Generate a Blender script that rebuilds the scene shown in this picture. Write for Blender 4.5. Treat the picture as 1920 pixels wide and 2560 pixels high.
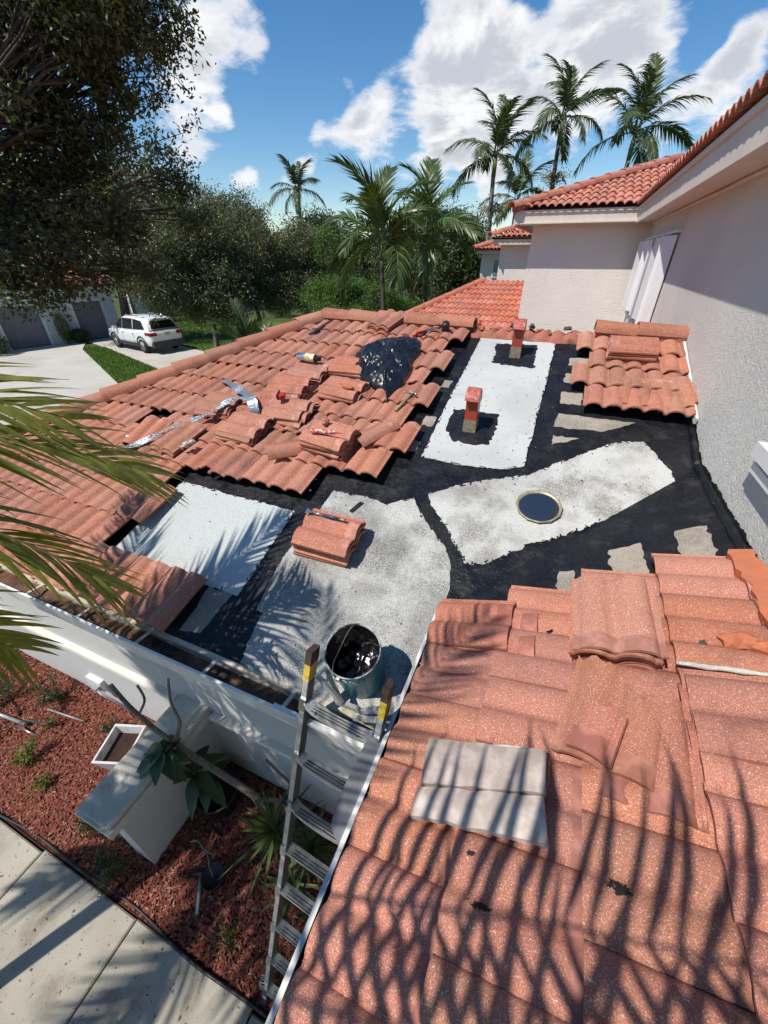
import bpy, bmesh, math, random
import numpy as np
from mathutils import Vector, Matrix, geometry, noise as mnoise

scene = bpy.context.scene
for o in list(bpy.data.objects):
    bpy.data.objects.remove(o)
COL = scene.collection
R = math.radians
random.seed(7)
RNG = np.random.default_rng(11)

# ---------------------------------------------------------------- camera
CAM_H = 4.15
cam_d = bpy.data.cameras.new('camera')
cam_d.sensor_fit = 'HORIZONTAL'; cam_d.sensor_width = 36.0
cam_d.lens = 985.0 / 1920.0 * 36.0
cam_d.clip_start = 0.05; cam_d.clip_end = 2000
cam = bpy.data.objects.new('camera', cam_d)
COL.objects.link(cam)
cam.location = (0, 0, CAM_H)
cam.rotation_euler = (R(90 - 33.01), 0, R(22.89))
scene.camera = cam

# ---------------------------------------------------------------- sky, sun, exposure
SUN_EL = R(57.0)
SUN_AZ = math.atan2(-0.59, -0.81)          # towards the sun, from +Y clockwise
SUN_TO = Vector((math.sin(SUN_AZ) * math.cos(SUN_EL), math.cos(SUN_AZ) * math.cos(SUN_EL), math.sin(SUN_EL)))


class NT:
    """tiny node-tree helper"""
    def __init__(self, tree):
        self.t = tree; self.n = tree.nodes; self.l = tree.links

    def new(self, kind, **kw):
        nd = self.n.new(kind)
        for k, v in kw.items():
            setattr(nd, k, v)
        return nd

    def link(self, a, b):
        self.l.new(a, b)

    def put(self, sock, v):
        if hasattr(v, 'is_linked') or hasattr(v, 'links'):
            self.l.new(v, sock)
        else:
            sock.default_value = v

    def math(self, op, a, b=None, c=None, clamp=False):
        nd = self.new('ShaderNodeMath', operation=op, use_clamp=clamp)
        self.put(nd.inputs[0], a)
        if b is not None: self.put(nd.inputs[1], b)
        if c is not None: self.put(nd.inputs[2], c)
        return nd.outputs[0]

    def vmath(self, op, a, b=None, scale=None, out=0):
        nd = self.new('ShaderNodeVectorMath', operation=op)
        self.put(nd.inputs[0], a)
        if b is not None: self.put(nd.inputs[1], b)
        if scale is not None: self.put(nd.inputs['Scale'], scale)
        return nd.outputs[out]

    def noise(self, vec, scale, detail=3, rough=0.55, dist=0.0, out='Fac'):
        nd = self.new('ShaderNodeTexNoise')
        self.put(nd.inputs['Vector'], vec)
        nd.inputs['Scale'].default_value = scale
        nd.inputs['Detail'].default_value = detail
        nd.inputs['Roughness'].default_value = rough
        nd.inputs['Distortion'].default_value = dist
        return nd.outputs[out]

    def ramp(self, fac, stops, interp='LINEAR'):
        nd = self.new('ShaderNodeValToRGB')
        cr = nd.color_ramp; cr.interpolation = interp
        while len(cr.elements) < len(stops): cr.elements.new(0.5)
        for e, (p, c) in zip(cr.elements, stops):
            e.position = p
            e.color = (c, c, c, 1) if isinstance(c, (int, float)) else (*c, 1)
        self.put(nd.inputs[0], fac)
        return nd.outputs[0]

    def smooth(self, v, lo, hi, a=0.0, b=1.0):
        nd = self.new('ShaderNodeMapRange', interpolation_type='SMOOTHSTEP')
        self.put(nd.inputs['Value'], v)
        nd.inputs['From Min'].default_value = lo; nd.inputs['From Max'].default_value = hi
        nd.inputs['To Min'].default_value = a; nd.inputs['To Max'].default_value = b
        return nd.outputs[0]

    def mix(self, f, a, b, blend='MIX'):
        nd = self.new('ShaderNodeMix', data_type='RGBA', blend_type=blend)
        self.put(nd.inputs[0], f)
        for s, v in ((nd.inputs[6], a), (nd.inputs[7], b)):
            if isinstance(v, tuple): s.default_value = (*v, 1) if len(v) == 3 else v
            else: self.l.new(v, s)
        return nd.outputs[2]


world = bpy.data.worlds.new('World')
scene.world = world
world.use_nodes = True
wt = NT(world.node_tree)
for nd in list(wt.n): wt.n.remove(nd)
w_out = wt.new('ShaderNodeOutputWorld')
bg = wt.new('ShaderNodeBackground'); bg.inputs['Strength'].default_value = 0.115
sky = wt.new('ShaderNodeTexSky', sky_type='NISHITA')
sky.sun_disc = False
sky.sun_elevation = SUN_EL; sky.sun_rotation = SUN_AZ
sky.air_density = 1.0; sky.dust_density = 0.1; sky.ozone_density = 1.5
hs = wt.new('ShaderNodeHueSaturation'); hs.inputs['Saturation'].default_value = 1.34; hs.inputs['Value'].default_value = 0.92
wt.link(sky.outputs[0], hs.inputs['Color'])
tc = wt.new('ShaderNodeTexCoord')
vdir = tc.outputs['Generated']
sep = wt.new('ShaderNodeSeparateXYZ'); wt.link(vdir, sep.inputs[0])
zc = wt.math('MAXIMUM', sep.outputs[2], 0.0)
den = wt.math('ADD', zc, 0.30)
pl = wt.vmath('SCALE', vdir, scale=wt.math('DIVIDE', 1.0, den))
n_big = wt.noise(pl, 1.35, 4, 0.55, 0.25)
n_mid = wt.noise(pl, 4.6, 5, 0.6, 0.35)
n_fine = wt.noise(pl, 15.0, 5, 0.62, 0.3)
field = wt.math('MULTIPLY_ADD', n_big, 0.28, 0.162)
field = wt.math('MULTIPLY_ADD', n_mid, 0.28, field)
field = wt.math('MULTIPLY_ADD', n_fine, 0.13, field)


def blob(field, d, width, w):
    """a cumulus mass (or a gap) in the direction d"""
    d = Vector(d).normalized()
    dt = wt.vmath('DOT_PRODUCT', vdir, tuple(d), out=1)
    e = wt.math('EXPONENT', wt.math('MULTIPLY', wt.math('SUBTRACT', dt, 1.0), 1.0 / (width * width)))
    return wt.math('MULTIPLY_ADD', e, w, field)


CLOUDS = [  # direction, angular size, weight
    ((-0.242, 0.921, 0.305), 0.039, 0.16), ((-0.287, 0.922, 0.259), 0.037, 0.13), ((-0.252, 0.948, 0.195), 0.043, 0.15), ((-0.177, 0.956, 0.232), 0.043, 0.12),
    ((-0.176, 0.937, 0.301), 0.028, 0.10), ((-0.183, 0.974, 0.130), 0.043, 0.10), ((-0.084, 0.956, 0.282), 0.046, 0.17), ((-0.012, 0.958, 0.287), 0.044, 0.16),
    ((0.057, 0.969, 0.241), 0.032, 0.12), ((-0.028, 0.976, 0.215), 0.047, 0.10), ((-0.081, 0.980, 0.179), 0.030, 0.07), ((0.107, 0.974, 0.202), 0.018, 0.08),
    ((0.087, 0.983, 0.159), 0.028, 0.07), ((-0.419, 0.883, 0.213), 0.026, 0.15), ((-0.384, 0.892, 0.237), 0.017, 0.10), ((-0.438, 0.863, 0.252), 0.013, 0.13),
    ((-0.491, 0.851, 0.187), 0.020, 0.13), ((-0.519, 0.842, 0.147), 0.020, 0.10), ((-0.457, 0.873, 0.170), 0.016, 0.05), ((-0.414, 0.897, 0.152), 0.016, 0.05),
    ((0.148, 0.954, 0.259), 0.025, 0.16), ((0.143, 0.964, 0.224), 0.024, 0.13), ((0.181, 0.967, 0.179), 0.022, 0.10), ((0.145, 0.975, 0.169), 0.018, 0.07),
    ((-0.573, 0.760, 0.305), 0.033, 0.10), ((-0.623, 0.732, 0.276), 0.034, 0.09), ((-0.551, 0.788, 0.275), 0.021, 0.07), ((-0.641, 0.734, 0.226), 0.034, 0.09),
    ((-0.618, 0.759, 0.207), 0.013, 0.11), ((-0.672, 0.719, 0.177), 0.033, 0.07), ((-0.603, 0.788, 0.127), 0.015, 0.14), ((-0.625, 0.773, 0.113), 0.013, 0.10),
    ((-0.551, 0.826, 0.116), 0.017, 0.10), ((-0.681, 0.693, 0.236), 0.055, 0.08), ((-0.445, 0.844, 0.300), 0.048, -0.20), ((-0.507, 0.829, 0.235), 0.032, -0.18),
    ((-0.557, 0.810, 0.184), 0.031, -0.14), ((-0.143, 0.931, 0.337), 0.019, -0.10), ((0.096, 0.961, 0.261), 0.013, -0.22), ((-0.139, 0.956, 0.259), 0.012, -0.08),
    ((-0.344, 0.923, 0.170), 0.016, -0.06), ((-0.477, 0.873, 0.103), 0.028, -0.08), ((-0.245, 0.965, 0.092), 0.021, -0.10), ((-0.022, 0.993, 0.115), 0.022, -0.10),
    ((-0.346, 0.886, 0.308), 0.018, -0.10)]
for c in CLOUDS: field = blob(field, *c)
mask = wt.smooth(field, 0.545, 0.640)
thick = wt.smooth(field, 0.575, 0.70)
off = wt.vmath('ADD', pl, tuple(SUN_TO * 0.10))
n_lit = wt.noise(off, 4.6, 5, 0.6, 0.35)
shade = wt.math('MULTIPLY', thick, wt.smooth(n_lit, 0.38, 0.58))
cloud_col = wt.mix(shade, (6.9, 6.95, 7.1), (4.1, 4.35, 4.85))
hz = wt.smooth(sep.outputs[2], 0.0, 0.03)
wt.link(wt.mix(wt.math('MULTIPLY', mask, hz), hs.outputs[0], cloud_col), bg.inputs['Color'])
wt.link(bg.outputs[0], w_out.inputs[0])
world.cycles.sampling_method = 'MANUAL'; world.cycles.sample_map_resolution = 256

sun_d = bpy.data.lights.new('sun', 'SUN')
sun_d.energy = 4.1; sun_d.angle = R(0.53); sun_d.color = (1.0, 0.94, 0.84)
sun = bpy.data.objects.new('sun', sun_d); COL.objects.link(sun)
sun.rotation_euler = SUN_TO.to_track_quat('Z', 'Y').to_euler()
sun.location = (-10, -14, 30)

scene.view_settings.view_transform = 'Standard'
scene.view_settings.look = 'None'
scene.view_settings.exposure = 0.30
scene.view_settings.gamma = 1.0
scene.view_settings.use_curve_mapping = False
scene.render.engine = 'CYCLES'
scene.cycles.max_bounces = 6; scene.cycles.transparent_max_bounces = 6
scene.cycles.caustics_reflective = False; scene.cycles.caustics_refractive = False

# ---------------------------------------------------------------- materials
MATS = {}


def mat(name, c1, c2=None, scale=8.0, rough=0.75, bump=0.0, bscale=60.0, spec=0.4, metal=0.0, rnd=0.0, detail=4,
        lo=0.35, hi=0.65, dirt=None, dscale=2.5, dlo=0.52, dhi=0.68, speck=None, coat=0.0, rough2=None):
    """principled surface: two noise-mixed tones, optional dirt patches, specks, bump and per-object tint"""
    m = bpy.data.materials.new(name); m.use_nodes = True
    t = NT(m.node_tree)
    p = t.n['Principled BSDF']
    pos = t.new('ShaderNodeNewGeometry').outputs['Position']
    col = t.ramp(t.noise(pos, scale, detail), [(lo, c1), (hi, c2 or c1)])
    if dirt:
        col = t.mix(t.smooth(t.noise(pos, dscale, 5, 0.65), dlo, dhi), col, dirt)
    if speck:      # (colour, scale, threshold, softness)
        sp = t.smooth(t.noise(pos, speck[1], 2, 0.5), speck[2], speck[2] + speck[3])
        col = t.mix(sp, col, speck[0])
    if rnd:
        oi = t.new('ShaderNodeObjectInfo')
        h = t.new('ShaderNodeHueSaturation')
        h.inputs['Hue'].default_value = 0.5
        t.link(t.math('MULTIPLY_ADD', oi.outputs['Random'], rnd, 1.0 - rnd * 0.5), h.inputs['Value'])
        t.link(col, h.inputs['Color']); col = h.outputs[0]
    t.link(col, p.inputs['Base Color'])
    p.inputs['Roughness'].default_value = rough
    if rough2 is not None:
        t.link(t.smooth(t.noise(t.vmath('ADD', pos, (3, 9, 5)), 6.0, 6, 0.7), 0.40, 0.62, rough, rough2), p.inputs['Roughness'])
    p.inputs['Specular IOR Level'].default_value = spec
    p.inputs['Metallic'].default_value = metal
    p.inputs['Coat Weight'].default_value = coat
    if bump:
        b = t.new('ShaderNodeBump'); b.inputs['Strength'].default_value = min(1.0, bump); b.inputs['Distance'].default_value = 0.01
        t.link(t.noise(pos, bscale, 4, 0.6), b.inputs['Height'])
        t.link(b.outputs[0], p.inputs['Normal'])
    MATS[name] = m
    return m


def tile_material(name, base, base2, head, stain, grain=170.0, grain_amt=1.0, stain_lo=0.56, head_at=0.322, smears=()):
    """coated concrete roof tile: fine granules, smooth uncoated head lap, soot and rain stains"""
    m = bpy.data.materials.new(name); m.use_nodes = True
    t = NT(m.node_tree); p = t.n['Principled BSDF']
    pos = t.new('ShaderNodeNewGeometry').outputs['Position']
    tcn = t.new('ShaderNodeTexCoord'); oc = tcn.outputs['Object']
    oi = t.new('ShaderNodeObjectInfo'); rnd = oi.outputs['Random']
    col = t.ramp(t.noise(pos, 5.0, 4), [(0.3, base), (0.7, base2)])
    g1 = t.noise(pos, grain, 2, 0.6)
    light = tuple(min(1, c * 1.28 + 0.09) for c in base); dark = tuple(c * 0.52 for c in base)
    col = t.mix(t.smooth(g1, 0.55, 0.63, 0, 0.9 * grain_amt), col, light)
    col = t.mix(t.smooth(g1, 0.45, 0.36, 0, 0.85 * grain_amt), col, dark)
    pale = t.smooth(t.noise(pos, grain * 0.62, 1, 0.5), 0.66, 0.71, 0, 0.85 * grain_amt)
    col = t.mix(pale, col, (0.72, 0.52, 0.42))
    st = t.smooth(t.noise(pos, 3.1, 6, 0.7), stain_lo, stain_lo + 0.16, 0, 0.5)
    col = t.mix(st, col, stain)
    # rain streaks along the tile
    mp = t.vmath('MULTIPLY', oc, (42.0, 3.0, 42.0))
    mp = t.vmath('ADD', mp, t.vmath('SCALE', pos, scale=0.9))
    col = t.mix(t.smooth(t.noise(mp, 1.0, 4, 0.6), 0.60, 0.78, 0, 0.35), col, stain)
    # uncoated head lap
    sx = t.new('ShaderNodeSeparateXYZ'); t.link(oc, sx.inputs[0])
    yy = t.math('ADD', sx.outputs[1], t.math('MULTIPLY', t.math('SUBTRACT', t.noise(pos, 22, 3), 0.5), 0.03))
    hd = t.smooth(yy, head_at, head_at + 0.008)
    headc = t.mix(t.smooth(t.noise(pos, 14, 4), 0.42, 0.66), head, tuple(min(1, c * 1.35 + 0.03) for c in head))
    headc = t.mix(t.smooth(t.noise(pos, 38, 5, 0.7), 0.58, 0.72, 0, 0.5), headc, (0.46, 0.33, 0.28))
    col = t.mix(hd, col, headc)
    for (cx, cy, rx, ry) in smears:       # old tar smears on particular tiles
        dv = t.vmath('MULTIPLY', t.vmath('SUBTRACT', pos, (cx, cy, 0.0)), (1.0 / rx, 1.0 / ry, 0.0))
        dl = t.math('ADD', t.vmath('LENGTH', dv, out=1), t.math('MULTIPLY', t.math('SUBTRACT', t.noise(pos, 60, 4, 0.75), 0.5), 3.4))
        col = t.mix(t.smooth(dl, 1.05, 0.85), col, (0.018, 0.017, 0.018))
    h = t.new('ShaderNodeHueSaturation')
    t.link(t.math('MULTIPLY_ADD', rnd, 0.26, 0.86), h.inputs['Value'])
    t.link(t.math('MULTIPLY_ADD', t.math('FRACT', t.math('MULTIPLY', rnd, 7.3)), 0.008, 0.496), h.inputs['Hue'])
    t.link(t.math('MULTIPLY_ADD', t.math('FRACT', t.math('MULTIPLY', rnd, 13.7)), 0.12, 0.86), h.inputs['Saturation'])
    t.link(col, h.inputs['Color'])
    t.link(h.outputs[0], p.inputs['Base Color'])
    p.inputs['Roughness'].default_value = 0.82
    p.inputs['Specular IOR Level'].default_value = 0.3
    b = t.new('ShaderNodeBump'); b.inputs['Strength'].default_value = 0.55; b.inputs['Distance'].default_value = 0.004
    bh = t.math('MULTIPLY', t.math('ADD', g1, t.math('MULTIPLY', t.noise(pos, 28, 3), 0.8)), t.math('SUBTRACT', 1.0, t.math('MULTIPLY', hd, 0.7)))
    t.link(bh, b.inputs['Height']); t.link(b.outputs[0], p.inputs['Normal'])
    MATS[name] = m
    return m


def leaf_material(name, c1, c2, c3=None, scale=1.2, trans=0.35, rough=0.5, spec=0.4):
    m = bpy.data.materials.new(name); m.use_nodes = True
    t = NT(m.node_tree)
    p = t.n['Principled BSDF']; out = t.n['Material Output']
    pos = t.new('ShaderNodeNewGeometry').outputs['Position']
    stops = [(0.3, c1), (0.62, c2)] + ([(0.75, c3)] if c3 else [])
    col = t.ramp(t.noise(pos, scale, 5, 0.7), stops)
    col = t.mix(t.smooth(t.noise(pos, scale * 22, 1), 0.35, 0.65, 0, 0.6), col, t.mix(1.0, col, (0.62, 0.70, 0.5), 'MULTIPLY'))
    t.link(col, p.inputs['Base Color'])
    p.inputs['Roughness'].default_value = rough
    p.inputs['Specular IOR Level'].default_value = spec
    tr = t.new('ShaderNodeBsdfTranslucent')
    t.link(t.mix(1.0, col, (1.0, 1.0, 0.45), 'MULTIPLY'), tr.inputs['Color'])
    mx = t.new('ShaderNodeMixShader'); mx.inputs[0].default_value = trans
    t.link(p.outputs[0], mx.inputs[1]); t.link(tr.outputs[0], mx.inputs[2])
    t.link(mx.outputs[0], out.inputs[0])
    MATS[name] = m
    return m


# roof tiles
tile_material('tile_back', (0.440, 0.161, 0.090), (0.360, 0.126, 0.070), (0.37, 0.15, 0.10), (0.20, 0.085, 0.06), 170, 0.75, 0.52)
tile_material('tile_side', (0.455, 0.162, 0.097), (0.375, 0.128, 0.075), (0.31, 0.108, 0.072), (0.20, 0.078, 0.055), 260, 0.85, 0.53, 0.322, ((0.44, 0.545, 0.026, 0.018), (0.12, 0.395, 0.034, 0.010), (0.07, 0.50, 0.012, 0.007)))
tile_material('cap_back', (0.440, 0.161, 0.090), (0.360, 0.126, 0.070), (0.37, 0.15, 0.10), (0.20, 0.085, 0.06), 170, 0.75, 0.52, 9.0)
tile_material('cap_upper', (0.50, 0.170, 0.105), (0.42, 0.135, 0.085), (0.36, 0.12, 0.08), (0.17, 0.07, 0.05), 60, 0.6, 0.52, 9.0)
tile_material('cap_far', (0.52, 0.155, 0.083), (0.45, 0.125, 0.066), (0.36, 0.12, 0.08), (0.30, 0.09, 0.05), 40, 0.5, 0.56, 9.0)
tile_material('tile_upper', (0.56, 0.195, 0.120), (0.47, 0.150, 0.092), (0.36, 0.12, 0.08), (0.17, 0.07, 0.05), 60, 0.6)
tile_material('tile_far', (0.56, 0.165, 0.088), (0.48, 0.130, 0.068), (0.36, 0.12, 0.08), (0.30, 0.09, 0.05), 40, 0.5)
tile_material('tile_grey', (0.45, 0.365, 0.315), (0.38, 0.305, 0.265), (0.40, 0.325, 0.285), (0.30, 0.17, 0.13), 190, 0.5)
mat('mortar_red', (0.42, 0.15, 0.10), (0.33, 0.12, 0.085), 14, 0.9, 0.8, 50, dirt=(0.16, 0.08, 0.06), dscale=6, speck=((0.55, 0.4, 0.33), 120, 0.66, 0.05))
mat('mortar_orange', (0.52, 0.17, 0.085), (0.44, 0.15, 0.08), 12, 0.9, 0.7, 30)
mat('mortar_white', (0.62, 0.58, 0.53), (0.45, 0.41, 0.37), 25, 0.9, 0.8, 70)
# waterproofing
mat('tar', (0.006, 0.0065, 0.009), (0.011, 0.012, 0.016), 5, 0.62, 1.0, 26, 0.34, rough2=0.26, dirt=(0.026, 0.026, 0.028), dscale=7.5, dlo=0.52, dhi=0.70, speck=((0.20, 0.20, 0.21), 120, 0.72, 0.03))
mat('tar_wet', (0.006, 0.006, 0.008), (0.010, 0.010, 0.013), 5, 0.16, 0.5, 26, 0.6)
mat('tar_pool', (0.20, 0.215, 0.235), None, 3, 0.05, 0.10, 5, 0.8, metal=0.9)


def sheet_material(name, base, grey, gran, dlo, dhi, dirtc, stain2):
    m = bpy.data.materials.new(name); m.use_nodes = True
    t = NT(m.node_tree); p = t.n['Principled BSDF']
    pos = t.new('ShaderNodeNewGeometry').outputs['Position']
    g = t.noise(pos, 210, 2, 0.6)
    col = t.mix(t.smooth(g, 0.50, 0.62, 0, gran), base, grey)
    d = t.noise(pos, 2.4, 7, 0.72)
    col = t.mix(t.smooth(d, dlo, dhi, 0, 0.9), col, t.mix(t.smooth(t.noise(pos, 160, 2), 0.50, 0.62), dirtc, base))
    big = t.smooth(t.noise(t.vmath('ADD', pos, (2.2, 8.1, 3.0)), 1.1, 4, 0.6), 0.48, 0.66, 0, 0.45)
    col = t.mix(big, col, dirtc)
    blk = t.smooth(t.noise(pos, 17, 5, 0.72), 0.665, 0.70)
    col = t.mix(blk, col, (0.05, 0.05, 0.055))
    br = t.smooth(t.noise(t.vmath('ADD', pos, (7, 3, 1)), 4.2, 6, 0.7), 0.60, 0.74, 0, 0.55)
    col = t.mix(br, col, stain2)
    mp = t.vmath('MULTIPLY', pos, (3.0, 60.0, 20.0))
    col = t.mix(t.smooth(t.noise(mp, 1.0, 3, 0.6), 0.66, 0.74, 0, 0.35), col, (0.12, 0.12, 0.12))
    t.link(col, p.inputs['Base Color'])
    p.inputs['Roughness'].default_value = 0.9; p.inputs['Specular IOR Level'].default_value = 0.2
    b = t.new('ShaderNodeBump'); b.inputs['Strength'].default_value = 0.7; b.inputs['Distance'].default_value = 0.004
    t.link(g, b.inputs['Height']); t.link(b.outputs[0], p.inputs['Normal'])
    MATS[name] = m


sheet_material('sheet_clean', (0.545, 0.56, 0.56), (0.34, 0.355, 0.36), 0.7, 0.52, 0.74, (0.36, 0.36, 0.35), (0.52, 0.50, 0.46))
sheet_material('sheet_mint', (0.53, 0.565, 0.55), (0.29, 0.32, 0.315), 0.85, 0.70, 0.95, (0.42, 0.42, 0.41), (0.60, 0.62, 0.60))
sheet_material('sheet_dirty', (0.56, 0.56, 0.54), (0.155, 0.156, 0.155), 0.9, 0.36, 0.62, (0.13, 0.128, 0.122), (0.40, 0.38, 0.35))
sheet_material('sheet_spotty', (0.56, 0.565, 0.55), (0.29, 0.295, 0.285), 0.7, 0.44, 0.62, (0.20, 0.185, 0.165), (0.38, 0.34, 0.29))
sheet_material('bare_patch', (0.42, 0.37, 0.31), (0.20, 0.175, 0.15), 0.9, 0.42, 0.62, (0.20, 0.18, 0.16), (0.33, 0.28, 0.23))


def stucco_material(name, base, base2, bump, bscale, streak, green=None):
    m = bpy.data.materials.new(name); m.use_nodes = True
    t = NT(m.node_tree); p = t.n['Principled BSDF']
    pos = t.new('ShaderNodeNewGeometry').outputs['Position']
    col = t.ramp(t.noise(pos, 0.9, 5, 0.6), [(0.35, base), (0.68, base2)])
    mp = t.vmath('MULTIPLY', pos, (7.0, 7.0, 0.7))
    col = t.mix(t.smooth(t.noise(mp, 1.0, 5, 0.65), 0.60, 0.80, 0, 0.30), col, streak)
    col = t.mix(t.smooth(t.noise(pos, 34, 5, 0.75), 0.70, 0.76, 0, 0.5), col, streak)
    t.link(col, p.inputs['Base Color'])
    p.inputs['Roughness'].default_value = 0.88; p.inputs['Specular IOR Level'].default_value = 0.25
    sw = t.noise(pos, bscale, 4, 0.62, 1.6)
    ridge = t.smooth(t.math('ABSOLUTE', t.math('SUBTRACT', sw, 0.5)), 0.0, 0.16)
    hgt = t.math('ADD', t.math('MULTIPLY', ridge, -0.8), t.math('MULTIPLY', t.noise(pos, bscale * 4, 3), 0.7))
    b = t.new('ShaderNodeBump'); b.inputs['Strength'].default_value = bump; b.inputs['Distance'].default_value = 0.018
    t.link(hgt, b.inputs['Height']); t.link(b.outputs[0], p.inputs['Normal'])
    MATS[name] = m


stucco_material('stucco_house', (0.74, 0.715, 0.675), (0.66, 0.64, 0.605), 0.55, 26, (0.50, 0.46, 0.42))
stucco_material('stucco_wing', (0.79, 0.735, 0.68), (0.73, 0.68, 0.635), 0.35, 14, (0.45, 0.41, 0.38))
stucco_material('stucco_white', (0.72, 0.71, 0.69), (0.66, 0.65, 0.63), 0.6, 45, (0.45, 0.43, 0.40))
stucco_material('stucco_far', (0.66, 0.66, 0.66), (0.60, 0.60, 0.60), 0.3, 10, (0.48, 0.47, 0.45))
mat('fascia_paint', (0.66, 0.59, 0.515), (0.60, 0.535, 0.47), 4, 0.6, 0.15, 30, dirt=(0.40, 0.33, 0.30), dscale=5, dlo=0.60, dhi=0.8)
mat('cap_stone', (0.62, 0.585, 0.51), (0.52, 0.485, 0.42), 5, 0.88, 0.5, 90, dirt=(0.24, 0.21, 0.18), dscale=4.0, dlo=0.55, dhi=0.78, speck=((0.05, 0.05, 0.05), 60, 0.72, 0.02))
mat('band_paint', (0.74, 0.71, 0.63), (0.66, 0.63, 0.56), 6, 0.75, 0.3, 120, dirt=(0.45, 0.42, 0.37), dscale=5, dlo=0.6, dhi=0.8)
mat('white_metal', (0.76, 0.755, 0.74), (0.70, 0.69, 0.67), 8, 0.42, 0.0, dirt=(0.42, 0.38, 0.33), dscale=9, dlo=0.60, dhi=0.75)
mat('cream_metal', (0.60, 0.54, 0.42), (0.50, 0.43, 0.33), 8, 0.55, 0.2, 60, dirt=(0.20, 0.13, 0.09), dscale=11, dlo=0.52, dhi=0.7)
mat('shutter_white', (0.76, 0.77, 0.78), (0.72, 0.73, 0.745), 4, 0.35, 0.0)
mat('gutter_muck', (0.085, 0.038, 0.022), (0.17, 0.085, 0.05), 9, 0.7, 1.0, 40, dirt=(0.03, 0.017, 0.012), dscale=6, dlo=0.48, dhi=0.6, speck=((0.30, 0.19, 0.13), 90, 0.66, 0.05))
mat('gutter_dark', (0.015, 0.016, 0.019), (0.030, 0.031, 0.035), 6, 0.5, 0.3, 40)
mat('aluminium', (0.66, 0.66, 0.66), (0.54, 0.54, 0.54), 20, 0.38, 0.15, 120, 0.5, 0.55, dirt=(0.40, 0.37, 0.32), dscale=18, dlo=0.55, dhi=0.7, speck=((0.05, 0.05, 0.05), 45, 0.70, 0.02))
mat('plate_grey', (0.36, 0.37, 0.40), (0.32, 0.33, 0.36), 6, 0.45, 0.1, 40, 0.4, 0.3, speck=((0.02, 0.02, 0.02), 30, 0.73, 0.02))
mat('steel', (0.55, 0.55, 0.56), (0.36, 0.36, 0.37), 16, 0.35, 0.1, 60, 0.5, 0.95)
mat('dark_steel', (0.05, 0.052, 0.055), (0.085, 0.085, 0.085), 16, 0.45, 0.2, 60, 0.5, 0.6)
mat('rail_dark', (0.075, 0.068, 0.062), (0.12, 0.11, 0.10), 14, 0.5, 0.1, 60, 0.4, 0.5)
mat('black_plastic', (0.013, 0.013, 0.015), (0.02, 0.02, 0.022), 6, 0.45, 0.1, 40)
mat('brown_plastic', (0.045, 0.028, 0.022), (0.07, 0.045, 0.035), 18, 0.6, 0.3, 60)
mat('yellow_plastic', (0.70, 0.47, 0.06), (0.55, 0.38, 0.06), 14, 0.6, 0.1, 60, dirt=(0.30, 0.24, 0.12), dscale=25)
mat('red_plastic', (0.50, 0.03, 0.02), (0.40, 0.025, 0.02), 20, 0.4)
mat('blue_plastic', (0.03, 0.09, 0.22), (0.025, 0.06, 0.15), 20, 0.4)
mat('blue_scrap', (0.05, 0.28, 0.72), (0.5, 0.62, 0.75), 40, 0.4, lo=0.5, hi=0.6)
mat('label_print', (0.80, 0.76, 0.66), (0.72, 0.33, 0.05), 32, 0.5, lo=0.46, hi=0.54)
mat('label_red', (0.62, 0.60, 0.58), (0.50, 0.05, 0.04), 45, 0.5, lo=0.46, hi=0.50)
mat('silver_can', (0.72, 0.72, 0.72), (0.62, 0.62, 0.62), 10, 0.25, 0, spec=0.5, metal=0.95)
mat('wood', (0.42, 0.30, 0.17), (0.28, 0.19, 0.11), 20, 0.7, 0.3, 60)
mat('foil', (0.60, 0.63, 0.68), (0.46, 0.49, 0.55), 30, 0.30, 0.9, 45, 0.5, 0.75)
mat('foil_print', (0.50, 0.53, 0.58), (0.07, 0.08, 0.10), 55, 0.38, 0.7, 45, 0.5, 0.4, lo=0.50, hi=0.56)
mat('bag_black', (0.008, 0.009, 0.011), (0.012, 0.013, 0.016), 4, 0.16, 0.8, 22, 0.6, rough2=0.34)
mat('vent_red', (0.36, 0.052, 0.032), (0.29, 0.045, 0.03), 14, 0.35, 0.35, 50, 0.5)
mat('vent_faded', (0.46, 0.085, 0.06), (0.40, 0.06, 0.04), 30, 0.45, 0.7, 60, 0.5, dirt=(0.42, 0.36, 0.33), dscale=36, dlo=0.56, dhi=0.64)
mat('vent_base', (0.26, 0.23, 0.17), (0.15, 0.13, 0.10), 30, 0.8, 0.6, 60, dirt=(0.33, 0.17, 0.10), dscale=18)
mat('brass', (0.45, 0.40, 0.26), (0.30, 0.27, 0.19), 24, 0.45, 0.3, 60, 0.5, 0.4)
# garden
mat('mulch', (0.085, 0.024, 0.016), (0.042, 0.015, 0.011), 18, 0.95, 1.0, 55, 0.2, dirt=(0.022, 0.012, 0.01), dscale=6, dlo=0.55, dhi=0.72)
mat('mulch_chip', (0.28, 0.080, 0.055), (0.13, 0.042, 0.032), 30, 0.9, 0.4, 90, 0.2, dirt=(0.40, 0.25, 0.17), dscale=38, dlo=0.55, dhi=0.63)
mat('walk_concrete', (0.43, 0.395, 0.33), (0.34, 0.31, 0.26), 1.7, 0.9, 0.35, 110, 0.2, dirt=(0.22, 0.19, 0.15), dscale=2.6, dlo=0.46, dhi=0.74, speck=((0.11, 0.095, 0.085), 44, 0.68, 0.03))
mat('drive_concrete', (0.52, 0.495, 0.45), (0.44, 0.415, 0.375), 0.6, 0.9, 0.2, 30, 0.2, dirt=(0.44, 0.41, 0.36), dscale=0.9)
mat('edging_black', (0.012, 0.012, 0.013), (0.028, 0.028, 0.028), 10, 0.5, 0.4, 50)
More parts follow.
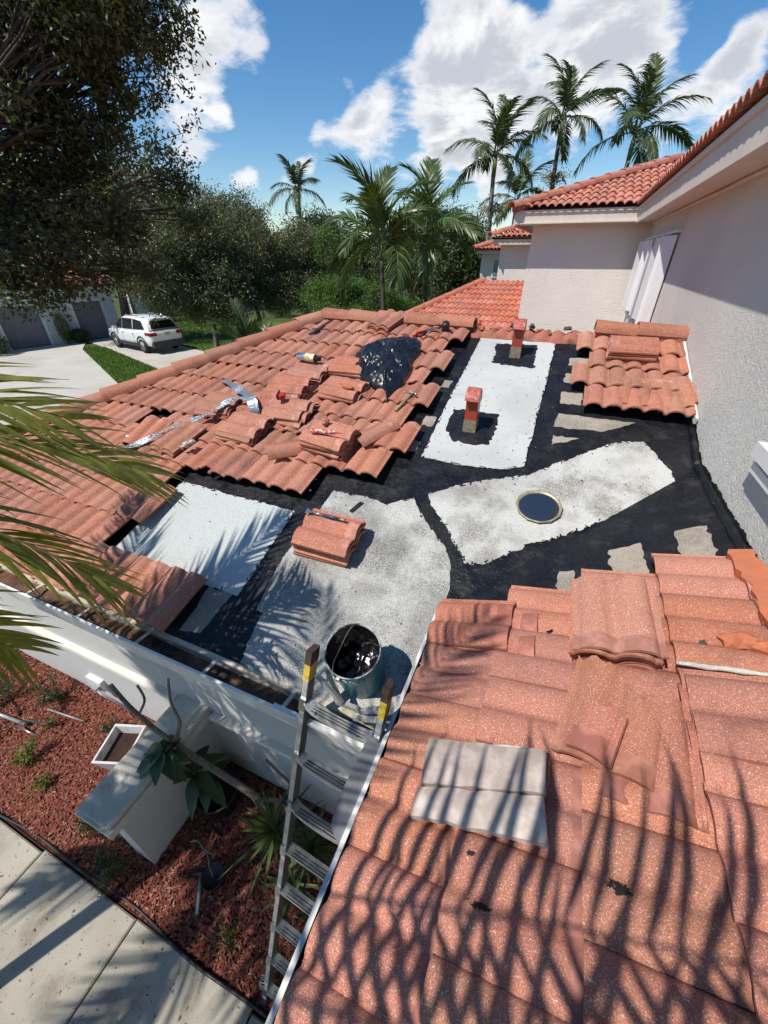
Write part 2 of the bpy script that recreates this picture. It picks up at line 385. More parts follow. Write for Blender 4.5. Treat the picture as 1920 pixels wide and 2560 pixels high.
mat('soil', (0.05, 0.022, 0.018), (0.03, 0.016, 0.014), 20, 0.95, 0.8, 60)
mat('planter_white', (0.60, 0.60, 0.60), (0.52, 0.52, 0.52), 8, 0.6, 0.1, 40, dirt=(0.30, 0.28, 0.26), dscale=8)
mat('bark_grey', (0.21, 0.185, 0.16), (0.12, 0.105, 0.09), 26, 0.9, 0.8, 60)
mat('bark_dark', (0.055, 0.045, 0.038), (0.10, 0.085, 0.07), 9, 0.95, 1.0, 22)
mat('palm_trunk', (0.26, 0.235, 0.205), (0.16, 0.145, 0.13), 5, 0.9, 0.7, 20)
mat('palm_trunk_dark', (0.10, 0.09, 0.07), (0.06, 0.055, 0.045), 6, 0.9, 0.7, 20)
mat('palm_shaft', (0.16, 0.20, 0.07), (0.12, 0.15, 0.05), 5, 0.6)
mat('fruit_stalk', (0.36, 0.29, 0.16), (0.26, 0.21, 0.12), 8, 0.8)
mat('dry_frond', (0.22, 0.12, 0.06), (0.15, 0.085, 0.05), 8, 0.85)
mat('terrain', (0.075, 0.10, 0.03), (0.06, 0.075, 0.028), 0.8, 0.95, 0.5, 40, 0.15)
mat('lawn', (0.065, 0.125, 0.022), (0.095, 0.165, 0.035), 2.5, 0.95, 1.0, 60, 0.15)
mat('asphalt', (0.055, 0.055, 0.058), (0.07, 0.07, 0.072), 2, 0.9, 0.4, 60, 0.2)
leaf_material('grass_blade', (0.075, 0.145, 0.022), (0.12, 0.20, 0.04), None, 2.0)
leaf_material('leaf_oak', (0.080, 0.094, 0.040), (0.128, 0.138, 0.062), (0.19, 0.175, 0.085), 0.8, 0.34, 0.40, 0.5)
leaf_material('leaf_olive', (0.115, 0.128, 0.062), (0.18, 0.188, 0.10), (0.24, 0.225, 0.14), 0.6, 0.25, 0.5, 0.4)
leaf_material('leaf_back', (0.065, 0.092, 0.038), (0.115, 0.145, 0.062), None, 0.4, 0.25)
leaf_material('leaf_fern', (0.085, 0.17, 0.035), (0.14, 0.25, 0.065), None, 0.7, 0.35)
leaf_material('leaf_palm', (0.060, 0.10, 0.028), (0.115, 0.165, 0.05), (0.20, 0.215, 0.075), 0.8, 0.30, 0.38, 0.5)
leaf_material('leaf_palm_deep', (0.050, 0.078, 0.028), (0.095, 0.13, 0.048), (0.19, 0.19, 0.075), 0.6, 0.25, 0.42, 0.4)
leaf_material('leaf_near', (0.22, 0.24, 0.04), (0.36, 0.35, 0.07), (0.56, 0.45, 0.12), 2.2, 0.45, 0.36, 0.5)
leaf_material('leaf_broad', (0.030, 0.062, 0.020), (0.05, 0.095, 0.028), None, 4, 0.2, 0.35, 0.5)
leaf_material('leaf_spiky', (0.055, 0.080, 0.025), (0.12, 0.15, 0.05), (0.24, 0.21, 0.07), 5, 0.2)
leaf_material('leaf_lime', (0.13, 0.16, 0.02), (0.20, 0.22, 0.04), (0.34, 0.17, 0.03), 6, 0.3)
leaf_material('leaf_shrub', (0.035, 0.060, 0.018), (0.07, 0.10, 0.03), None, 6, 0.25)
leaf_material('leaf_litter', (0.36, 0.22, 0.07), (0.24, 0.14, 0.05), None, 9, 0.2)
# neighbours, car
mat('garage_grey', (0.225, 0.215, 0.225), (0.20, 0.19, 0.20), 2, 0.6, 0.15, 30)
mat('dark_glass', (0.012, 0.014, 0.016), None, 2, 0.08, 0, spec=0.6)
mat('window_glass', (0.10, 0.13, 0.15), (0.16, 0.19, 0.21), 1.2, 0.12, 0, spec=0.6)
mat('car_white', (0.78, 0.78, 0.78), None, 2, 0.18, 0, spec=0.5, coat=0.6)
mat('car_trim', (0.045, 0.047, 0.05), None, 2, 0.55)
mat('car_silver', (0.52, 0.53, 0.54), None, 2, 0.25, 0, spec=0.5, metal=0.6)
mat('tyre', (0.018, 0.018, 0.018), (0.028, 0.028, 0.028), 10, 0.85)
mat('tail_red', (0.36, 0.012, 0.018), (0.30, 0.01, 0.014), 10, 0.2, 0, spec=0.6)
mat('plate_white', (0.55, 0.55, 0.52), (0.40, 0.42, 0.40), 20, 0.5)
mat('letter_dark', (0.03, 0.03, 0.03), None, 5, 0.6)
mat('bucket_blue', (0.012, 0.25, 0.31), (0.012, 0.20, 0.26), 7, 0.40, 0.15, 30, 0.5, speck=((0.02, 0.025, 0.03), 26, 0.70, 0.03))
mat('rim_stained', (0.42, 0.44, 0.44), (0.03, 0.03, 0.035), 16, 0.5, 0.2, 60, 0.4, 0.3, lo=0.45, hi=0.6)
mat('print_pale', (0.44, 0.50, 0.50), (0.32, 0.42, 0.44), 22, 0.5)
mat('concrete_pole', (0.40, 0.385, 0.36), (0.34, 0.33, 0.31), 4, 0.9, 0.3, 30)

# ---------------------------------------------------------------- object helpers
WM = {}                                   # world matrix of what has been placed


def put(o, parent=None, world=None):
    world = world or Matrix.Identity(4)
    COL.objects.link(o)
    if parent is not None:
        o.parent = parent
        o.matrix_parent_inverse = WM[parent.as_pointer()].inverted()
    o.matrix_basis = world
    WM[o.as_pointer()] = world.copy()
    return o


def tag(o, label, cat, group=None, kind=None):
    if label: o['label'] = label
    if cat: o['category'] = cat
    if group: o['group'] = group
    if kind or cat: o['kind'] = kind or 'thing'
    return o


def thing(name, label, cat, loc=(0, 0, 0), group=None):
    e = bpy.data.objects.new(name, None)
    e.empty_display_size = 0.1
    put(e, None, Matrix.Translation(Vector(loc)))
    return tag(e, label, cat, group)


class MB:
    """collects verts and faces; build() links them as one mesh object"""
    def __init__(self):
        self.v = []; self.f = []; self.m = []; self.s = []

    def add(self, vs, fs, mi=0, smooth=False):
        b = len(self.v)
        self.v += [tuple(p) for p in vs]
        for f in fs:
            self.f.append(tuple(i + b for i in f)); self.m.append(mi); self.s.append(smooth)
        return self

    def box(self, c, size, rot=None, mi=0, top=1.0):
        c = Vector(c); hx, hy, hz = size[0] / 2, size[1] / 2, size[2] / 2
        rot = rot or Matrix.Identity(3)
        vs = []
        for z, k in ((-hz, 1.0), (hz, top)):
            for x, y in ((-hx, -hy), (hx, -hy), (hx, hy), (-hx, hy)):
                vs.append(c + rot @ Vector((x * k, y * k, z)))
        return self.add(vs, [(3, 2, 1, 0), (4, 5, 6, 7), (0, 1, 5, 4), (1, 2, 6, 5), (2, 3, 7, 6), (3, 0, 4, 7)], mi)

    def beam(self, a, b, w, h, up=(0, 0, 1), mi=0):
        a = Vector(a); b = Vector(b); d = (b - a); L = d.length; d.normalize()
        x = d.cross(Vector(up)); x.normalize(); z = x.cross(d)
        rot = Matrix((x, d, z)).transposed()
        return self.box((a + b) / 2, (w, L, h), rot, mi)

    def tube(self, pts, rad, n=8, mi=0, caps=True, smooth=True):
        pts = [Vector(p) for p in pts]
        if not hasattr(rad, '__len__'): rad = [rad] * len(pts)
        vs = []; prev = None
        for i, p in enumerate(pts):
            d = (pts[min(i + 1, len(pts) - 1)] - pts[max(i - 1, 0)])
            if d.length < 1e-9: d = Vector((0, 0, 1))
            d.normalize()
            if prev is None:
                prev = d.orthogonal().normalized()
            x = prev - d * prev.dot(d)
            if x.length < 1e-6: x = d.orthogonal()
            x.normalize(); prev = x
            y = d.cross(x)
            for k in range(n):
                a = 2 * math.pi * k / n
                vs.append(p + (x * math.cos(a) + y * math.sin(a)) * rad[i])
        fs = []
        for i in range(len(pts) - 1):
            for k in range(n):
                fs.append((i * n + k, i * n + (k + 1) % n, (i + 1) * n + (k + 1) % n, (i + 1) * n + k))
        self.add(vs, fs, mi, smooth)
        if caps:
            b = len(self.v) - len(vs)
            self.f.append(tuple(b + k for k in reversed(range(n)))); self.m.append(mi); self.s.append(False)
            self.f.append(tuple(b + (len(pts) - 1) * n + k for k in range(n))); self.m.append(mi); self.s.append(False)
        return self

    def lathe(self, prof, c=(0, 0, 0), rot=None, n=24, mi=0, smooth=True):
        c = Vector(c); rot = rot or Matrix.Identity(3)
        vs = []
        for r, z in prof:
            for k in range(n):
                a = 2 * math.pi * k / n
                vs.append(c + rot @ Vector((r * math.cos(a), r * math.sin(a), z)))
        fs = [(i * n + k, i * n + (k + 1) % n, (i + 1) * n + (k + 1) % n, (i + 1) * n + k) for i in range(len(prof) - 1) for k in range(n)]
        return self.add(vs, fs, mi, smooth)

    def prism(self, poly, lo, hi, mi=0, skip_bottom=False):
        """poly: list of 3D points (a loop); lo, hi: offset vectors for the two sides"""
        n = len(poly); lo = Vector(lo); hi = Vector(hi)
        P = [Vector(p) for p in poly]
        b = len(self.v)
        self.v += [tuple(p + lo) for p in P] + [tuple(p + hi) for p in P]
        for tri in geometry.tessellate_polygon([P]):
            i, j, k = tri
            nn = (P[j] - P[i]).cross(P[k] - P[i])
            if nn.dot(hi - lo) < 0: j, k = k, j
            self.f.append((b + n + i, b + n + j, b + n + k)); self.m.append(mi); self.s.append(False)
            if not skip_bottom:
                self.f.append((b + k, b + j, b + i)); self.m.append(mi); self.s.append(False)
        for i in range(n):
            j = (i + 1) % n
            self.f.append((b + i, b + j, b + n + j, b + n + i)); self.m.append(mi); self.s.append(False)
        return self

    def grid(self, P, mi=0, smooth=True, flip=False):
        """P: rows x cols of points"""
        nr, nc = len(P), len(P[0])
        vs = [p for row in P for p in row]
        fs = []
        for i in range(nr - 1):
            for j in range(nc - 1):
                q = (i * nc + j, i * nc + j + 1, (i + 1) * nc + j + 1, (i + 1) * nc + j)
                fs.append(q[::-1] if flip else q)
        return self.add(vs, fs, mi, smooth)

    def mesh(self, name, mats):
        me = bpy.data.meshes.new(name)
        me.from_pydata(self.v, [], self.f)
        for m in (mats if isinstance(mats, (list, tuple)) else [mats]):
            me.materials.append(MATS[m] if isinstance(m, str) else m)
        me.polygons.foreach_set('material_index', self.m)
        me.polygons.foreach_set('use_smooth', self.s)
        me.update()
        return me

    def build(self, name, mats, parent=None, world=None):
        return put(bpy.data.objects.new(name, self.mesh(name, mats)), parent, world)


def quads_mesh(name, V, matname, per=4):
    """V: (N, per, 3) array of separate faces"""
    V = np.asarray(V, dtype=np.float32)
    n = V.shape[0]
    me = bpy.data.meshes.new(name)
    me.vertices.add(n * per); me.vertices.foreach_set('co', V.reshape(-1))
    me.loops.add(n * per); me.loops.foreach_set('vertex_index', np.arange(n * per, dtype=np.int32))
    me.polygons.add(n); me.polygons.foreach_set('loop_start', np.arange(0, n * per, per, dtype=np.int32))
    me.polygons.foreach_set('loop_total', np.full(n, per, dtype=np.int32))
    me.materials.append(MATS[matname])
    me.update(calc_edges=True)
    return me


def leaf_quads(C, length, width, up_bias=0.35, rng=RNG, droop=0.0):
    """rhombic leaves at centres C (N,3)"""
    n = len(C)
    d = rng.normal(size=(n, 3)); d[:, 2] -= droop; d /= np.linalg.norm(d, axis=1, keepdims=True)
    nn = rng.normal(size=(n, 3)); nn[:, 2] += up_bias * 2.2
    s = np.cross(d, nn); s /= (np.linalg.norm(s, axis=1, keepdims=True) + 1e-9)
    L = length * rng.uniform(0.65, 1.3, (n, 1)); W = width * rng.uniform(0.7, 1.25, (n, 1))
    fold = np.cross(s, d) * (W * 0.25)
    q = np.stack([C - d * L * 0.5, C + s * W * 0.5 + fold - d * L * 0.05, C + d * L * 0.5, C - s * W * 0.5 + fold - d * L * 0.05], axis=1)
    return q


def basis(origin, ax, ay, az):
    m = Matrix((ax, ay, az)).transposed().to_4x4()
    m.translation = Vector(origin)
    return m


def jag(poly, amp=0.012, step=0.05, seed=0, keep=()):
    """roughen the outline of a 2D polygon"""
    rnd = random.Random(seed); out = []
    n = len(poly)
    for i in range(n):
        a = Vector(poly[i]); b = Vector(poly[(i + 1) % n])
        L = (b - a).length; k = max(1, int(L / step))
        nrm = Vector((-(b - a).y, (b - a).x)).normalized()
        am = 0.0015 if i in keep else amp
        for j in range(k):
            t = j / k
            p = a.lerp(b, t)
            w = mnoise.noise(Vector((p.x * 7, p.y * 7, seed))) * am * 1.2 + mnoise.noise(Vector((p.x * 34, p.y * 34, seed))) * am * 1.1 + rnd.uniform(-am, am) * 0.5
            out.append(tuple(p + nrm * (w if 0 < j else w * 0.3)))
    return out


# ---------------------------------------------------------------- roof planes of the house
SB, SA = 0.29, 0.33
CB, SNB = math.cos(math.atan(SB)), math.sin(math.atan(SB))
CA, SNA = math.cos(math.atan(SA)), math.sin(math.atan(SA))
N_B = Vector((0, -SNB, CB)); N_A = Vector((-SNA, 0, CA))


def z_tile_b(y): return 1.97 + SB * y          # underside of the tiles, back slope (falls towards -Y)
def z_mem_b(y): return 1.915 + SB * y          # waterproofing of the back slope
def z_tile_a(x): return 2.55 + SA * x          # side slope (falls towards -X)
def z_mem_a(x): return 2.50 + SA * x
def on_b(x, y, h=0.0): return Vector((x, y, z_mem_b(y))) + N_B * h
def on_a(x, y, h=0.0): return Vector((x, y, z_mem_a(x))) + N_A * h


X_WALL = 1.11
RIDGE_Y = 5.05
EAVE_Y = 0.95


def hip_x(y): return -2.97 - 0.693 * (5.08 - y)


# ---------------------------------------------------------------- tile meshes
TILE_L, TILE_W = 0.40, 0.30


def tile_profile(seg=6, rib=True, amp=0.032):
    pr = [(0.0, 0.008), (0.007, 0.002), (0.012, 0.009), (0.017, 0.002), (0.024, 0.003)] if rib else [(0.0, 0.003), (0.024, 0.003)]
    for x0 in (0.025, 0.175):
        for k in range(seg + 1):
            u = k / seg
            pr.append((x0 + 0.129 * u, 0.008 + amp * max(0.0, math.sin(math.pi * u)) ** 0.62))
    pr.append((0.321, 0.010))
    return pr


def tile_mesh(name, matname, x0=0.0, x1=0.34, seg=6, rib=True, length=TILE_L, th=0.014, chip=None, amp=0.032):
    pr = [p for p in tile_profile(seg, rib, amp) if x0 - 1e-6 <= p[0] <= x1 + 1e-6]
    b = MB()
    n = len(pr)
    def y0(x):
        return 0.0 if not chip else chip(x)
    top = [[(x, y0(x), z + th) for x, z in pr], [(x, length, z + th) for x, z in pr]]
    bot = [[(x, y0(x), z) for x, z in pr], [(x, length, z) for x, z in pr]]
    b.grid(top); b.grid(bot, flip=True)
    b.grid([bot[0], top[0]], smooth=False)
    b.grid([top[1], bot[1]], smooth=False)
    b.add([bot[0][0], bot[1][0], top[1][0], top[0][0]], [(3, 2, 1, 0)])
    b.add([bot[0][-1], bot[1][-1], top[1][-1], top[0][-1]], [(0, 1, 2, 3)])
    return b.mesh(name, matname)


T_BACK = tile_mesh('back_tile', 'tile_back', seg=8)
T_BACK_HALF = tile_mesh('back_half_tile', 'tile_back', 0.0, 0.156)
T_BACK_NOTCH = tile_mesh('back_chipped_tile', 'tile_back', chip=lambda x: 0.02 * max(0, math.sin(x * 40)) + (0.05 if x > 0.25 else 0.0))
T_SIDE = tile_mesh('side_tile', 'tile_side', seg=8, amp=0.027)
T_UP = tile_mesh('upper_tile', 'tile_upper', seg=6, rib=False, amp=0.042)
T_FAR = tile_mesh('far_tile', 'tile_far', seg=5, rib=False, amp=0.042)


def cap_mesh(name, matname, L=0.44, w0=0.135, w1=0.11, h=0.105, n=9, th=0.016):
    """ridge cap: a tapering half barrel, wide end first"""
    b = MB(); rows_o = []; rows_i = []
    for y, w, hh in ((0.0, w0, h), (L, w1, h * 0.86)):
        o, i = [], []
        for k in range(n + 1):
            a = math.pi * k / n
            cx, sx = -math.cos(a), math.sin(a)
            o.append((cx * w, y, hh * sx ** 0.75 if sx > 0 else 0.0)); i.append((cx * (w - th), y, max(-0.01, hh * sx ** 0.75 - th)))
        rows_o.append(o); rows_i.append(i)
    b.grid(rows_o); b.grid(rows_i, flip=True)
    b.grid([rows_i[0], rows_o[0]], smooth=False); b.grid([rows_o[1], rows_i[1]], smooth=False)
    return b.mesh(name, matname)


CAP_BACK = cap_mesh('ridge_cap', 'cap_back')
CAP_UP = cap_mesh('upper_ridge_cap', 'cap_upper')
CAP_FAR = cap_mesh('far_ridge_cap', 'cap_far', n=6)


def lay_tile(mesh, parent, origin, up, normal, lift=0.026, jit=1.0, name='tile', rng=random):
    """one tile on a slope: butt raised on the course below"""
    up = Vector(up).normalized(); normal = Vector(normal).normalized()
    tilt = -math.atan((lift) / 0.34) + rng.uniform(-0.010, 0.010) * jit
    across = up.cross(normal)
    rot = Matrix.Rotation(tilt, 3, across) @ Matrix.Rotation(rng.uniform(-0.012, 0.012) * jit, 3, normal)
    m = basis(Vector(origin) + normal * lift, rot @ across, rot @ up, rot @ normal)
    o = bpy.data.objects.new(name, mesh)
    return put(o, parent, m)


def cut_mesh(o, co, no):
    """own copy of an object's mesh, cut away beyond a world plane"""
    me = o.data.copy(); o.data = me
    inv = WM[o.as_pointer()].inverted()
    bm = bmesh.new(); bm.from_mesh(me)
    lco = inv @ Vector(co); lno = (inv.to_3x3() @ Vector(no)).normalized()
    geom = bm.verts[:] + bm.edges[:] + bm.faces[:]
    bmesh.ops.bisect_plane(bm, geom=geom, plane_co=lco, plane_no=lno, clear_outer=True)
    bm.to_mesh(me); n = len(bm.faces); bm.free()
    return n

# ================================================================ SETTING
def smoothstep(a, b, v):
    t = max(0.0, min(1.0, (v - a) / (b - a))); return t * t * (3 - 2 * t)


FAR_Z = 0.25


def ground_z(x, y):
    return FAR_Z * max(smoothstep(6.0, 8.5, -x), smoothstep(5.5, 8.0, y)) - 0.03


def build_ground():
    xs = sorted(set([-400, -200, -100, -60, -40, -30] + [round(-24 + 1.0 * i, 2) for i in range(36)] + [20, 40, 80, 200, 400]))
    ys = sorted(set([-400, -100, -30, -12] + [round(-6 + 1.0 * i, 2) for i in range(30)] + [30, 40, 60, 100, 200, 400]))
    b = MB(); b.grid([[(x, y, ground_z(x, y)) for x in xs] for y in ys])
    tag(b.build('ground', 'terrain'), 'grassy ground running out to the horizon', None, kind='structure')


build_ground()


def flat_sheet(name, poly, z, matname, label, th=0.03):
    b = MB(); b.prism([(x, y, z) for x, y in poly], (0, 0, -th), (0, 0, 0))
    return tag(b.build(name, matname), label, None, kind='structure')


# sidewalk in front of the house, poured in slabs
walk = tag(MB().prism([(-7.5, -1.75, 0.0), (1.0, -1.75, 0.0), (1.0, 0.03, 0.0), (-7.5, 0.03, 0.0)], (0, 0, -0.04), (0, 0, 0)).build('sidewalk', 'soil'),
           'weathered concrete sidewalk along the mulch bed', None, kind='structure')
sj = [-7.3, -6.24, -5.18, -4.12, -3.06, -2.0, -0.94, 0.12, 0.95]
for i in range(len(sj) - 1):
    b = MB()
    x0, x1, y0, y1, z1 = sj[i] + 0.006, sj[i + 1] - 0.006, -1.74, 0.02 + 0.015 * math.sin(i * 1.7), 0.035
    e = 0.01
    lo = [(x0, y0, -0.02), (x1, y0, -0.02), (x1, y1, -0.02), (x0, y1, -0.02)]
    md = [(x, y, z1 - e) for x, y, _ in lo]
    up = [(x0 + e, y0 + e, z1), (x1 - e, y0 + e, z1), (x1 - e, y1 - e, z1), (x0 + e, y1 - e, z1)]
    b.add(lo + md + up, [(0, 1, 5, 4), (1, 2, 6, 5), (2, 3, 7, 6), (3, 0, 4, 7), (4, 5, 9, 8), (5, 6, 10, 9), (6, 7, 11, 10), (7, 4, 8, 11), (8, 9, 10, 11)])
    b.build('slab', 'walk_concrete', walk)

# mulch bed
def bed_z(x, y): return 0.012 + 0.035 * smoothstep(0.0, 0.5, y) + 0.022 * mnoise.noise(Vector((x * 2.3, y * 2.3, 4.0)))


b = MB()
xs = np.linspace(-7.4, 0.0, 90); ys = np.linspace(0.035, 1.30, 20)
b.grid([[(x, y, bed_z(x, y)) for x in xs] for y in ys])
tag(b.build('mulch_bed', 'mulch'), 'red wood mulch bed between sidewalk and house', None, kind='structure')
n = 30000
C = np.empty((n, 3)); C[:, 0] = RNG.uniform(-6.5, -0.1, n); C[:, 1] = RNG.uniform(0.06, 1.15, n)
C[:, 2] = [bed_z(x, y) + 0.006 for x, y in C[:, :2]]
C[:, 2] += RNG.uniform(0, 0.014, n)
ang = RNG.uniform(0, math.pi, n); tl = RNG.normal(0, 0.28, n)
d = np.stack([np.cos(ang), np.sin(ang), tl], 1); s = np.stack([-np.sin(ang), np.cos(ang), RNG.normal(0, 0.3, n)], 1)
L = RNG.uniform(0.012, 0.032, (n, 1)); Wd = RNG.uniform(0.003, 0.0075, (n, 1))
V = np.stack([C - d * L - s * Wd, C + d * L - s * Wd * 0.6, C + d * L * 0.9 + s * Wd, C - d * L * 0.8 + s * Wd], 1)
o = put(bpy.data.objects.new('mulch_chips', quads_mesh('mulch_chips', V, 'mulch_chip')))
tag(o, 'shredded red wood chips covering the planting bed', 'mulch', kind='stuff')

# black plastic edging between bed and walk
pts = [(x, 0.045 + 0.02 * math.sin(x * 1.9) + 0.012 * math.sin(x * 5.3), 0.035 + 0.012 * math.sin(x * 4.0)) for x in np.linspace(-7.3, -0.2, 70)]
tag(MB().tube(pts, 0.011, 6).build('garden_edging', 'edging_black'), 'wavy black plastic edging between mulch and sidewalk', 'edging')

# ================================================================ THE HOUSE
house = thing('townhouse', 'two-storey cream stucco townhouse whose tiled lower roof is under repair', 'house', (0, 3, 0))

# --- lower roof decks (waterproofed boarding)
P = [(hip_x(EAVE_Y), EAVE_Y), (-0.16, EAVE_Y), (-0.16, 1.83), (-0.34, 1.63), (X_WALL, 3.28), (X_WALL, RIDGE_Y), (-2.97, RIDGE_Y)]
P = [(hip_x(EAVE_Y), EAVE_Y), (-0.20, EAVE_Y), (-0.20, 1.79), (X_WALL, 3.28), (X_WALL, RIDGE_Y), (-2.97, RIDGE_Y)]
back_roof = MB().prism([(x, y, z_mem_b(y)) for x, y in P], N_B * -0.10, (0, 0, 0)).build('back_slope_roof', 'tar', house)
P = [(-0.24, -2.2), (X_WALL, -2.2), (X_WALL, 3.28), (-0.24, 1.744)]
side_roof = MB().prism([(x, y, z_mem_a(x)) for x, y in P], N_A * -0.09, (0, 0, 0)).build('side_slope_roof', 'tar', house)
# slope beyond the hip and the slope beyond the ridge
hx0 = hip_x(EAVE_Y)
b = MB()
b.prism([(hx0, EAVE_Y, z_mem_b(EAVE_Y)), (-2.97, RIDGE_Y, z_mem_b(RIDGE_Y)), (-2.97, RIDGE_Y + 0.02, z_mem_b(RIDGE_Y)), (-2.97 - 2.86, RIDGE_Y + 4.1, z_mem_b(EAVE_Y)), (hx0, RIDGE_Y + 4.1, z_mem_b(EAVE_Y))],
        (0, 0, -0.1), (0, 0, 0))
b.prism([(-2.97, RIDGE_Y, z_mem_b(RIDGE_Y) + 0.0), (X_WALL, RIDGE_Y, z_mem_b(RIDGE_Y)), (X_WALL, 8.6, z_mem_b(RIDGE_Y) - SB * 3.55), (-2.97, 8.6, z_mem_b(RIDGE_Y) - SB * 3.55)], (0, 0, -0.1), (0, 0, 0))
b.build('rear_slope_roof', 'mortar_red', house)

# --- cap sheets laid on the back slope: white mineral-surfaced membrane with tar brushed around them
SHEETS = [
    ('sheet_clean', [(-0.88, 5.00), (-0.07, 5.00), (-0.06, 4.14), (-0.07, 3.71), (-0.07, 2.97), (-0.20, 2.90), (-0.34, 2.88), (-0.57, 2.86), (-0.88, 2.88), (-0.89, 3.82), (-0.88, 4.31)], 0.005, 0.006),
    ('sheet_spotty', [(-0.70, 2.50), (-0.38, 2.72), (-0.03, 2.88), (0.21, 3.11), (0.57, 3.42), (0.75, 3.47), (0.86, 3.28), (0.93, 3.17), (0.97, 2.93), (0.58, 2.66), (0.39, 2.47), (0.07, 2.24), (-0.15, 2.03), (-0.27, 1.99), (-0.39, 2.12), (-0.48, 2.25), (-0.63, 2.39)], 0.005, 0.011),
    ('sheet_dirty', [(-1.37, 1.33), (-0.30, 1.33), (-0.30, 0.97), (-1.30, 0.97), (-1.34, 1.10)], 0.003, 0.006),
    ('sheet_dirty', [(-1.46, 1.72), (-0.32, 1.72), (-0.30, 1.60), (-0.30, 1.28), (-1.41, 1.285), (-1.45, 1.50)], 0.0055, 0.004),
    ('sheet_dirty', [(-1.445, 2.02), (-0.40, 2.03), (-0.35, 1.93), (-0.32, 1.80), (-0.32, 1.66), (-1.46, 1.655)], 0.009, 0.004),
    ('sheet_dirty', [(-1.41, 2.33), (-1.12, 2.34), (-0.96, 2.31), (-0.78, 2.43), (-0.70, 2.32), (-0.60, 2.22), (-0.43, 2.07), (-0.38, 1.975), (-1.43, 1.97)], 0.0125, 0.006),
    ('sheet_mint', [(-2.76, 2.08), (-1.61, 2.06), (-1.59, 1.33), (-2.78, 1.32)], 0.005, 0.006)]
for k, (m, poly, h, amp) in enumerate(SHEETS):
    keep = ()
    pj = jag(poly, amp, 0.016, 20 + k, keep)
    MB().prism([on_b(x, y) for x, y in pj], N_B * 0.001, N_B * h).build('membrane_sheet', m, back_roof)
# tar brushed over the edges of the sheets, and drops of it
def tar_dabs(name, polys, n_per_m, seed, normal, fn, drops=(), h=0.0105, closed=True):
    rg = random.Random(seed); b = MB()
    def dab(c, d, L, w):
        side = Vector((-d.y, d.x)); pts = []
        for t in np.linspace(0, 2 * math.pi, 9)[:-1]:
            k = 0.6 + 0.4 * rg.random()
            pts.append(c + d * (math.cos(t) * L * k) + side * (math.sin(t) * w * k))
        V = [fn(p.x, p.y) + normal * h for p in pts]; m_ = len(b.v)
        b.v += [tuple(p) for p in V]; b.f.append(tuple(range(m_, m_ + len(V)))); b.m.append(0); b.s.append(False)
    for poly in polys:
        for i_ in range(len(poly) if closed else len(poly) - 1):
            a, c = Vector(poly[i_]), Vector(poly[(i_ + 1) % len(poly)])
            e = (c - a); Ln = e.length; e.normalize(); nn_ = Vector((-e.y, e.x))
            for _ in range(int(Ln * n_per_m)):
                p = a + e * (Ln * rg.random()) + nn_ * rg.uniform(-0.012, 0.008)
                dd = (nn_ * rg.choice((-1, 1)) + e * rg.uniform(-0.9, 0.9)).normalized() if rg.random() < 0.35 else (e + nn_ * rg.uniform(-0.35, 0.35)).normalized()
                dab(p, dd, rg.uniform(0.006, 0.030), rg.uniform(0.003, 0.010))
    for (x0, x1, y0, y1, n_, r_) in drops:
        for _ in range(n_):
            a = rg.uniform(0, 6.28)
            dab(Vector((rg.uniform(x0, x1), rg.uniform(y0, y1))), Vector((math.cos(a), math.sin(a))), r_ * rg.uniform(0.3, 1.2), r_ * rg.uniform(0.3, 0.8))
    o = b.build(name, 'tar', back_roof); o['kind'] = 'stuff'
tar_dabs('tar_strokes', [SHEETS[0][1], SHEETS[1][1], SHEETS[6][1]], 26, 3, N_B, on_b, ((-0.85, -0.1, 2.95, 4.9, 60, 0.009), (-0.4, 0.8, 2.5, 3.2, 50, 0.010), (-1.4, -0.4, 1.0, 2.3, 70, 0.008)), 0.0065)
tar_dabs('tar_strokes', [SHEETS[5][1][:-2]], 22, 4, N_B, on_b, (), 0.0135, False)
for k, poly in enumerate(([(-0.68, 4.85), (-0.25, 4.88), (-0.21, 4.41), (-0.36, 4.40), (-0.64, 4.44), (-0.65, 4.64)],
                          [(-0.80, 3.57), (-0.58, 3.58), (-0.39, 3.58), (-0.37, 3.45), (-0.38, 3.15), (-0.54, 3.12), (-0.69, 3.13), (-0.78, 3.24), (-0.79, 3.36)])):
    MB().prism([on_b(x, y) for x, y in jag(poly, 0.016, 0.025, 40 + k)], N_B * 0.004, N_B * 0.0075).build('tar_patch', 'tar', back_roof)
BARE_B = ([(0.09, 4.04), (0.27, 4.05), (0.27, 3.86), (0.10, 3.85)], [(0.10, 3.70), (0.70, 3.70), (0.45, 3.52), (0.08, 3.51)], [(0.09, 3.39), (0.29, 3.40), (0.09, 3.27)],
          [(0.11, 4.67), (0.28, 4.68), (0.28, 4.55), (0.10, 4.52)], [(0.10, 4.37), (0.16, 4.36), (0.15, 4.20), (0.09, 4.21)],
          [(-1.02, 3.42), (-0.92, 3.42), (-0.92, 3.28), (-1.02, 3.28)], [(-1.03, 4.03), (-0.94, 4.03), (-0.95, 3.90), (-1.03, 3.90)], [(-1.02, 3.06), (-0.95, 3.05), (-0.95, 2.93), (-1.04, 2.92)],
          [(-1.82, 1.34), (-1.63, 1.33), (-1.66, 1.05), (-1.80, 1.02)])
for k, poly in enumerate(BARE_B):
    MB().prism([on_b(x, y) for x, y in jag(poly, 0.010, 0.03, 60 + k)], N_B * 0.001, N_B * 0.0045).build('bare_patch', 'bare_patch', back_roof)
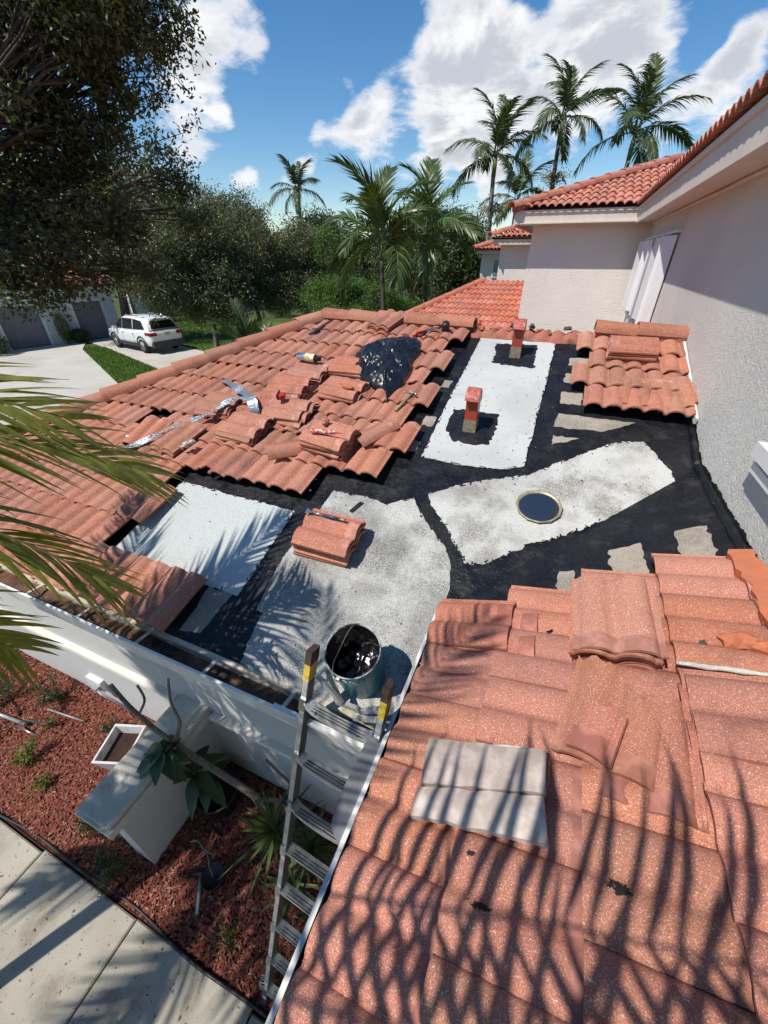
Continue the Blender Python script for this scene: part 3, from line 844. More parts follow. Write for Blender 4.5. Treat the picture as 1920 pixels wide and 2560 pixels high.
BARE_A = ([(0.27, 2.02), (0.345, 2.03), (0.34, 1.80), (0.26, 1.79)], [(0.52, 2.23), (0.68, 2.30), (0.69, 1.97), (0.52, 1.96)], [(0.85, 2.42), (1.00, 2.46), (0.98, 2.10), (0.84, 2.09)])
for k, poly in enumerate(BARE_A):
    MB().prism([on_a(x, y) for x, y in jag(poly, 0.016, 0.03, 80 + k)], N_A * 0.001, N_A * 0.0045).build('bare_patch', 'bare_patch', side_roof)
# tar ridge brushed up the foot of the wall and in the valley
pts = [on_a(X_WALL - 0.012, y, 0.0) for y in np.linspace(2.08, 3.26, 14)]
b = MB(); b.tube(pts, [0.03 + 0.008 * mnoise.noise(Vector((p.y * 9, 0, 0))) for p in pts], 8)
pts = [on_b(X_WALL - 0.012, y, 0.0) for y in np.linspace(3.26, 3.74, 8)]
b.tube(pts, 0.03, 8)
b.build('tar_fillet', 'tar', side_roof)
b = MB(); lo_, hi_ = [], []
for y in np.linspace(2.06, 3.74, 120):
    zb = max(z_mem_a(X_WALL), z_mem_b(y))
    lo_.append((X_WALL - 0.003, y, zb - 0.01)); hi_.append((X_WALL - 0.003, y, zb + 0.045 + 0.022 * mnoise.noise(Vector((y * 11, 2, 0))) + 0.014 * mnoise.noise(Vector((y * 46, 5, 0)))))
b.grid([lo_, hi_], smooth=False); b.build('tar_upstand', 'tar', side_roof)

# --- tiles of the back slope
ROWS = [0.94, 1.245, 1.55, 1.85, 2.15, 2.46, 2.78, 3.095, 3.41, 3.72, 4.035, 4.35, 4.66]
R_END = [-1.84, -2.82, -2.67, -2.82, -1.60, -1.12, -1.00, -1.16, -1.02, -1.20, -1.06, -1.19, -1.04]
UP_B = Vector((0, CB, SNB)); UP_A = Vector((CA, 0, SNA))
rt = random.Random(5)
hip_n = Vector((-1.0, 0.693, 0)).normalized()
GAPS = {(4, 6), (5, 8)}
for i, y in enumerate(ROWS):
    j = 0
    while True:
        x = R_END[i] - TILE_W * (j + 1)
        if x + 0.33 < hip_x(y) + 0.02: break
        jit = 1.0 if i > 3 else 1.3
        if (i, j) not in GAPS:
            mesh = T_BACK_NOTCH if rt.random() < 0.04 else T_BACK
            o = lay_tile(mesh, back_roof, (x + rt.uniform(-0.004, 0.004), y + rt.uniform(-0.008, 0.008), z_tile_b(y)), UP_B, N_B, 0.026, jit, rng=rt)
            if x < hip_x(y + 0.42) + 0.10:
                if cut_mesh(o, (hip_x(2.0) + 0.03, 2.0, 0), hip_n) < 3: bpy.data.objects.remove(o)
        j += 1
for i, (y, x0) in {9: (3.72, 0.27), 10: (4.035, 0.14), 11: (4.35, 0.27), 12: (4.66, 0.14)}.items():
    x = x0
    while x < X_WALL - 0.05:
        o = lay_tile(T_BACK, back_roof, (x, y + rt.uniform(-0.006, 0.006), z_tile_b(y)), UP_B, N_B, 0.026, 1.0, rng=rt)
        if x + 0.34 > X_WALL - 0.03: cut_mesh(o, (X_WALL - 0.03, 0, 0), (1, 0, 0))
        x += TILE_W
# white cut flashing along the wall beside the tiles
MB().beam(on_b(X_WALL - 0.022, 3.70, 0.085), on_b(X_WALL - 0.022, 4.95, 0.085), 0.018, 0.05, N_B).build('wall_flashing', 'white_metal', back_roof)
# hip and ridge caps, bedded in red mortar
hipd = Vector((hip_x(1.0) - hip_x(5.08), 1.0 - 5.08, SB * (1.0 - 5.08))).normalized()
htop = Vector((-2.97, 5.06, z_tile_b(5.06)))
b = MB()
b.beam(htop + Vector((0, 0, 0.01)), htop + hipd * 5.6 + Vector((0, 0, 0.01)), 0.20, 0.075)
b.beam((-2.97, RIDGE_Y, z_tile_b(RIDGE_Y) + 0.01), (-1.05, RIDGE_Y, z_tile_b(RIDGE_Y) + 0.01), 0.20, 0.075)
b.beam((0.30, RIDGE_Y, z_tile_b(RIDGE_Y) + 0.01), (X_WALL - 0.01, RIDGE_Y, z_tile_b(RIDGE_Y) + 0.01), 0.20, 0.075)
b.build('mortar_bed', 'mortar_red', back_roof)
for k in range(14):
    a = htop + hipd * (0.40 * k + 0.42)
    up = -hipd; side = up.cross(Vector((0, 0, 1))).normalized(); nn = side.cross(up)
    rot = Matrix.Rotation(-0.035, 3, side) @ Matrix.Rotation(rt.uniform(-0.02, 0.02), 3, nn)
    put(bpy.data.objects.new('ridge_cap', CAP_BACK), back_roof, basis(a + nn * 0.045, rot @ side, rot @ up, rot @ nn))
for x0 in (-2.97, -2.58, -2.19, -1.80, -1.42, 0.28, 0.67):
    up = Vector((1, 0, 0)); side = up.cross(Vector((0, 0, 1))); nn = Vector((0, 0, 1))
    rot = Matrix.Rotation(-0.03 + rt.uniform(-0.01, 0.01), 3, side) @ Matrix.Rotation(rt.uniform(-0.03, 0.03), 3, nn)
    put(bpy.data.objects.new('ridge_cap', CAP_BACK), back_roof, basis((x0, RIDGE_Y, z_tile_b(RIDGE_Y) + 0.045 + (0.012 if x0 > 0 else 0)), rot @ side, rot @ up, rot @ nn))

# --- tiles of the side slope
COURSES = [(-0.285, 1.62), (0.035, 1.77), (0.373, 1.92), (0.687, 2.06)]
for i, (x, yend) in enumerate(COURSES):
    y = yend
    while y > -1.1:
        lay_tile(T_SIDE, side_roof, (x + rt.uniform(-0.006, 0.006), y, z_tile_a(x)), UP_A, N_A, 0.030, 1.0, rng=rt)
        y -= 0.295
# fillet tiles cut against the wall
y = 1.90
while y > -1.0:
    o = lay_tile(T_SIDE, side_roof, (0.99, y, z_tile_a(0.99)), UP_A, N_A, 0.026, 0.6, rng=rt)
    cut_mesh(o, (X_WALL - 0.005, 0, 0), (1, 0, 0))
    y -= 0.295
# orange mortar run at the top corner by the wall
b = MB()
pts = [(1.02, 2.03), (1.05, 1.92), (1.045, 1.80), (1.03, 1.70), (1.035, 1.60), (1.05, 1.50)]
b.prism([on_a(x, y) for x, y in jag([(1.00, 2.05), (1.085, 2.05), (1.095, 1.45), (1.03, 1.45), (1.00, 1.62), (1.02, 1.78), (0.99, 1.90)], 0.01, 0.03, 9)], N_A * 0.02, N_A * 0.125)
b.build('mortar_edge', 'mortar_orange', side_roof)

# --- walls
b = MB()
b.box((-3.12, 1.26, 1.06), (6.0, 0.20, 2.12))
b.build('front_wall', 'stucco_white', house)
b = MB(); b.box((-0.04, -0.52, 1.15), (0.16, 3.35, 2.30)); b.build('porch_wall', 'stucco_white', house)
b = MB(); b.box((X_WALL + 0.12, 4.40, 2.42), (0.24, 12.6, 4.84)); b.build('upper_wall', 'stucco_house', house)
b = MB(); b.box((0.06, 10.72, 2.40), (2.28, 0.24, 4.80)); b.box((-0.97, 13.3, 2.42), (0.22, 4.9, 4.84)); b.build('wing_wall', 'stucco_wing', house)
# moulded band along the front wall
def band(parent, x0, x1, y, z, name='wall_band'):
    prof = [(0.0, 0.0), (0.055, 0.0), (0.06, -0.03), (0.045, -0.045), (0.045, -0.075), (0.02, -0.10), (0.0, -0.12)]
    b = MB(); b.grid([[(x, y - p[0], z + p[1]) for p in prof] for x in (x0, x1)], smooth=False)
    b.add([(x0, y - p[0], z + p[1]) for p in prof], [tuple(range(len(prof)))]); b.add([(x1, y - p[0], z + p[1]) for p in prof], [tuple(reversed(range(len(prof))))])
    return b.build(name, 'band_paint', parent)


band(house, -6.1, -2.44, 1.16, 0.95); band(house, -2.04, -0.12, 1.16, 0.95)

# --- front gutter, full of wet leaf muck
GX0, GX1 = -6.0, -0.40
gut = MB()
sec = [(0.955, 2.175), (0.955, 2.09), (0.845, 2.09), (0.828, 2.20), (0.824, 2.232), (0.838, 2.236), (0.840, 2.214), (0.855, 2.102), (0.945, 2.102), (0.945, 2.175)]
gut.grid([[(x, y, z) for y, z in sec] for x in np.linspace(GX0, GX1, 2)], smooth=False)
gut.add([(GX1, y, z) for y, z in sec[:5] + [(0.955, 2.21)]], [(0, 1, 2, 3, 4, 5)])
front_gutter = gut.build('front_gutter', 'white_metal', house)
rows = []
for x in np.linspace(GX0, GX1, 120):
    rows.append([(x, y, 2.175 + 0.022 * mnoise.noise(Vector((x * 5, y * 14, 2))) - 0.02 * smoothstep(-2.2, -1.2, x)) for y in np.linspace(0.846, 0.952, 7)])
tag(MB().grid(rows, flip=True).build('muck', 'gutter_muck', front_gutter), None, None)
for x in np.arange(-5.6, -0.45, 0.52):
    MB().beam((x, 0.836, 2.222), (x + 0.012, 0.95, 2.222), 0.022, 0.006).build('hanger', 'cream_metal', front_gutter)
b = MB(); b.beam((GX0, 0.962, 2.198), (-0.36, 0.962, 2.198), 0.028, 0.02); b.build('drip_edge', 'cream_metal', house)
b = MB(); b.beam((-0.96, 0.831, 2.236), (-0.42, 0.831, 2.236), 0.026, 0.024); b.box((-0.425, 0.855, 2.24), (0.05, 0.06, 0.07)); b.build('gutter_end_cap', 'white_metal', front_gutter)
# soffit board behind the gutter
b = MB(); b.box((-3.1, 1.06, 2.09), (5.9, 0.20, 0.02)); b.build('soffit', 'stucco_white', house)

# --- side gutter (black inside, white lip)
sec = [(-0.225, 2.46), (-0.225, 2.27), (-0.325, 2.27), (-0.345, 2.36), (-0.345, 2.385), (-0.333, 2.385), (-0.333, 2.362), (-0.315, 2.282), (-0.237, 2.282), (-0.237, 2.46)]
b = MB(); b.grid([[(x, y, z) for x, z in sec] for y in (-2.0, 1.60)], smooth=False, flip=True)
b.add([(x, 1.60, z) for x, z in sec[:5]], [(4, 3, 2, 1, 0)])
side_gutter = b.build('side_gutter', 'gutter_dark', house)
b = MB()
lip = [(-0.345 + 0.004 * mnoise.noise(Vector((y * 2, 1, 1))), y, 2.387) for y in np.linspace(-2.0, 1.61, 40)]
for p, q in zip(lip[:-1], lip[1:]): b.beam(p, q, 0.018, 0.012)
b.build('gutter_lip', 'white_metal', side_gutter)
for y in (-0.62, -0.02, 0.62, 0.98, 1.26, 1.46):
    MB().tube([(-0.352, y, 2.372), (-0.30, y + 0.003, 2.375), (-0.20, y + 0.004, 2.385)], 0.009, 8).build('gutter_ferrule', 'steel', side_gutter)
for y in (1.05, 1.34):
    b = MB()
    for q in range(3): b.beam((-0.315 + 0.012 * q, y - 0.03, 2.38), (-0.275 + 0.012 * q, y + 0.03, 2.42), 0.008, 0.004)
    b.build('gutter_clip', 'steel', side_gutter)
# bent splash plate fixed to the lip
def plate():
    outl = [(0.86, 0.0), (0.885, 0.055), (0.72, 0.075), (0.52, 0.078), (0.46, 0.062), (0.42, 0.0)]
    ex = Vector((-0.80, 0, 0.45)).normalized()
    pts = [Vector((-0.350, y, 2.378)) + ex * t for y, t in outl]
    nrm = ex.cross(Vector((0, 1, 0)))
    return MB().prism(pts, nrm * -0.0012, nrm * 0.0012).build('splash_plate', 'plate_grey', side_gutter)
plate()

# --- upper storey: soffit, fascia, shutters, sill
FX, FY, FZ = 0.795, 10.27, 4.67
b = MB()
b.box(((FX + X_WALL) / 2 + 0.02, 4.3, FZ + 0.035), (X_WALL - FX, 12.4, 0.02)); b.box(((-1.43 + X_WALL) / 2, (FY + 10.62) / 2, FZ + 0.03), (2.54 - 0.03, 0.50, 0.02))
b.build('soffit', 'fascia_paint', house)
b = MB()
b.box((FX + 0.012, (FY - 2.1) / 2, FZ + 0.10), (0.025, FY + 2.1, 0.20)); b.box((FX - 0.008, (FY - 2.1) / 2 - 0.01, FZ + 0.2225), (0.035, FY + 2.08, 0.045))
b.box(((-1.45 + FX) / 2, FY + 0.012, FZ + 0.10), (FX + 1.45, 0.025, 0.20)); b.box(((-1.47 + FX) / 2 - 0.01, FY - 0.008, FZ + 0.2225), (FX + 1.45, 0.035, 0.045))
b.box((-1.44, 12.7, FZ + 0.10), (0.025, 4.8, 0.20))
b.build('fascia', 'fascia_paint', house)
# moulding joint between wall and soffit
MB().tube([(X_WALL - 0.01, y, FZ + 0.005 + 0.004 * math.sin(y * 3)) for y in np.linspace(-1.5, 10.5, 30)], 0.02, 6).build('soffit_bead', 'fascia_paint', house)
# accordion storm shutter, folded open
shutter = MB().box((X_WALL - 0.03, 8.8, 4.42), (0.06, 3.3, 0.03)).box((X_WALL - 0.03, 8.8, 3.26), (0.05, 3.5, 0.03)).build('storm_shutter', 'shutter_white', house)
yy = [7.25, 7.50, 7.62, 8.30, 8.42, 8.75, 9.35, 9.45, 9.80, 10.35]
for k in range(len(yy) - 1):
    xa, xb = (X_WALL - 0.02, X_WALL - 0.14) if k % 2 == 0 else (X_WALL - 0.14, X_WALL - 0.02)
    b = MB(); b.prism([(xa, yy[k], 3.285), (xb, yy[k + 1], 3.285), (xb, yy[k + 1], 4.38), (xa, yy[k], 4.38)], (0, 0, 0), Vector((yy[k + 1] - yy[k], xa - xb, 0)).normalized() * -0.008)
    b.build('shutter_panel', 'shutter_white', shutter)
    if k in (1, 3, 6): MB().box((xa - 0.012, yy[k], 3.83), (0.03, 0.05, 1.10)).build('shutter_post', 'plate_grey' if k == 3 else 'shutter_white', shutter)
for k in (0, 2, 4, 6, 8):
    MB().box((X_WALL - 0.08, yy[k], 3.262), (0.06, 0.05, 0.03)).build('shutter_roller', 'dark_steel', shutter)
b = MB(); b.box((1.07, 1.33, 3.32), (0.09, 2.30, 0.075)); b.box((1.08, 1.33, 3.225), (0.06, 2.28, 0.05)); b.build('window_sill', 'white_metal', house)
b = MB(); b.box((1.105, 1.50, 3.95), (0.02, 1.9, 1.10)); b.build('window_pane', 'window_glass', house)

# --- upper roofs
SU = 0.33; CU, SNU = math.cos(math.atan(SU)), math.sin(math.atan(SU))
EZ = 4.925
wing_roof = MB().prism([(-1.42, FY + 0.03, EZ - 0.01), (FX + 0.02, FY + 0.03, EZ - 0.01), (4.71, 14.20, EZ + SU * 4 - 0.02), (2.54, 14.20, EZ + SU * 4 - 0.02)], (0, 0, -0.06), (0, 0, 0)).build('wing_roof', 'mortar_red', house)
upper_roof = MB().prism([(FX + 0.03, -2.0, EZ - 0.01), (4.71, -2.0, EZ + SU * 4 - 0.02), (4.71, 14.20, EZ + SU * 4 - 0.02), (FX + 0.03, FY + 0.02, EZ - 0.01)], (0, 0, -0.06), (0, 0, 0)).build('upper_roof', 'mortar_red', house)
MB().prism([(-1.46, 10.20, EZ - 0.02), (2.54, 14.20, EZ + SU * 4 - 0.02), (2.54, 14.35, EZ + SU * 4 - 0.02), (-1.46, 18.35, EZ - 0.02)], (0, 0, -0.05), (0, 0, 0)).build('wing_roof_side', 'mortar_red', house)
UPU = Vector((0, CU, SNU)); NU = Vector((0, -SNU, CU)); UPR = Vector((CU, 0, SNU)); NR = Vector((-SNU, 0, CU))
hip_nu = Vector((-1, 1, 0)).normalized()
for r in range(12):
    y = 10.205 + r * 0.325
    x = -1.60 + (0.15 if r % 2 else 0.0) + math.floor((y - 10.205) / 0.3) * 0.3
    while x < 0.71 + (y - 10.20) + 0.1:
        o = lay_tile(T_UP, wing_roof, (x, y, EZ + SU * (y - 10.20)), UPU, NU, 0.026, 0.8, rng=rt)
        if x < -1.46 + (y - 10.20) + 0.45:
            if cut_mesh(o, (-1.42, 10.20, 0), hip_nu) < 3: bpy.data.objects.remove(o)
        x += TILE_W
y = -1.5
while y < 9.98:
    for q in range(1):
        lay_tile(T_UP, upper_roof, (FX - 0.065, y + 0.3, EZ - 0.02), UPR, NR, 0.030, 1.0, rng=rt)
    y += TILE_W
hd = Vector((1, 1, SU)).normalized()
MB().beam(Vector((-1.44, 10.22, EZ + 0.02)), Vector((-1.44, 10.22, EZ + 0.02)) + hd * 4.6, 0.20, 0.10).build('mortar_bed', 'mortar_red', wing_roof)
for k in range(11):
    a = Vector((-1.52, 10.13, EZ + 0.04)) + hd * (0.40 * k)
    side = hd.cross(Vector((0, 0, 1))).normalized(); nn = side.cross(hd)
    rot = Matrix.Rotation(-0.03, 3, side)
    put(bpy.data.objects.new('ridge_cap', CAP_UP), wing_roof, basis(a, rot @ side, rot @ hd, rot @ nn))

# ================================================================ NEIGHBOURING HOUSES
def roof_face(parent, name, x_of, y0, y1, z0, slope, matn='mortar_red'):
    pass


# the attached house behind the ridge: low tiled roof, stepped walls
nb = thing('rear_townhouse', 'attached townhouse behind the ridge with a low orange tiled roof', 'house', (-2.5, 13, FAR_Z))
NS = 0.30
def z_nb(y): return 3.47 + NS * (y - 14.0)
def nb_hip(y): return -2.62 - 0.62 * (14.0 - y)
nroof = MB().prism([(nb_hip(8.2), 8.2, z_nb(8.2)), (-1.12, 8.2, z_nb(8.2)), (-1.12, 14.0, z_nb(14.0)), (-2.62, 14.0, z_nb(14.0))], (0, 0, -0.08), (0, 0, 0)).build('roof', 'mortar_red', nb)
UPN = Vector((0, 1, NS)).normalized(); NN = Vector((0, -NS, 1)).normalized()
nhip_n = Vector((-1, 0.62, 0)).normalized()
for r in range(15):
    y = 9.05 + r * 0.33
    x = -1.10 - TILE_W - (0.15 if r % 2 else 0)
    o = None
    while x + 0.3 > nb_hip(y):
        o = lay_tile(T_FAR, nroof, (x, y, z_nb(y) + 0.01), UPN, NN, 0.024, 0.5, rng=rt)
        if x < nb_hip(y + 0.42) + 0.02:
            if cut_mesh(o, (nb_hip(10.0), 10.0, 0), nhip_n) < 3: bpy.data.objects.remove(o)
        x -= TILE_W
nd_ = Vector((nb_hip(9.0) - nb_hip(14.0), -5.0, -NS * 5)).normalized()
for k in range(14):
    a = Vector((-2.62, 14.0, z_nb(14) + 0.05)) + nd_ * (0.40 * k + 0.42)
    up = -nd_; side = up.cross(Vector((0, 0, 1))).normalized(); nn = side.cross(up)
    put(bpy.data.objects.new('ridge_cap', CAP_FAR), nroof, basis(a, side, up, nn))
b = MB().tube([(-2.05, 11.05, z_nb(11.05)), (-2.05, 11.05, z_nb(11.05) + 0.20)], 0.055, 10)
b.build('vent_pipe', 'vent_red', nb)
b = MB(); b.box((-1.62, 15.3, 2.25), (1.6, 0.25, 4.5)); b.box((-2.31, 17.0, 2.25), (0.2, 3.2, 4.5)); b.build('wall', 'stucco_wing', nb)
NZ = 4.44
b = MB(); b.box((-1.72, 14.86, NZ + 0.07), (1.80, 0.04, 0.14)); b.box((-1.73, 14.83, NZ + 0.165), (1.84, 0.06, 0.05)); b.box((-2.61, 16.3, NZ + 0.07), (0.03, 2.9, 0.14)); b.box((-1.72, 15.1, NZ + 0.01), (1.76, 0.5, 0.02)); b.build('fascia', 'fascia_paint', nb)
uroof = MB().prism([(-2.66, 14.80, NZ + 0.18), (-0.9, 14.80, NZ + 0.18), (-0.9, 16.5, NZ + 0.18 + 0.33 * 1.7), (-0.96, 16.5, NZ + 0.18 + 0.33 * 1.7)], (0, 0, -0.04), (0, 0, 0)).build('upper_roof', 'mortar_red', nb)
for r in range(5):
    y = 14.76 + 0.33 * r; x = -2.70 + 0.33 * r
    while x < -1.0:
        o = lay_tile(T_FAR, uroof, (x, y, NZ + 0.18 + 0.33 * (y - 14.8)), UPU, NU, 0.03, 0.4, rng=rt)
        if x < -2.66 + (y - 14.8) + 0.4:
            if cut_mesh(o, (-2.64, 14.8, 0), hip_nu) < 3: bpy.data.objects.remove(o)
        x += TILE_W
for k in range(4):
    a = Vector((-2.72, 14.72, NZ + 0.23)) + hd * (0.40 * k)
    side = hd.cross(Vector((0, 0, 1))).normalized(); nn = side.cross(hd)
    put(bpy.data.objects.new('ridge_cap', CAP_FAR), uroof, basis(a, side, hd, nn))

# the next one along, with a small window
nb2 = thing('end_townhouse', 'pale end townhouse with a small window behind the palm trunk', 'house', (-3.4, 19.5, FAR_Z))
N2 = 4.24
b = MB(); b.box((-3.05, 19.65, 2.12), (1.6, 0.2, 4.26)); b.box((-3.76, 21.2, 2.12), (0.2, 3.0, 4.26)); b.build('wall', 'stucco_far', nb2)
b = MB(); b.box((-3.1, 19.2, N2 + 0.05), (1.8, 0.05, 0.11)); b.box((-3.99, 20.4, N2 + 0.05), (0.04, 2.4, 0.11)); b.box((-3.1, 19.4, N2 + 0.01), (1.76, 0.4, 0.02)); b.build('fascia', 'fascia_paint', nb2)
r2 = MB().prism([(-4.05, 19.1, N2 + 0.13), (-2.2, 19.1, N2 + 0.13), (-2.2, 20.5, N2 + 0.13 + 0.33 * 1.4), (-2.65, 20.5, N2 + 0.13 + 0.33 * 1.4)], (0, 0, -0.04), (0, 0, 0)).build('roof', 'mortar_red', nb2)
for r in range(4):
    y = 19.05 + 0.33 * r; x = -4.09 + 0.33 * r
    while x < -2.3:
        o = lay_tile(T_FAR, r2, (x, y, N2 + 0.13 + 0.33 * (y - 19.1)), UPU, NU, 0.03, 0.4, rng=rt)
        if x < -4.05 + (y - 19.1) + 0.4:
            if cut_mesh(o, (-4.03, 19.1, 0), hip_nu) < 3: bpy.data.objects.remove(o)
        x += TILE_W
for k in range(3):
    a = Vector((-4.11, 19.02, N2 + 0.18)) + hd * (0.40 * k)
    side = hd.cross(Vector((0, 0, 1))).normalized(); nn = side.cross(hd)
    put(bpy.data.objects.new('ridge_cap', CAP_FAR), r2, basis(a, side, hd, nn))
w = MB(); w.box((-3.13, 19.53, 3.72), (0.44, 0.06, 0.66)); w = w.build('window', 'white_metal', nb2)
MB().box((-3.13, 19.49, 3.74), (0.34, 0.03, 0.54)).build('pane', 'window_glass', w)

# garage house across the driveway
gh = thing('garage_house', 'white garage house with two grey doors and red tiled roof', 'house', (-25.2, 14, FAR_Z))
gu = Vector((0.236, 0.972, 0)).normalized(); gn = Vector((gu.y, -gu.x, 0))      # along the front, outwards
G0 = Vector((-25.0, 11.9, FAR_Z))
def gp(s, out, z): return G0 + gu * s + gn * out + Vector((0, 0, z))
grot = Matrix((gu, gn, Vector((0, 0, 1)))).transposed()
grot = Matrix((gu, -gn, Vector((0, 0, 1)))).transposed()
DOORS = [(0.0, 1.75), (3.25, 4.72)]
DH = 1.85; EH = 2.45
b = MB()
for s0, s1, z0, z1 in ((-6, 0.0, 0, EH), (1.75, 3.25, 0, EH), (4.72, 5.35, 0, EH), (0.0, 1.75, DH, EH), (3.25, 4.72, DH, EH)):
    b.box(gp((s0 + s1) / 2, -0.12, (z0 + z1) / 2), (s1 - s0, 0.24, z1 - z0), grot)
b.box(gp(5.25, -3.6, EH / 2), (0.2, 6.8, EH), grot)
b.build('wall', 'stucco_far', gh)
for s0, s1 in DOORS:
    dr = MB().box(gp((s0 + s1) / 2, -0.215, DH / 2), (s1 - s0 - 0.02, 0.03, DH - 0.02), grot).build('garage_door', 'garage_grey', gh)
    for r in range(5):
        for c in range(4):
            MB().box(gp(s0 + 0.03 + (s1 - s0 - 0.06) * (c + 0.5) / 4, -0.193, DH * (r + 0.5) / 5), ((s1 - s0 - 0.06) / 4 - 0.03, 0.02, DH / 5 - 0.035), grot, top=0.97).build('panel', 'garage_grey', dr)
    b = MB()
    b.box(gp(s0 - 0.02, 0.03, DH / 2), (0.10, 0.07, DH), grot); b.box(gp(s1 + 0.02, 0.03, DH / 2), (0.10, 0.07, DH), grot); b.box(gp((s0 + s1) / 2, 0.03, DH + 0.05), (s1 - s0 + 0.14, 0.07, 0.10), grot)
    b.build('door_surround', 'white_metal', gh)
b = MB(); b.box(gp(2.5, 0.02, 0.55), (1.4, 0.06, 0.07), grot); b.build('wall_band', 'white_metal', gh)
b = MB(); b.box(gp(-0.3, 0.42, EH + 0.06), (11.6, 0.05, 0.20), grot); b.box(gp(-0.3, 0.20, EH - 0.03), (11.5, 0.45, 0.03), grot); b.build('fascia', 'white_metal', gh)
GSL = 0.40
def groof(s, q): return gp(s, 0.45 - q, EH + 0.16 + GSL * q)
gr = MB().prism([groof(-6, 0), groof(5.6, 0), groof(5.0, 4.2), groof(-6, 4.2)], (0, 0, -0.08), (0, 0, 0)).build('roof', 'mortar_red', gh)
UPG = (-gn + Vector((0, 0, GSL))).normalized(); NG = (gn * GSL + Vector((0, 0, 1))).normalized()
for r in range(13):
    q = r * 0.33 - 0.04
    s = 5.55 - 0.06 * r - (0.15 if r % 2 else 0)
    while s > -2.2:
        p = groof(s, q)
        m = basis(p + NG * 0.03, UPG.cross(NG) * (1 if UPG.cross(NG).dot(gu) > 0 else 1), UPG, NG)
        put(bpy.data.objects.new('tile', T_FAR), gr, m)
        s -= TILE_W
b = MB(); b.box(gp(-0.6, -4.6, EH + 1.6), (10.5, 1.2, 4.4), grot); b.build('upper_wall', 'stucco_far', gh)
for s in (0.6, 3.4):
    w = MB().box(gp(s, -3.98, EH + 2.4), (1.1, 0.06, 1.0), grot).build('window', 'white_metal', gh)
    MB().box(gp(s, -3.94, EH + 2.4), (0.95, 0.04, 0.86), grot).build('pane', 'window_glass', w)
ur = MB().prism([gp(-6, -3.5, EH + 3.75), gp(5.2, -3.5, EH + 3.75), gp(5.2, -7.5, EH + 5.2), gp(-6, -7.5, EH + 5.2)], (0, 0, -0.08), (0, 0, 0)).build('upper_roof', 'tile_far', gh)
# house number lettering above the first door
def letters(txt, loc, xdir, zdir, size, matname, parent, name='lettering', extrude=0.004):
    cu = bpy.data.curves.new(name, 'FONT'); cu.body = txt; cu.size = size; cu.align_x = 'CENTER'; cu.align_y = 'CENTER'; cu.extrude = extrude
    ob = bpy.data.objects.new(name + '_curve', cu); COL.objects.link(ob)
    dg = bpy.context.evaluated_depsgraph_get()
    me = bpy.data.meshes.new_from_object(ob.evaluated_get(dg))
    bpy.data.objects.remove(ob); bpy.data.curves.remove(cu)
    me.materials.clear(); me.materials.append(MATS[matname])
    xdir = Vector(xdir).normalized(); zdir = Vector(zdir).normalized(); n = xdir.cross(zdir)
    return put(bpy.data.objects.new(name, me), parent, basis(loc, xdir, zdir, n))
letters('6504', gp(1.05, 0.006, DH + 0.36), gu, (0, 0, 1), 0.20, 'letter_dark', gh, 'house_number')

# second house behind the grey trees
h2 = thing('white_house', 'white house with screened porch half hidden behind grey trees', 'house', (-30, 30, FAR_Z))
h2u = Vector((0.55, 0.835, 0)); h2n = Vector((h2u.y, -h2u.x, 0)); H0 = Vector((-29.5, 24.0, FAR_Z))
h2rot = Matrix((h2u, -h2n, Vector((0, 0, 1)))).transposed()
def hp(s, out, z): return H0 + h2u * s + h2n * out + Vector((0, 0, z))
b = MB(); b.box(hp(4, -2, 1.4), (10, 4, 2.8), h2rot); b.box(hp(10, -3, 2.1), (9, 5, 4.2), h2rot); b.build('wall', 'stucco_far', h2)
b = MB(); b.box(hp(3.2, 0.03, 1.35), (3.4, 0.06, 2.3), h2rot)
pc = b.build('screen_porch', 'dark_glass', h2)
for s in (1.5, 2.6, 3.75, 4.9): MB().box(hp(s, 0.09, 1.35), (0.10, 0.05, 2.4), h2rot).build('post', 'white_metal', pc)
MB().box(hp(3.2, 0.09, 0.95), (3.4, 0.05, 0.08), h2rot).build('rail', 'white_metal', pc)
for s, z in ((8.0, 1.5), (11.2, 1.5), (8.0, 3.3), (11.2, 3.3)):
    w = MB().box(hp(s, -0.47, z), (1.2, 0.08, 1.3), h2rot).build('window', 'white_metal', h2)
    MB().box(hp(s, -0.42, z), (1.05, 0.05, 1.15), h2rot).build('pane', 'window_glass', w)
h2r = MB().prism([hp(-1.4, 0.5, 2.85), hp(5.5, 0.5, 2.85), hp(5.5, -2.5, 4.0), hp(-1.4, -2.5, 4.0)], (0, 0, -0.1), (0, 0, 0)).build('roof', 'tile_far', h2)
h2r2 = MB().prism([hp(5.2, 0.1, 4.25), hp(14.8, 0.1, 4.25), hp(14.0, -3.0, 5.2), hp(6.0, -3.0, 5.2)], (0, 0, -0.1), (0, 0, 0)).build('upper_roof', 'tile_far', h2)
# a red roofed bungalow far down the street
h3 = thing('far_bungalow', 'distant bungalow with red roof at the end of the street', 'house', (-24, 46, FAR_Z))
b = MB(); b.box((-28, 46, 1.6), (9, 5, 3.0)); b.build('wall', 'stucco_far', h3)
MB().prism([(-33, 43.0, 3.15), (-23, 43.0, 3.15), (-24.5, 46, 4.4), (-31.5, 46, 4.4)], (0, 0, -0.1), (0, 0, 0)).build('roof', 'tile_far', h3)
w = MB().box((-26.0, 43.45, 1.8), (1.4, 0.12, 1.1)).build('window', 'white_metal', h3); MB().box((-26.0, 43.38, 1.8), (1.2, 0.06, 0.95)).build('pane', 'window_glass', w)

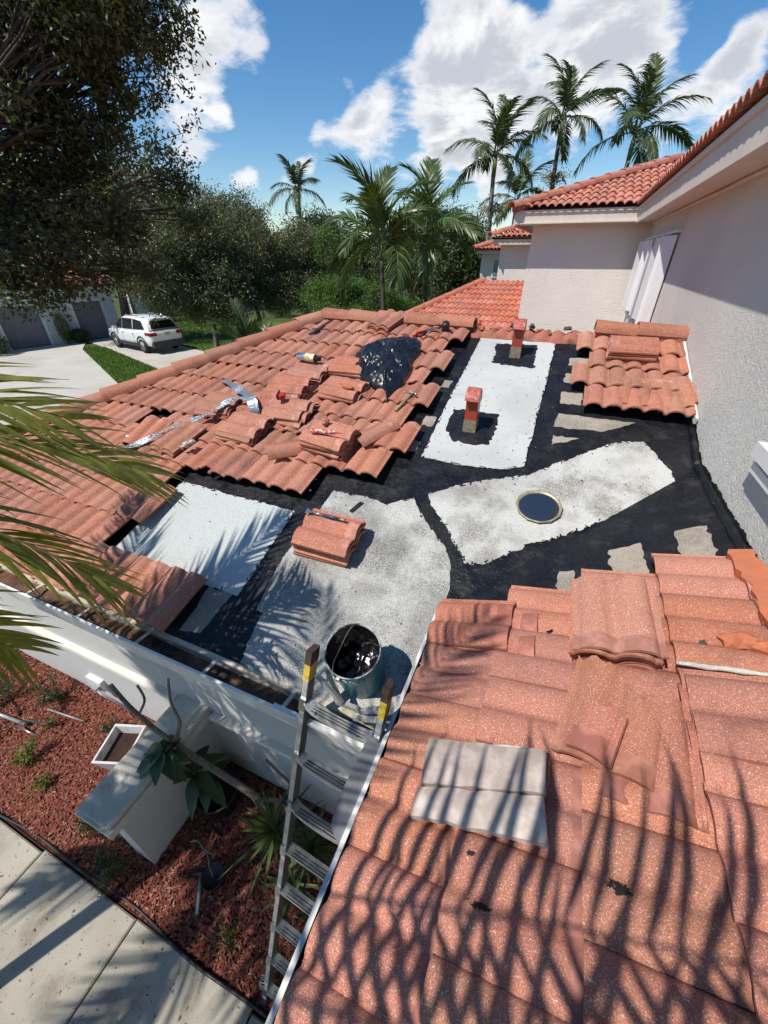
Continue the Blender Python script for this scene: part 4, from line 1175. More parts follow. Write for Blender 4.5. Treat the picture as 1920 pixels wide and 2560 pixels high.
# ---------------------------------------------------------------- driveways, lawns, street
flat_sheet('driveway', [(-24.6, 9.0), (-24.95, 11.8), (-24.1, 15.1), (-21.9, 13.35), (-12.5, 8.6), (-9.0, 4.0), (-13, 2.5), (-20, 6)], FAR_Z + 0.012, 'drive_concrete', 'pale concrete driveway before the first garage door')
flat_sheet('parking_pad', [(-24.0, 15.0), (-23.7, 17.6), (-14.5, 14.9), (-13.2, 11.2), (-21.4, 14.2)], FAR_Z + 0.008, 'drive_concrete', 'concrete drive that the white car stands on')
flat_sheet('lawn', [(-27.5, 20.0), (-23.8, 17.7), (-14.0, 14.9), (-14.0, 24.0), (-26.0, 27.0)], FAR_Z + 0.004, 'lawn', 'clipped green lawn behind the white car')
flat_sheet('grass_strip', [(-22.3, 13.95), (-21.9, 13.38), (-12.6, 8.65), (-12.6, 10.9), (-21.3, 14.15)], FAR_Z + 0.004, 'lawn', 'narrow strip of grass between the two drives')
flat_sheet('street', [(-40, 34.0), (-5, 37.0), (4, 44), (-5, 43.0), (-40, 39.5)], FAR_Z + 0.006, 'asphalt', 'dark asphalt street beyond the trees')
# grass blades on strip, lawn and by the oak
def blades(n, poly, name, label):
    P = np.array(poly); lo, hi = P.min(0), P.max(0)
    pts = []
    while len(pts) < n:
        c = RNG.uniform(lo, hi, (n, 2))
        ins = np.zeros(n, bool); j = len(P) - 1
        for i in range(len(P)):
            xi, yi = P[i]; xj, yj = P[j]
            cond = ((yi > c[:, 1]) != (yj > c[:, 1])) & (c[:, 0] < (xj - xi) * (c[:, 1] - yi) / (yj - yi + 1e-12) + xi)
            ins ^= cond; j = i
        pts += c[ins].tolist()
    c = np.array(pts[:n]); z = np.full((n, 1), FAR_Z)
    C = np.hstack([c, z]); a = RNG.uniform(0, 2 * math.pi, n)
    s = np.stack([np.cos(a), np.sin(a), np.zeros(n)], 1) * 0.012
    t = RNG.normal(0, 0.03, (n, 3)); t[:, 2] = RNG.uniform(0.05, 0.11, n)
    V = np.stack([C - s, C + s, C + t], 1)
    o = put(bpy.data.objects.new(name, quads_mesh(name, V, 'grass_blade', 3)))
    tag(o, label, 'grass', kind='stuff')
blades(22000, [(-27.0, 20.0), (-23.6, 17.7), (-14.0, 14.9), (-14.0, 22.0), (-26.0, 25.0)], 'lawn_grass', 'short green grass of the lawn behind the car')
blades(8000, [(-22.3, 13.95), (-21.9, 13.38), (-12.6, 8.65), (-12.6, 10.9), (-21.3, 14.15)], 'strip_grass', 'short green grass of the strip between drives')

# ---------------------------------------------------------------- white SUV
def build_car(name, label, loc, heading, scale, paint, simple=False, group=None):
    e = thing(name, label, 'car', loc, group)
    Mw = Matrix.Translation(Vector(loc)) @ Matrix.Rotation(heading, 4, 'Z') @ Matrix.Scale(scale, 4)
    # x: forward, y: left, z: up; rear bumper at x=-2.45, nose at 2.45
    st = [(-2.45, 0.62, 0.92, 0.80), (-2.40, 0.45, 1.08, 0.90), (-2.25, 0.40, 1.18, 0.94), (-1.5, 0.36, 1.14, 0.965), (-0.5, 0.34, 1.08, 0.97), (0.5, 0.34, 1.06, 0.97), (1.2, 0.35, 1.06, 0.965),
          (1.75, 0.37, 1.03, 0.945), (2.15, 0.40, 0.96, 0.90), (2.38, 0.46, 0.82, 0.80), (2.46, 0.52, 0.70, 0.66)]
    rows = []
    for x, zb, zt, hw in st:
        half = [(hw * 0.90, zb), (hw * 0.985, zb + 0.12), (hw, zb + 0.30 * (zt - zb) + 0.05), (hw * 0.985, zt - 0.10), (hw * 0.94, zt), (hw * 0.60, zt + 0.035), (0.0, zt + 0.045)]
        rows.append([(x, y, z) for y, z in half] + [(x, -y, z) for y, z in reversed(half[:-1])])
    b = MB(); b.grid(rows, flip=True)
    b.add(rows[0], [tuple(range(len(rows[0])))]); b.add(rows[-1], [tuple(reversed(range(len(rows[-1]))))])
    body = b.build('body', paint, e, Mw)
    # greenhouse: pillars and roof
    gs = [(-2.32, 1.17, 1.20, 0.86, 0.84), (-2.05, 1.15, 1.62, 0.88, 0.72), (-1.80, 1.13, 1.71, 0.89, 0.70), (-0.8, 1.09, 1.77, 0.90, 0.71), (0.2, 1.07, 1.75, 0.90, 0.71), (0.62, 1.06, 1.66, 0.90, 0.70), (1.38, 1.05, 1.10, 0.88, 0.80)]
    rows = []
    for x, z0, z1, h0, h1 in gs:
        half = [(h0, z0), (h0 + (h1 - h0) * 0.5, (z0 + z1) / 2 + 0.02), (h1, z1 - 0.05), (h1 - 0.10, z1), (0, z1 + 0.02)]
        rows.append([(x, y, z) for y, z in half] + [(x, -y, z) for y, z in reversed(half[:-1])])
    b = MB(); b.grid(rows, flip=True)
    cabin = b.build('cabin', paint, e, Mw)
    def side_y(z, zlo=1.10, zhi=1.70): return 0.905 + (0.715 - 0.905) * (z - zlo) / (zhi - zlo)
    def glass(nm, pts, parent, off=0.012):
        for sgn in (1, -1):
            P = [(x, sgn * (side_y(z) + off), z) for x, z in pts]
            MB().prism(P, (0, 0, 0), (0, sgn * 0.006, 0.002)).build(nm, 'dark_glass', parent, Mw)
    glass('side_window', [(1.18, 1.13), (0.42, 1.14), (0.42, 1.64), (0.58, 1.62)], cabin)
    glass('side_window', [(0.34, 1.14), (-0.68, 1.16), (-0.68, 1.67), (0.34, 1.65)], cabin)
    glass('side_window', [(-0.76, 1.16), (-1.90, 1.22), (-1.55, 1.60), (-0.76, 1.67)], cabin)
    MB().prism([(-2.33, -0.72, 1.24), (-2.33, 0.72, 1.24), (-2.115, 0.60, 1.60), (-2.115, -0.60, 1.60)], (0, 0, 0), (-0.02, 0, 0.006)).build('rear_window', 'dark_glass', cabin, Mw)
    MB().prism([(1.36, -0.74, 1.13), (1.36, 0.74, 1.13), (0.70, 0.62, 1.63), (0.70, -0.62, 1.63)], (0, 0, 0), (0.02, 0, 0.012)).build('windscreen', 'dark_glass', cabin, Mw)
    MB().box((-2.12, 0, 1.685), (0.22, 1.20, 0.04)).build('spoiler', paint, cabin, Mw)
    for sgn in (1, -1):
        MB().tube([(-1.7, sgn * 0.60, 1.765), (-0.8, sgn * 0.61, 1.815), (0.2, sgn * 0.61, 1.79)], 0.02, 6).build('roof_rail', 'car_silver', cabin, Mw)
    # lower cladding, bumper
    for sgn in (1, -1):
        MB().box((0.0, sgn * 0.955, 0.40), (2.1, 0.07, 0.16)).build('cladding', 'car_trim', body, Mw)
        for wx in (-1.42, 1.42):
            P = [(wx + 0.46 * math.cos(a), sgn * 0.955, 0.38 + 0.46 * math.sin(a)) for a in np.linspace(0, math.pi, 12)]
            MB().tube(P, 0.045, 6).build('wheel_arch', 'car_trim', body, Mw)
    b = MB(); b.box((-2.40, 0, 0.50), (0.20, 1.80, 0.26)); b.box((-2.36, 0, 0.36), (0.16, 1.6, 0.12)); b.build('rear_bumper', 'car_trim', body, Mw)
    for sgn in (1, -1):
        b = MB(); b.box((-2.36, sgn * 0.74, 1.0), (0.20, 0.36, 0.16), None, 0, 0.96); b.box((-2.16, sgn * 0.90, 1.02), (0.42, 0.12, 0.13), None, 0, 0.9)
        b.build('tail_light', 'tail_red', body, Mw)
        MB().prism([(2.30, sgn * 0.82, 0.80), (2.10, sgn * 0.90, 0.86), (2.05, sgn * 0.905, 0.74), (2.36, sgn * 0.78, 0.70)], (0, 0, 0), (0.01, sgn * 0.012, 0)).build('headlight', 'window_glass', body, Mw)
        MB().box((0.98, sgn * 1.02, 1.14), (0.14, 0.20, 0.15)).build('wing_mirror', paint, body, Mw)
        for dx in (0.30, -0.72):
            MB().box((dx, sgn * 0.975, 0.98), (0.18, 0.03, 0.035)).build('door_handle', paint, body, Mw)
        for dx in (0.40, -0.74, 1.22):
            MB().box((dx, sgn * 0.9685, 0.74), (0.012, 0.008, 0.52)).build('door_seam', 'car_trim', body, Mw)
    MB().box((-2.475, 0, 0.98), (0.02, 0.34, 0.16)).build('number_plate', 'plate_white', body, Mw)
    for wx in (-1.42, 1.42):
        for sgn in (1, -1):
            rot = Matrix.Rotation(R(90), 3, 'X')
            w = MB().lathe([(0.24, -0.12), (0.345, -0.115), (0.375, -0.07), (0.375, 0.07), (0.345, 0.115), (0.24, 0.12)], (wx, sgn * 0.86, 0.375), rot, 24).build('wheel', 'tyre', e, Mw)
            b = MB(); b.lathe([(0.02, 0.06 * -sgn), (0.06, 0.075 * -sgn), (0.065, 0.03 * -sgn)], (wx, sgn * 0.88, 0.375), rot, 12)
            b.lathe([(0.215, 0.085 * -sgn), (0.245, 0.095 * -sgn), (0.25, 0.0)], (wx, sgn * 0.88, 0.375), rot, 24)
            for k in range(5):
                a = 2 * math.pi * k / 5 + 0.3
                for da in (-0.16, 0.16):
                    b.beam((wx + 0.05 * math.cos(a), sgn * 0.945, 0.375 + 0.05 * math.sin(a)), (wx + 0.225 * math.cos(a + da), sgn * 0.955, 0.375 + 0.225 * math.sin(a + da)), 0.03, 0.02, (0, 1, 0))
            b.build('rim', 'car_silver', w, Mw)
    return e


build_car('parked_car', 'white family SUV parked by the second garage, rear towards us', (-19.30, 14.95, FAR_Z + 0.012), math.atan2(0.19, -0.98), 0.86, 'car_white')
build_car('street_car', 'silver car glimpsed behind the lime green tree', (-21.0, 35.0, FAR_Z + 0.012), R(10), 0.95, 'car_silver')
build_car('distant_car', 'white car glimpsed under the middle palms', (-16.0, 37.2, FAR_Z + 0.012), R(185), 0.95, 'car_white')
# grey lamp pole beside the second house
pole = thing('lamp_pole', 'pale concrete lamp pole glimpsed among the oak leaves', 'lamp pole', (-24.6, 18.9, FAR_Z))
MB().tube([(-24.6, 18.9, FAR_Z), (-24.6, 18.9, 7.5)], [0.11, 0.08], 8).build('pole', 'concrete_pole', pole)
MB().box((-24.3, 18.8, 7.5), (0.6, 0.16, 0.12)).build('lamp_head', 'concrete_pole', pole)
post = thing('utility_post', 'slim grey post at the corner of the white house', 'post', (-20.9, 26.5, FAR_Z))
MB().tube([(-20.9, 26.5, FAR_Z), (-20.9, 26.5, 5.2)], [0.09, 0.07], 8).build('pole', 'concrete_pole', post)

# ================================================================ LOOSE ROOF TILES
PLANES = {'A': (on_a, N_A), 'B': (on_b, N_B)}
T_LOOSE = {'B': T_BACK, 'A': T_SIDE}
T_HALF_SIDE = tile_mesh('side_half_tile', 'tile_side', 0.0, 0.150, seg=8)
T_HALF_SIDE_R = tile_mesh('side_half_tile_b', 'tile_side', 0.15, 0.34, seg=8)
T_GREY_A = tile_mesh('grey_half_tile', 'tile_grey', 0.0, 0.150, seg=8)
T_GREY_B = tile_mesh('grey_half_tile_b', 'tile_grey', 0.15, 0.34, seg=8)
rl = random.Random(31)


def loose_tile(plane, x, y, h, psi, label, group=None, mesh=None, tilt=(0, 0), name='loose_roof_tile', flip=False):
    """a tile lying free; psi: plan direction of its head end (0 = +Y, 90 = -X); h: height over the waterproofing"""
    fn, n = PLANES[plane]
    mesh = mesh or T_LOOSE[plane]
    dirv = Vector((-math.sin(R(psi)), math.cos(R(psi)), 0))
    up = (dirv - n * dirv.dot(n)).normalized()
    ac = up.cross(n)
    rot = Matrix.Rotation(R(tilt[0]), 3, ac) @ Matrix.Rotation(R(tilt[1]), 3, up)
    ac, up2, nn = rot @ ac, rot @ up, rot @ n
    if flip: ac, nn = -ac, -nn
    w = max(v.co.x for v in mesh.vertices) + min(v.co.x for v in mesh.vertices)
    org = fn(x, y, h) - ac * (w / 2) - up2 * (TILE_L / 2)
    o = bpy.data.objects.new(name, mesh)
    put(o, None, basis(org, ac, up2, nn))
    return tag(o, label, 'roof tile', group)


TOP_B = 0.108          # top of the laid tiles over the waterproofing (back slope)
TOP_A = 0.105
STEP = 0.024
NTH = ['bottom', 'second', 'third', 'fourth', 'fifth', 'sixth', 'seventh']


def stack(plane, x, y, psi, n, where, h0, group, jit=0.012, turn=2.0, top_label=None):
    """n tiles nested on each other; returns height of the top"""
    for k in range(n):
        dx, dy = rl.uniform(-jit, jit), rl.uniform(-jit, jit)
        if k == n - 1: lab = top_label or ('topmost tile of the stack ' + where)
        else: lab = NTH[k] + (' tile of the stack ' if k == 0 else ' tile from the bottom of the stack ') + where
        loose_tile(plane, x + dx, y + dy, h0 + STEP * k, psi + rl.uniform(-turn, turn), lab, group)
    return h0 + STEP * n + 0.045


h_bare = stack('B', -1.19, 1.88, -88, 6, 'standing alone on the dirty white membrane', 0.012, 'tiles stacked on the bare membrane')
stack('B', -2.02, 4.92, -14, 4, 'beside the ridge caps', TOP_B - 0.03, 'tiles stacked by the ridge')
stack('B', -2.42, 3.72, -90, 3, 'under the silver spray can', TOP_B - 0.02, 'tiles stacked under the spray can', 0.02, 4)
stack('B', -2.44, 3.37, -90, 4, 'between spray can and tape measure', TOP_B - 0.02, 'tiles stacked between can and tape', 0.025, 4)
h_s4 = stack('B', -1.88, 3.47, -94, 3, 'in front of the black plastic bag', TOP_B - 0.02, 'tiles stacked in front of the bag', 0.02, 4)
h_tape = stack('B', -2.21, 3.02, -92, 4, 'under the red tape measure', TOP_B - 0.02, 'tiles stacked under the tape measure', 0.03, 6)
h_s5 = stack('B', -2.49, 2.70, -93, 4, 'below the crumpled end of the foil strip', TOP_B - 0.02, 'tiles stacked below the foil', 0.025, 4)
h_s6 = stack('B', -1.62, 2.72, -96, 6, 'carrying the sealant tube', TOP_B - 0.02, 'tiles stacked under the sealant tube', 0.012, 3)
h_s7 = stack('B', -2.98, 2.98, -90, 3, 'that the foil strip crosses', TOP_B - 0.02, 'tiles stacked under the foil strip', 0.03, 6)
stack('B', -3.05, 2.42, -6, 3, 'with mortar crumbs near the palm tips', TOP_B - 0.02, 'tiles stacked near the palm tips', 0.03, 5)
stack('B', -2.00, 3.88, -90, 3, 'half covered by the black bag', TOP_B - 0.02, 'tiles stacked half under the bag', 0.015, 3)
loose_tile('B', -1.93, 2.56, TOP_B + 0.02, -40, 'broken half tile propped beside the sealant-tube stack', None, T_BACK_HALF, (-14, 22))
loose_tile('B', -1.30, 2.93, TOP_B + 0.01, -25, 'cracked tile shard beside the roof edge near sealant tube', None, T_BACK_HALF, (-5, 10))
loose_tile('B', -2.62, 3.10, TOP_B + 0.02, -70, 'tile half sliding behind the foil fold', None, None, (4, 6))
loose_tile('B', -1.68, 4.62, TOP_B - 0.055, -3, 'pale headed loose tile lying between bag and pliers', None, None, (2, 0))
loose_tile('B', -2.14, 4.40, TOP_B - 0.055, -3, 'pale headed loose tile behind the black bag', None, None, (2, 0))
loose_tile('B', -3.50, 2.46, TOP_B - 0.02, 3, 'loose tile with mortar stains beside the open gap', None, None, (3, 4))
stack('B', 0.62, 4.63, 90, 5, 'on the tiled patch against the wall', TOP_B - 0.02, 'tiles stacked against the wall', 0.012, 2)
for o in []: pass
loose_tile('B', 0.66, 4.00, TOP_B - 0.045, 0, 'single loose tile lying over the laid courses by the wall', None, None, (2, 0))
loose_tile('B', 0.96, 4.02, TOP_B - 0.03, 12, 'broken tile with a lifted corner beside the wall', None, T_BACK_NOTCH, (4, -8))
# on the side slope
loose_tile('A', 0.02, 1.43, TOP_A - 0.035, -90, 'lower of two loose tiles at the gutter end', 'pair of tiles by the gutter end', None, (1, 0))
loose_tile('A', -0.09, 1.45, TOP_A - 0.006, -90, 'upper of two loose tiles at the gutter end', 'pair of tiles by the gutter end', None, (1, 0))
for k in range(6):
    h = TOP_A - 0.03 + 0.024 * k
    loose_tile('A', 0.51 + rl.uniform(-.012, .012), 1.47 + rl.uniform(-.02, .02), h, 180 + rl.uniform(-2, 2),
               'topmost tile of the tall stack near the wall' if k == 5 else NTH[k] + (' tile' if k == 0 else ' tile from the bottom') + ' of the tall stack near the wall', 'tall stack near the wall', None, (-2.0 - 0.8 * k, 0))
T_BROKEN = tile_mesh('broken_side_tile', 'tile_side', seg=8, amp=0.027, chip=lambda x: 0.20 * max(0.0, 1 - x / 0.21) + 0.012 * math.sin(x * 90))
T_SHARD = tile_mesh('side_shard', 'tile_side', 0.0, 0.150, seg=8, amp=0.027, chip=lambda x: 0.22 + 0.10 * max(0.0, x - 0.07) + 0.008 * math.sin(x * 110))
loose_tile('A', 0.49, 1.03, TOP_A + 0.012, 167, 'broken tile leaning in front of the tall stack', None, T_BROKEN, (-4, -2))
loose_tile('A', 0.475, 1.03, TOP_A + 0.062, 160, 'small curved tile shard on the broken tiles', None, T_SHARD, (-4, 8), name='tile_shard')
loose_tile('A', 0.55, 0.955, TOP_A - 0.025, 176, 'lower broken tile with bare head end', None, None, (-2, 0))
loose_tile('A', 0.88, 1.10, TOP_A - 0.025, -90, 'lower of two flat tiles by the house wall', 'pair of tiles by the house wall', None, (1.5, 0))
loose_tile('A', 0.90, 1.12, TOP_A + 0.000, -91, 'upper of two flat tiles by the house wall, white mortar edge', 'pair of tiles by the house wall', None, (1.5, 0))
def grey_slab(corners, label, seed, h0):
    """flat uncoated underside of a tile, broken along one edge"""
    (ax_, ay_), (bx_, by_), (cx_, cy_), (dx_, dy_) = corners      # far left, far right, near right, near left
    top, bot = [], []
    for v in np.linspace(0, 1, 9):
        rt_, rb_ = [], []
        for u in np.linspace(0, 1, 15):
            x = (ax_ * (1 - u) + bx_ * u) * (1 - v) + (dx_ * (1 - u) + cx_ * u) * v
            y = (ay_ * (1 - u) + by_ * u) * (1 - v) + (dy_ * (1 - u) + cy_ * u) * v
            y += 0.008 * mnoise.noise(Vector((x * 18, seed, 0))) * (1 if v in (0.0, 1.0) else 0)
            hh = h0 + 0.012 * math.sin(math.pi * v) + 0.002 * mnoise.noise(Vector((x * 12, y * 12, seed)))
            rt_.append(on_a(x, y, hh + 0.024)); rb_.append(on_a(x, y, hh))
        top.append(rt_); bot.append(rb_)
    b = MB(); b.grid(top, flip=True); b.grid(bot)
    b.grid([bot[0], top[0]], smooth=False, flip=True); b.grid([top[-1], bot[-1]], smooth=False, flip=True)
    b.grid([[r[0] for r in top], [r[0] for r in bot]], smooth=False, flip=True); b.grid([[r[-1] for r in bot], [r[-1] for r in top]], smooth=False, flip=True)
    return tag(b.build('grey_tile_half', 'tile_grey'), label, 'roof tile', 'grey tile halves')
grey_slab([(-0.085, 0.632), (0.29, 0.705), (0.31, 0.580), (-0.09, 0.540)], 'near half of a grey uncoated tile split lengthwise', 1, TOP_A + 0.006)
grey_slab([(-0.105, 0.800), (0.29, 0.850), (0.295, 0.712), (-0.085, 0.640)], 'far half of a grey uncoated tile split lengthwise', 2, TOP_A + 0.012)
# mortar left on tile edges
def mortar_run(plane, pts, h, name, label, seed, w=0.018):
    fn, n = PLANES[plane]
    rr = random.Random(seed)
    P = []
    for (x0, y0), (x1, y1) in zip(pts[:-1], pts[1:]):
        for t in np.linspace(0, 1, 10)[:-1]: P.append(fn(x0 + (x1 - x0) * t, y0 + (y1 - y0) * t, h + rr.uniform(-0.004, 0.006)))
    P = [p + Vector((rr.uniform(-.006, .006), rr.uniform(-.008, .008), -0.004)) for p in P]
    o = MB().tube(P, [w * rr.uniform(0.25, 1.0) for _ in P], 6).build(name, 'mortar_white')
    return tag(o, label, 'mortar')
mortar_run('A', [(0.70, 1.285), (1.09, 1.275)], TOP_A + 0.040, 'mortar_strip', 'white mortar left along the flat tiles by the wall', 3, 0.012)
mortar_run('A', [(-0.10, 0.797), (0.28, 0.847)], TOP_A + 0.030, 'mortar_strip', 'white mortar crust along the grey split tile', 4, 0.008)
mortar_run('B', [(-2.86, 2.28), (-2.80, 2.42)], TOP_B + 0.075, 'mortar_strip', 'pale mortar lump on the tiles near the palm tips', 5, 0.03)


def rubble(name, label, pos, size, seed, matname, nrm=Vector((0, 0, 1)), flat=0.5):
    """one irregular broken lump"""
    rr = random.Random(seed)
    bm = bmesh.new(); bmesh.ops.create_icosphere(bm, subdivisions=2, radius=1.0)
    sx, sy, sz = size
    a = rr.uniform(0, 6.28)
    rot = Matrix.Rotation(a, 3, 'Z')
    for v in bm.verts:
        k = 0.78 + 0.45 * mnoise.noise(v.co * 1.5 + Vector((seed * 3.1, 0, 0))) + 0.25 * mnoise.noise(v.co * 3.6 + Vector((0, seed, 0)))
        p = v.co * k
        p = Vector((p.x * sx, p.y * sy, max(p.z, -flat) * sz))
        v.co = rot @ p
    me = bpy.data.meshes.new(name); bm.to_mesh(me); bm.free()
    me.materials.append(MATS[matname])
    q = Vector((0, 0, 1)).rotation_difference(nrm)
    o = put(bpy.data.objects.new(name, me), None, Matrix.Translation(Vector(pos)) @ q.to_matrix().to_4x4())
    return tag(o, label, 'rubble')


rub = [('orange mortar lump on the flat tiles near the wall', (0.90, 1.47), (0.075, 0.05, 0.055), 'mortar_orange'), ('dark mortar slab beside the orange lump', (0.80, 1.42), (0.06, 0.022, 0.014), 'bark_dark'),
       ('orange mortar chunk against the wall edge', (0.99, 1.44), (0.075, 0.05, 0.05), 'mortar_orange'), ('small orange mortar crumb above the lump', (0.84, 1.54), (0.03, 0.014, 0.012), 'mortar_orange'),
       ('black flake lying on the tiles below the gutter-end pair', (0.0, 1.235), (0.014, 0.012, 0.006), 'tar'), ('tar dab right of the gutter-end pair', (0.26, 1.45), (0.018, 0.008, 0.006), 'tar')]
for k, (lab, (x, y), sz, m) in enumerate(rub):
    rubble('mortar_lump' if 'mortar' in lab else 'tar_flake', lab, on_a(x, y, TOP_A - 0.012), sz, 50 + k, m, N_A)
# broken ridge bedding where the caps were taken off
rr = random.Random(77)
LABR = ['pink broken tile stub', 'red curved tile stub', 'thin broken tile edge', 'rounded tile stub', 'jagged bedding piece', 'brown mortar chunk', 'flat tile chip', 'tall dark mortar chunk', 'wide curved tile end', 'small mortar chip',
        'pointed tile shard', 'grey mottled mortar chunk', 'split mortar piece', 'last tile stub']
for k in range(14):
    x = -1.00 + k * 0.093
    dark = k in (5, 7, 11)
    rubble('ridge_rubble', LABR[k] + ' on the stripped ridge, number ' + ['one', 'two', 'three', 'four', 'five', 'six', 'seven', 'eight', 'nine', 'ten', 'eleven', 'twelve', 'thirteen', 'fourteen'][k] + ' from the left',
           (x, RIDGE_Y + rr.uniform(-0.01, 0.05), z_mem_b(RIDGE_Y) + 0.06 + (0.05 if dark else 0.0)), (rr.uniform(0.05, 0.085), rr.uniform(0.04, 0.06), rr.uniform(0.03, 0.05)), 100 + k, 'bark_dark' if dark else ('mortar_red' if k % 2 else 'tile_back'), Vector((0, 0, 1)), 0.9)
# scalloped bedding under them belongs to the roof
b = MB(); rows = []
for x in np.linspace(-1.04, 0.30, 80):
    s = abs(math.sin(math.pi * (x + 1.04) / 0.15))
    rows.append([(x, RIDGE_Y - 0.10 + 0.02 * mnoise.noise(Vector((x * 8, 0, 0))), z_mem_b(RIDGE_Y - 0.1) + 0.004), (x, RIDGE_Y - 0.09, z_mem_b(RIDGE_Y - 0.1) + 0.01 + 0.035 * s), (x, RIDGE_Y - 0.03, z_mem_b(RIDGE_Y) + 0.035 + 0.04 * s + 0.02 * mnoise.noise(Vector((x * 14, 1, 0)))),
                 (x, RIDGE_Y + 0.06, z_mem_b(RIDGE_Y) + 0.05 + 0.03 * s), (x, RIDGE_Y + 0.14, z_mem_b(RIDGE_Y) - 0.02)])
b.grid(rows, flip=True); b.build('broken_bedding', 'mortar_red', back_roof)

# ================================================================ THINGS ON THE ROOF
def frame_on(plane, x, y, h, psi):
    fn, n = PLANES[plane]
    d = Vector((-math.sin(R(psi)), math.cos(R(psi)), 0)); up = (d - n * d.dot(n)).normalized()
    return basis(fn(x, y, h), up.cross(n), up, n)


# --- tar bucket
MB_W = frame_on('B', -0.61, 1.155, 0.006, 0)
bucket = thing('tar_bucket', 'teal metal bucket of black tar standing near the ladder', 'bucket', MB_W.translation)
bh, r0, r1 = 0.335, 0.120, 0.136
b = MB(); b.lathe([(0.0, 0.0), (r0 - 0.004, 0.0), (r0, 0.006), (r1 - 0.004, bh - 0.03), (r1 - 0.004, bh)], n=40)
b.build('body', 'bucket_blue', bucket, MB_W)
b = MB(); b.lathe([(r1 - 0.004, bh - 0.008), (r1 + 0.000, bh - 0.005), (r1 + 0.001, bh), (r1 - 0.002, bh + 0.002), (r1 - 0.006, bh), (r1 - 0.007, bh - 0.02)], n=40); b.build('rim', 'rim_stained', bucket, MB_W)
b = MB(); b.lathe([(r1 - 0.010, bh - 0.005), (r1 - 0.014, 0.12), (0.10, 0.085), (0.0, 0.08)], n=40); inner = b.build('lining', 'tar_wet', bucket, MB_W)
rows = []
for r in np.linspace(0, 0.123, 9):
    rows.append([(r * math.cos(a), r * math.sin(a), 0.105 + 0.035 * mnoise.noise(Vector((r * math.cos(a) * 22, r * math.sin(a) * 22, 5))) + 0.03 * max(0, math.cos(a - 0.2)) * r / 0.12) for a in np.linspace(0, 2 * math.pi, 37)])
MB().grid(rows).build('tar', 'tar_wet', bucket, MB_W)
P = [(-0.02 + 0.05 * math.sin(t) - 0.10 * math.sin(t), (r1 + 0.004) * math.cos(t), bh - 0.03 + 0.10 * math.sin(t) * 0.25 + 0.02 * math.sin(t * 3)) for t in np.linspace(0, math.pi, 18)]
MB().tube(P, 0.0028, 6).build('handle', 'dark_steel', bucket, MB_W)
for sgn in (1, -1): MB().box((-0.02, sgn * (r1 + 0.003), bh - 0.03), (0.025, 0.012, 0.02)).build('ear', 'steel', bucket, MB_W)
# printed name around the front of the bucket
for k, ch in enumerate('KARNAK'):
    a = R(-118 + 17 * k); rr_ = r1 - 0.0045
    pos = Vector((rr_ * math.cos(a), rr_ * math.sin(a), bh * 0.80)); xd = Vector((-math.sin(a), math.cos(a), 0))
    me_o = letters(ch, MB_W @ pos, MB_W.to_3x3() @ xd, MB_W.to_3x3() @ Vector((0, 0, 1)), 0.062, 'print_pale', bucket, 'lettering', 0.0012)
for a0, a1, z0, z1 in ((-140, -100, 0.46, 0.53), (-70, -60, 0.12, 0.50)):
    P = [[((r1 - 0.003 - 0.013 * (1 - z)) * math.cos(R(a)), (r1 - 0.003 - 0.013 * (1 - z)) * math.sin(R(a)), bh * z) for z in np.linspace(z0 + 0.08 * math.sin((a - a0) / (a1 - a0) * 3.1), z1 + 0.06 * math.sin((a - a0) / (a1 - a0) * 3.1), 4)] for a in np.linspace(a0, a1, 9)]
    MB().grid(P, flip=True).build('print_swoosh', 'print_pale', bucket, MB_W)

# --- bucket lid full of liquid tar
LW = frame_on('B', 0.09, 2.575, 0.006, 0)
lid = thing('bucket_lid', 'round upturned bucket lid brimming with glossy black tar', 'lid', LW.translation)
b = MB(); n = 48; prof = []
vs = []
for ring, (r, z) in enumerate(((0.0, 0.0), (0.135, 0.0), (0.148, 0.012), (0.152, 0.022), (0.146, 0.024), (0.136, 0.014), (0.130, 0.010))):
    for k in range(n):
        a = 2 * math.pi * k / n
        rr_ = r + (0.006 * (1 if math.sin(a * 12) > 0.2 else 0) if 2 <= ring <= 3 else 0)
        vs.append((rr_ * math.cos(a), rr_ * math.sin(a), z))
fs = [(i * n + k, i * n + (k + 1) % n, (i + 1) * n + (k + 1) % n, (i + 1) * n + k) for i in range(6) for k in range(n)]
b.add(vs, fs, 0, True); b.build('rim', 'brass', lid, LW)
# the liquid finds its own level inside the sloping lid
rows = []
for r in np.linspace(0, 0.141, 7):
    rows.append([(r * math.cos(a), r * math.sin(a), 0.017 - 0.03 * (r / 0.141) ** 8 * 0.2 + 0.0012 * mnoise.noise(Vector((r * math.cos(a) * 18, r * math.sin(a) * 18, 2)))) for a in np.linspace(0, 2 * math.pi, 49)])
MB().grid(rows).build('tar', 'tar_pool', lid, LW)

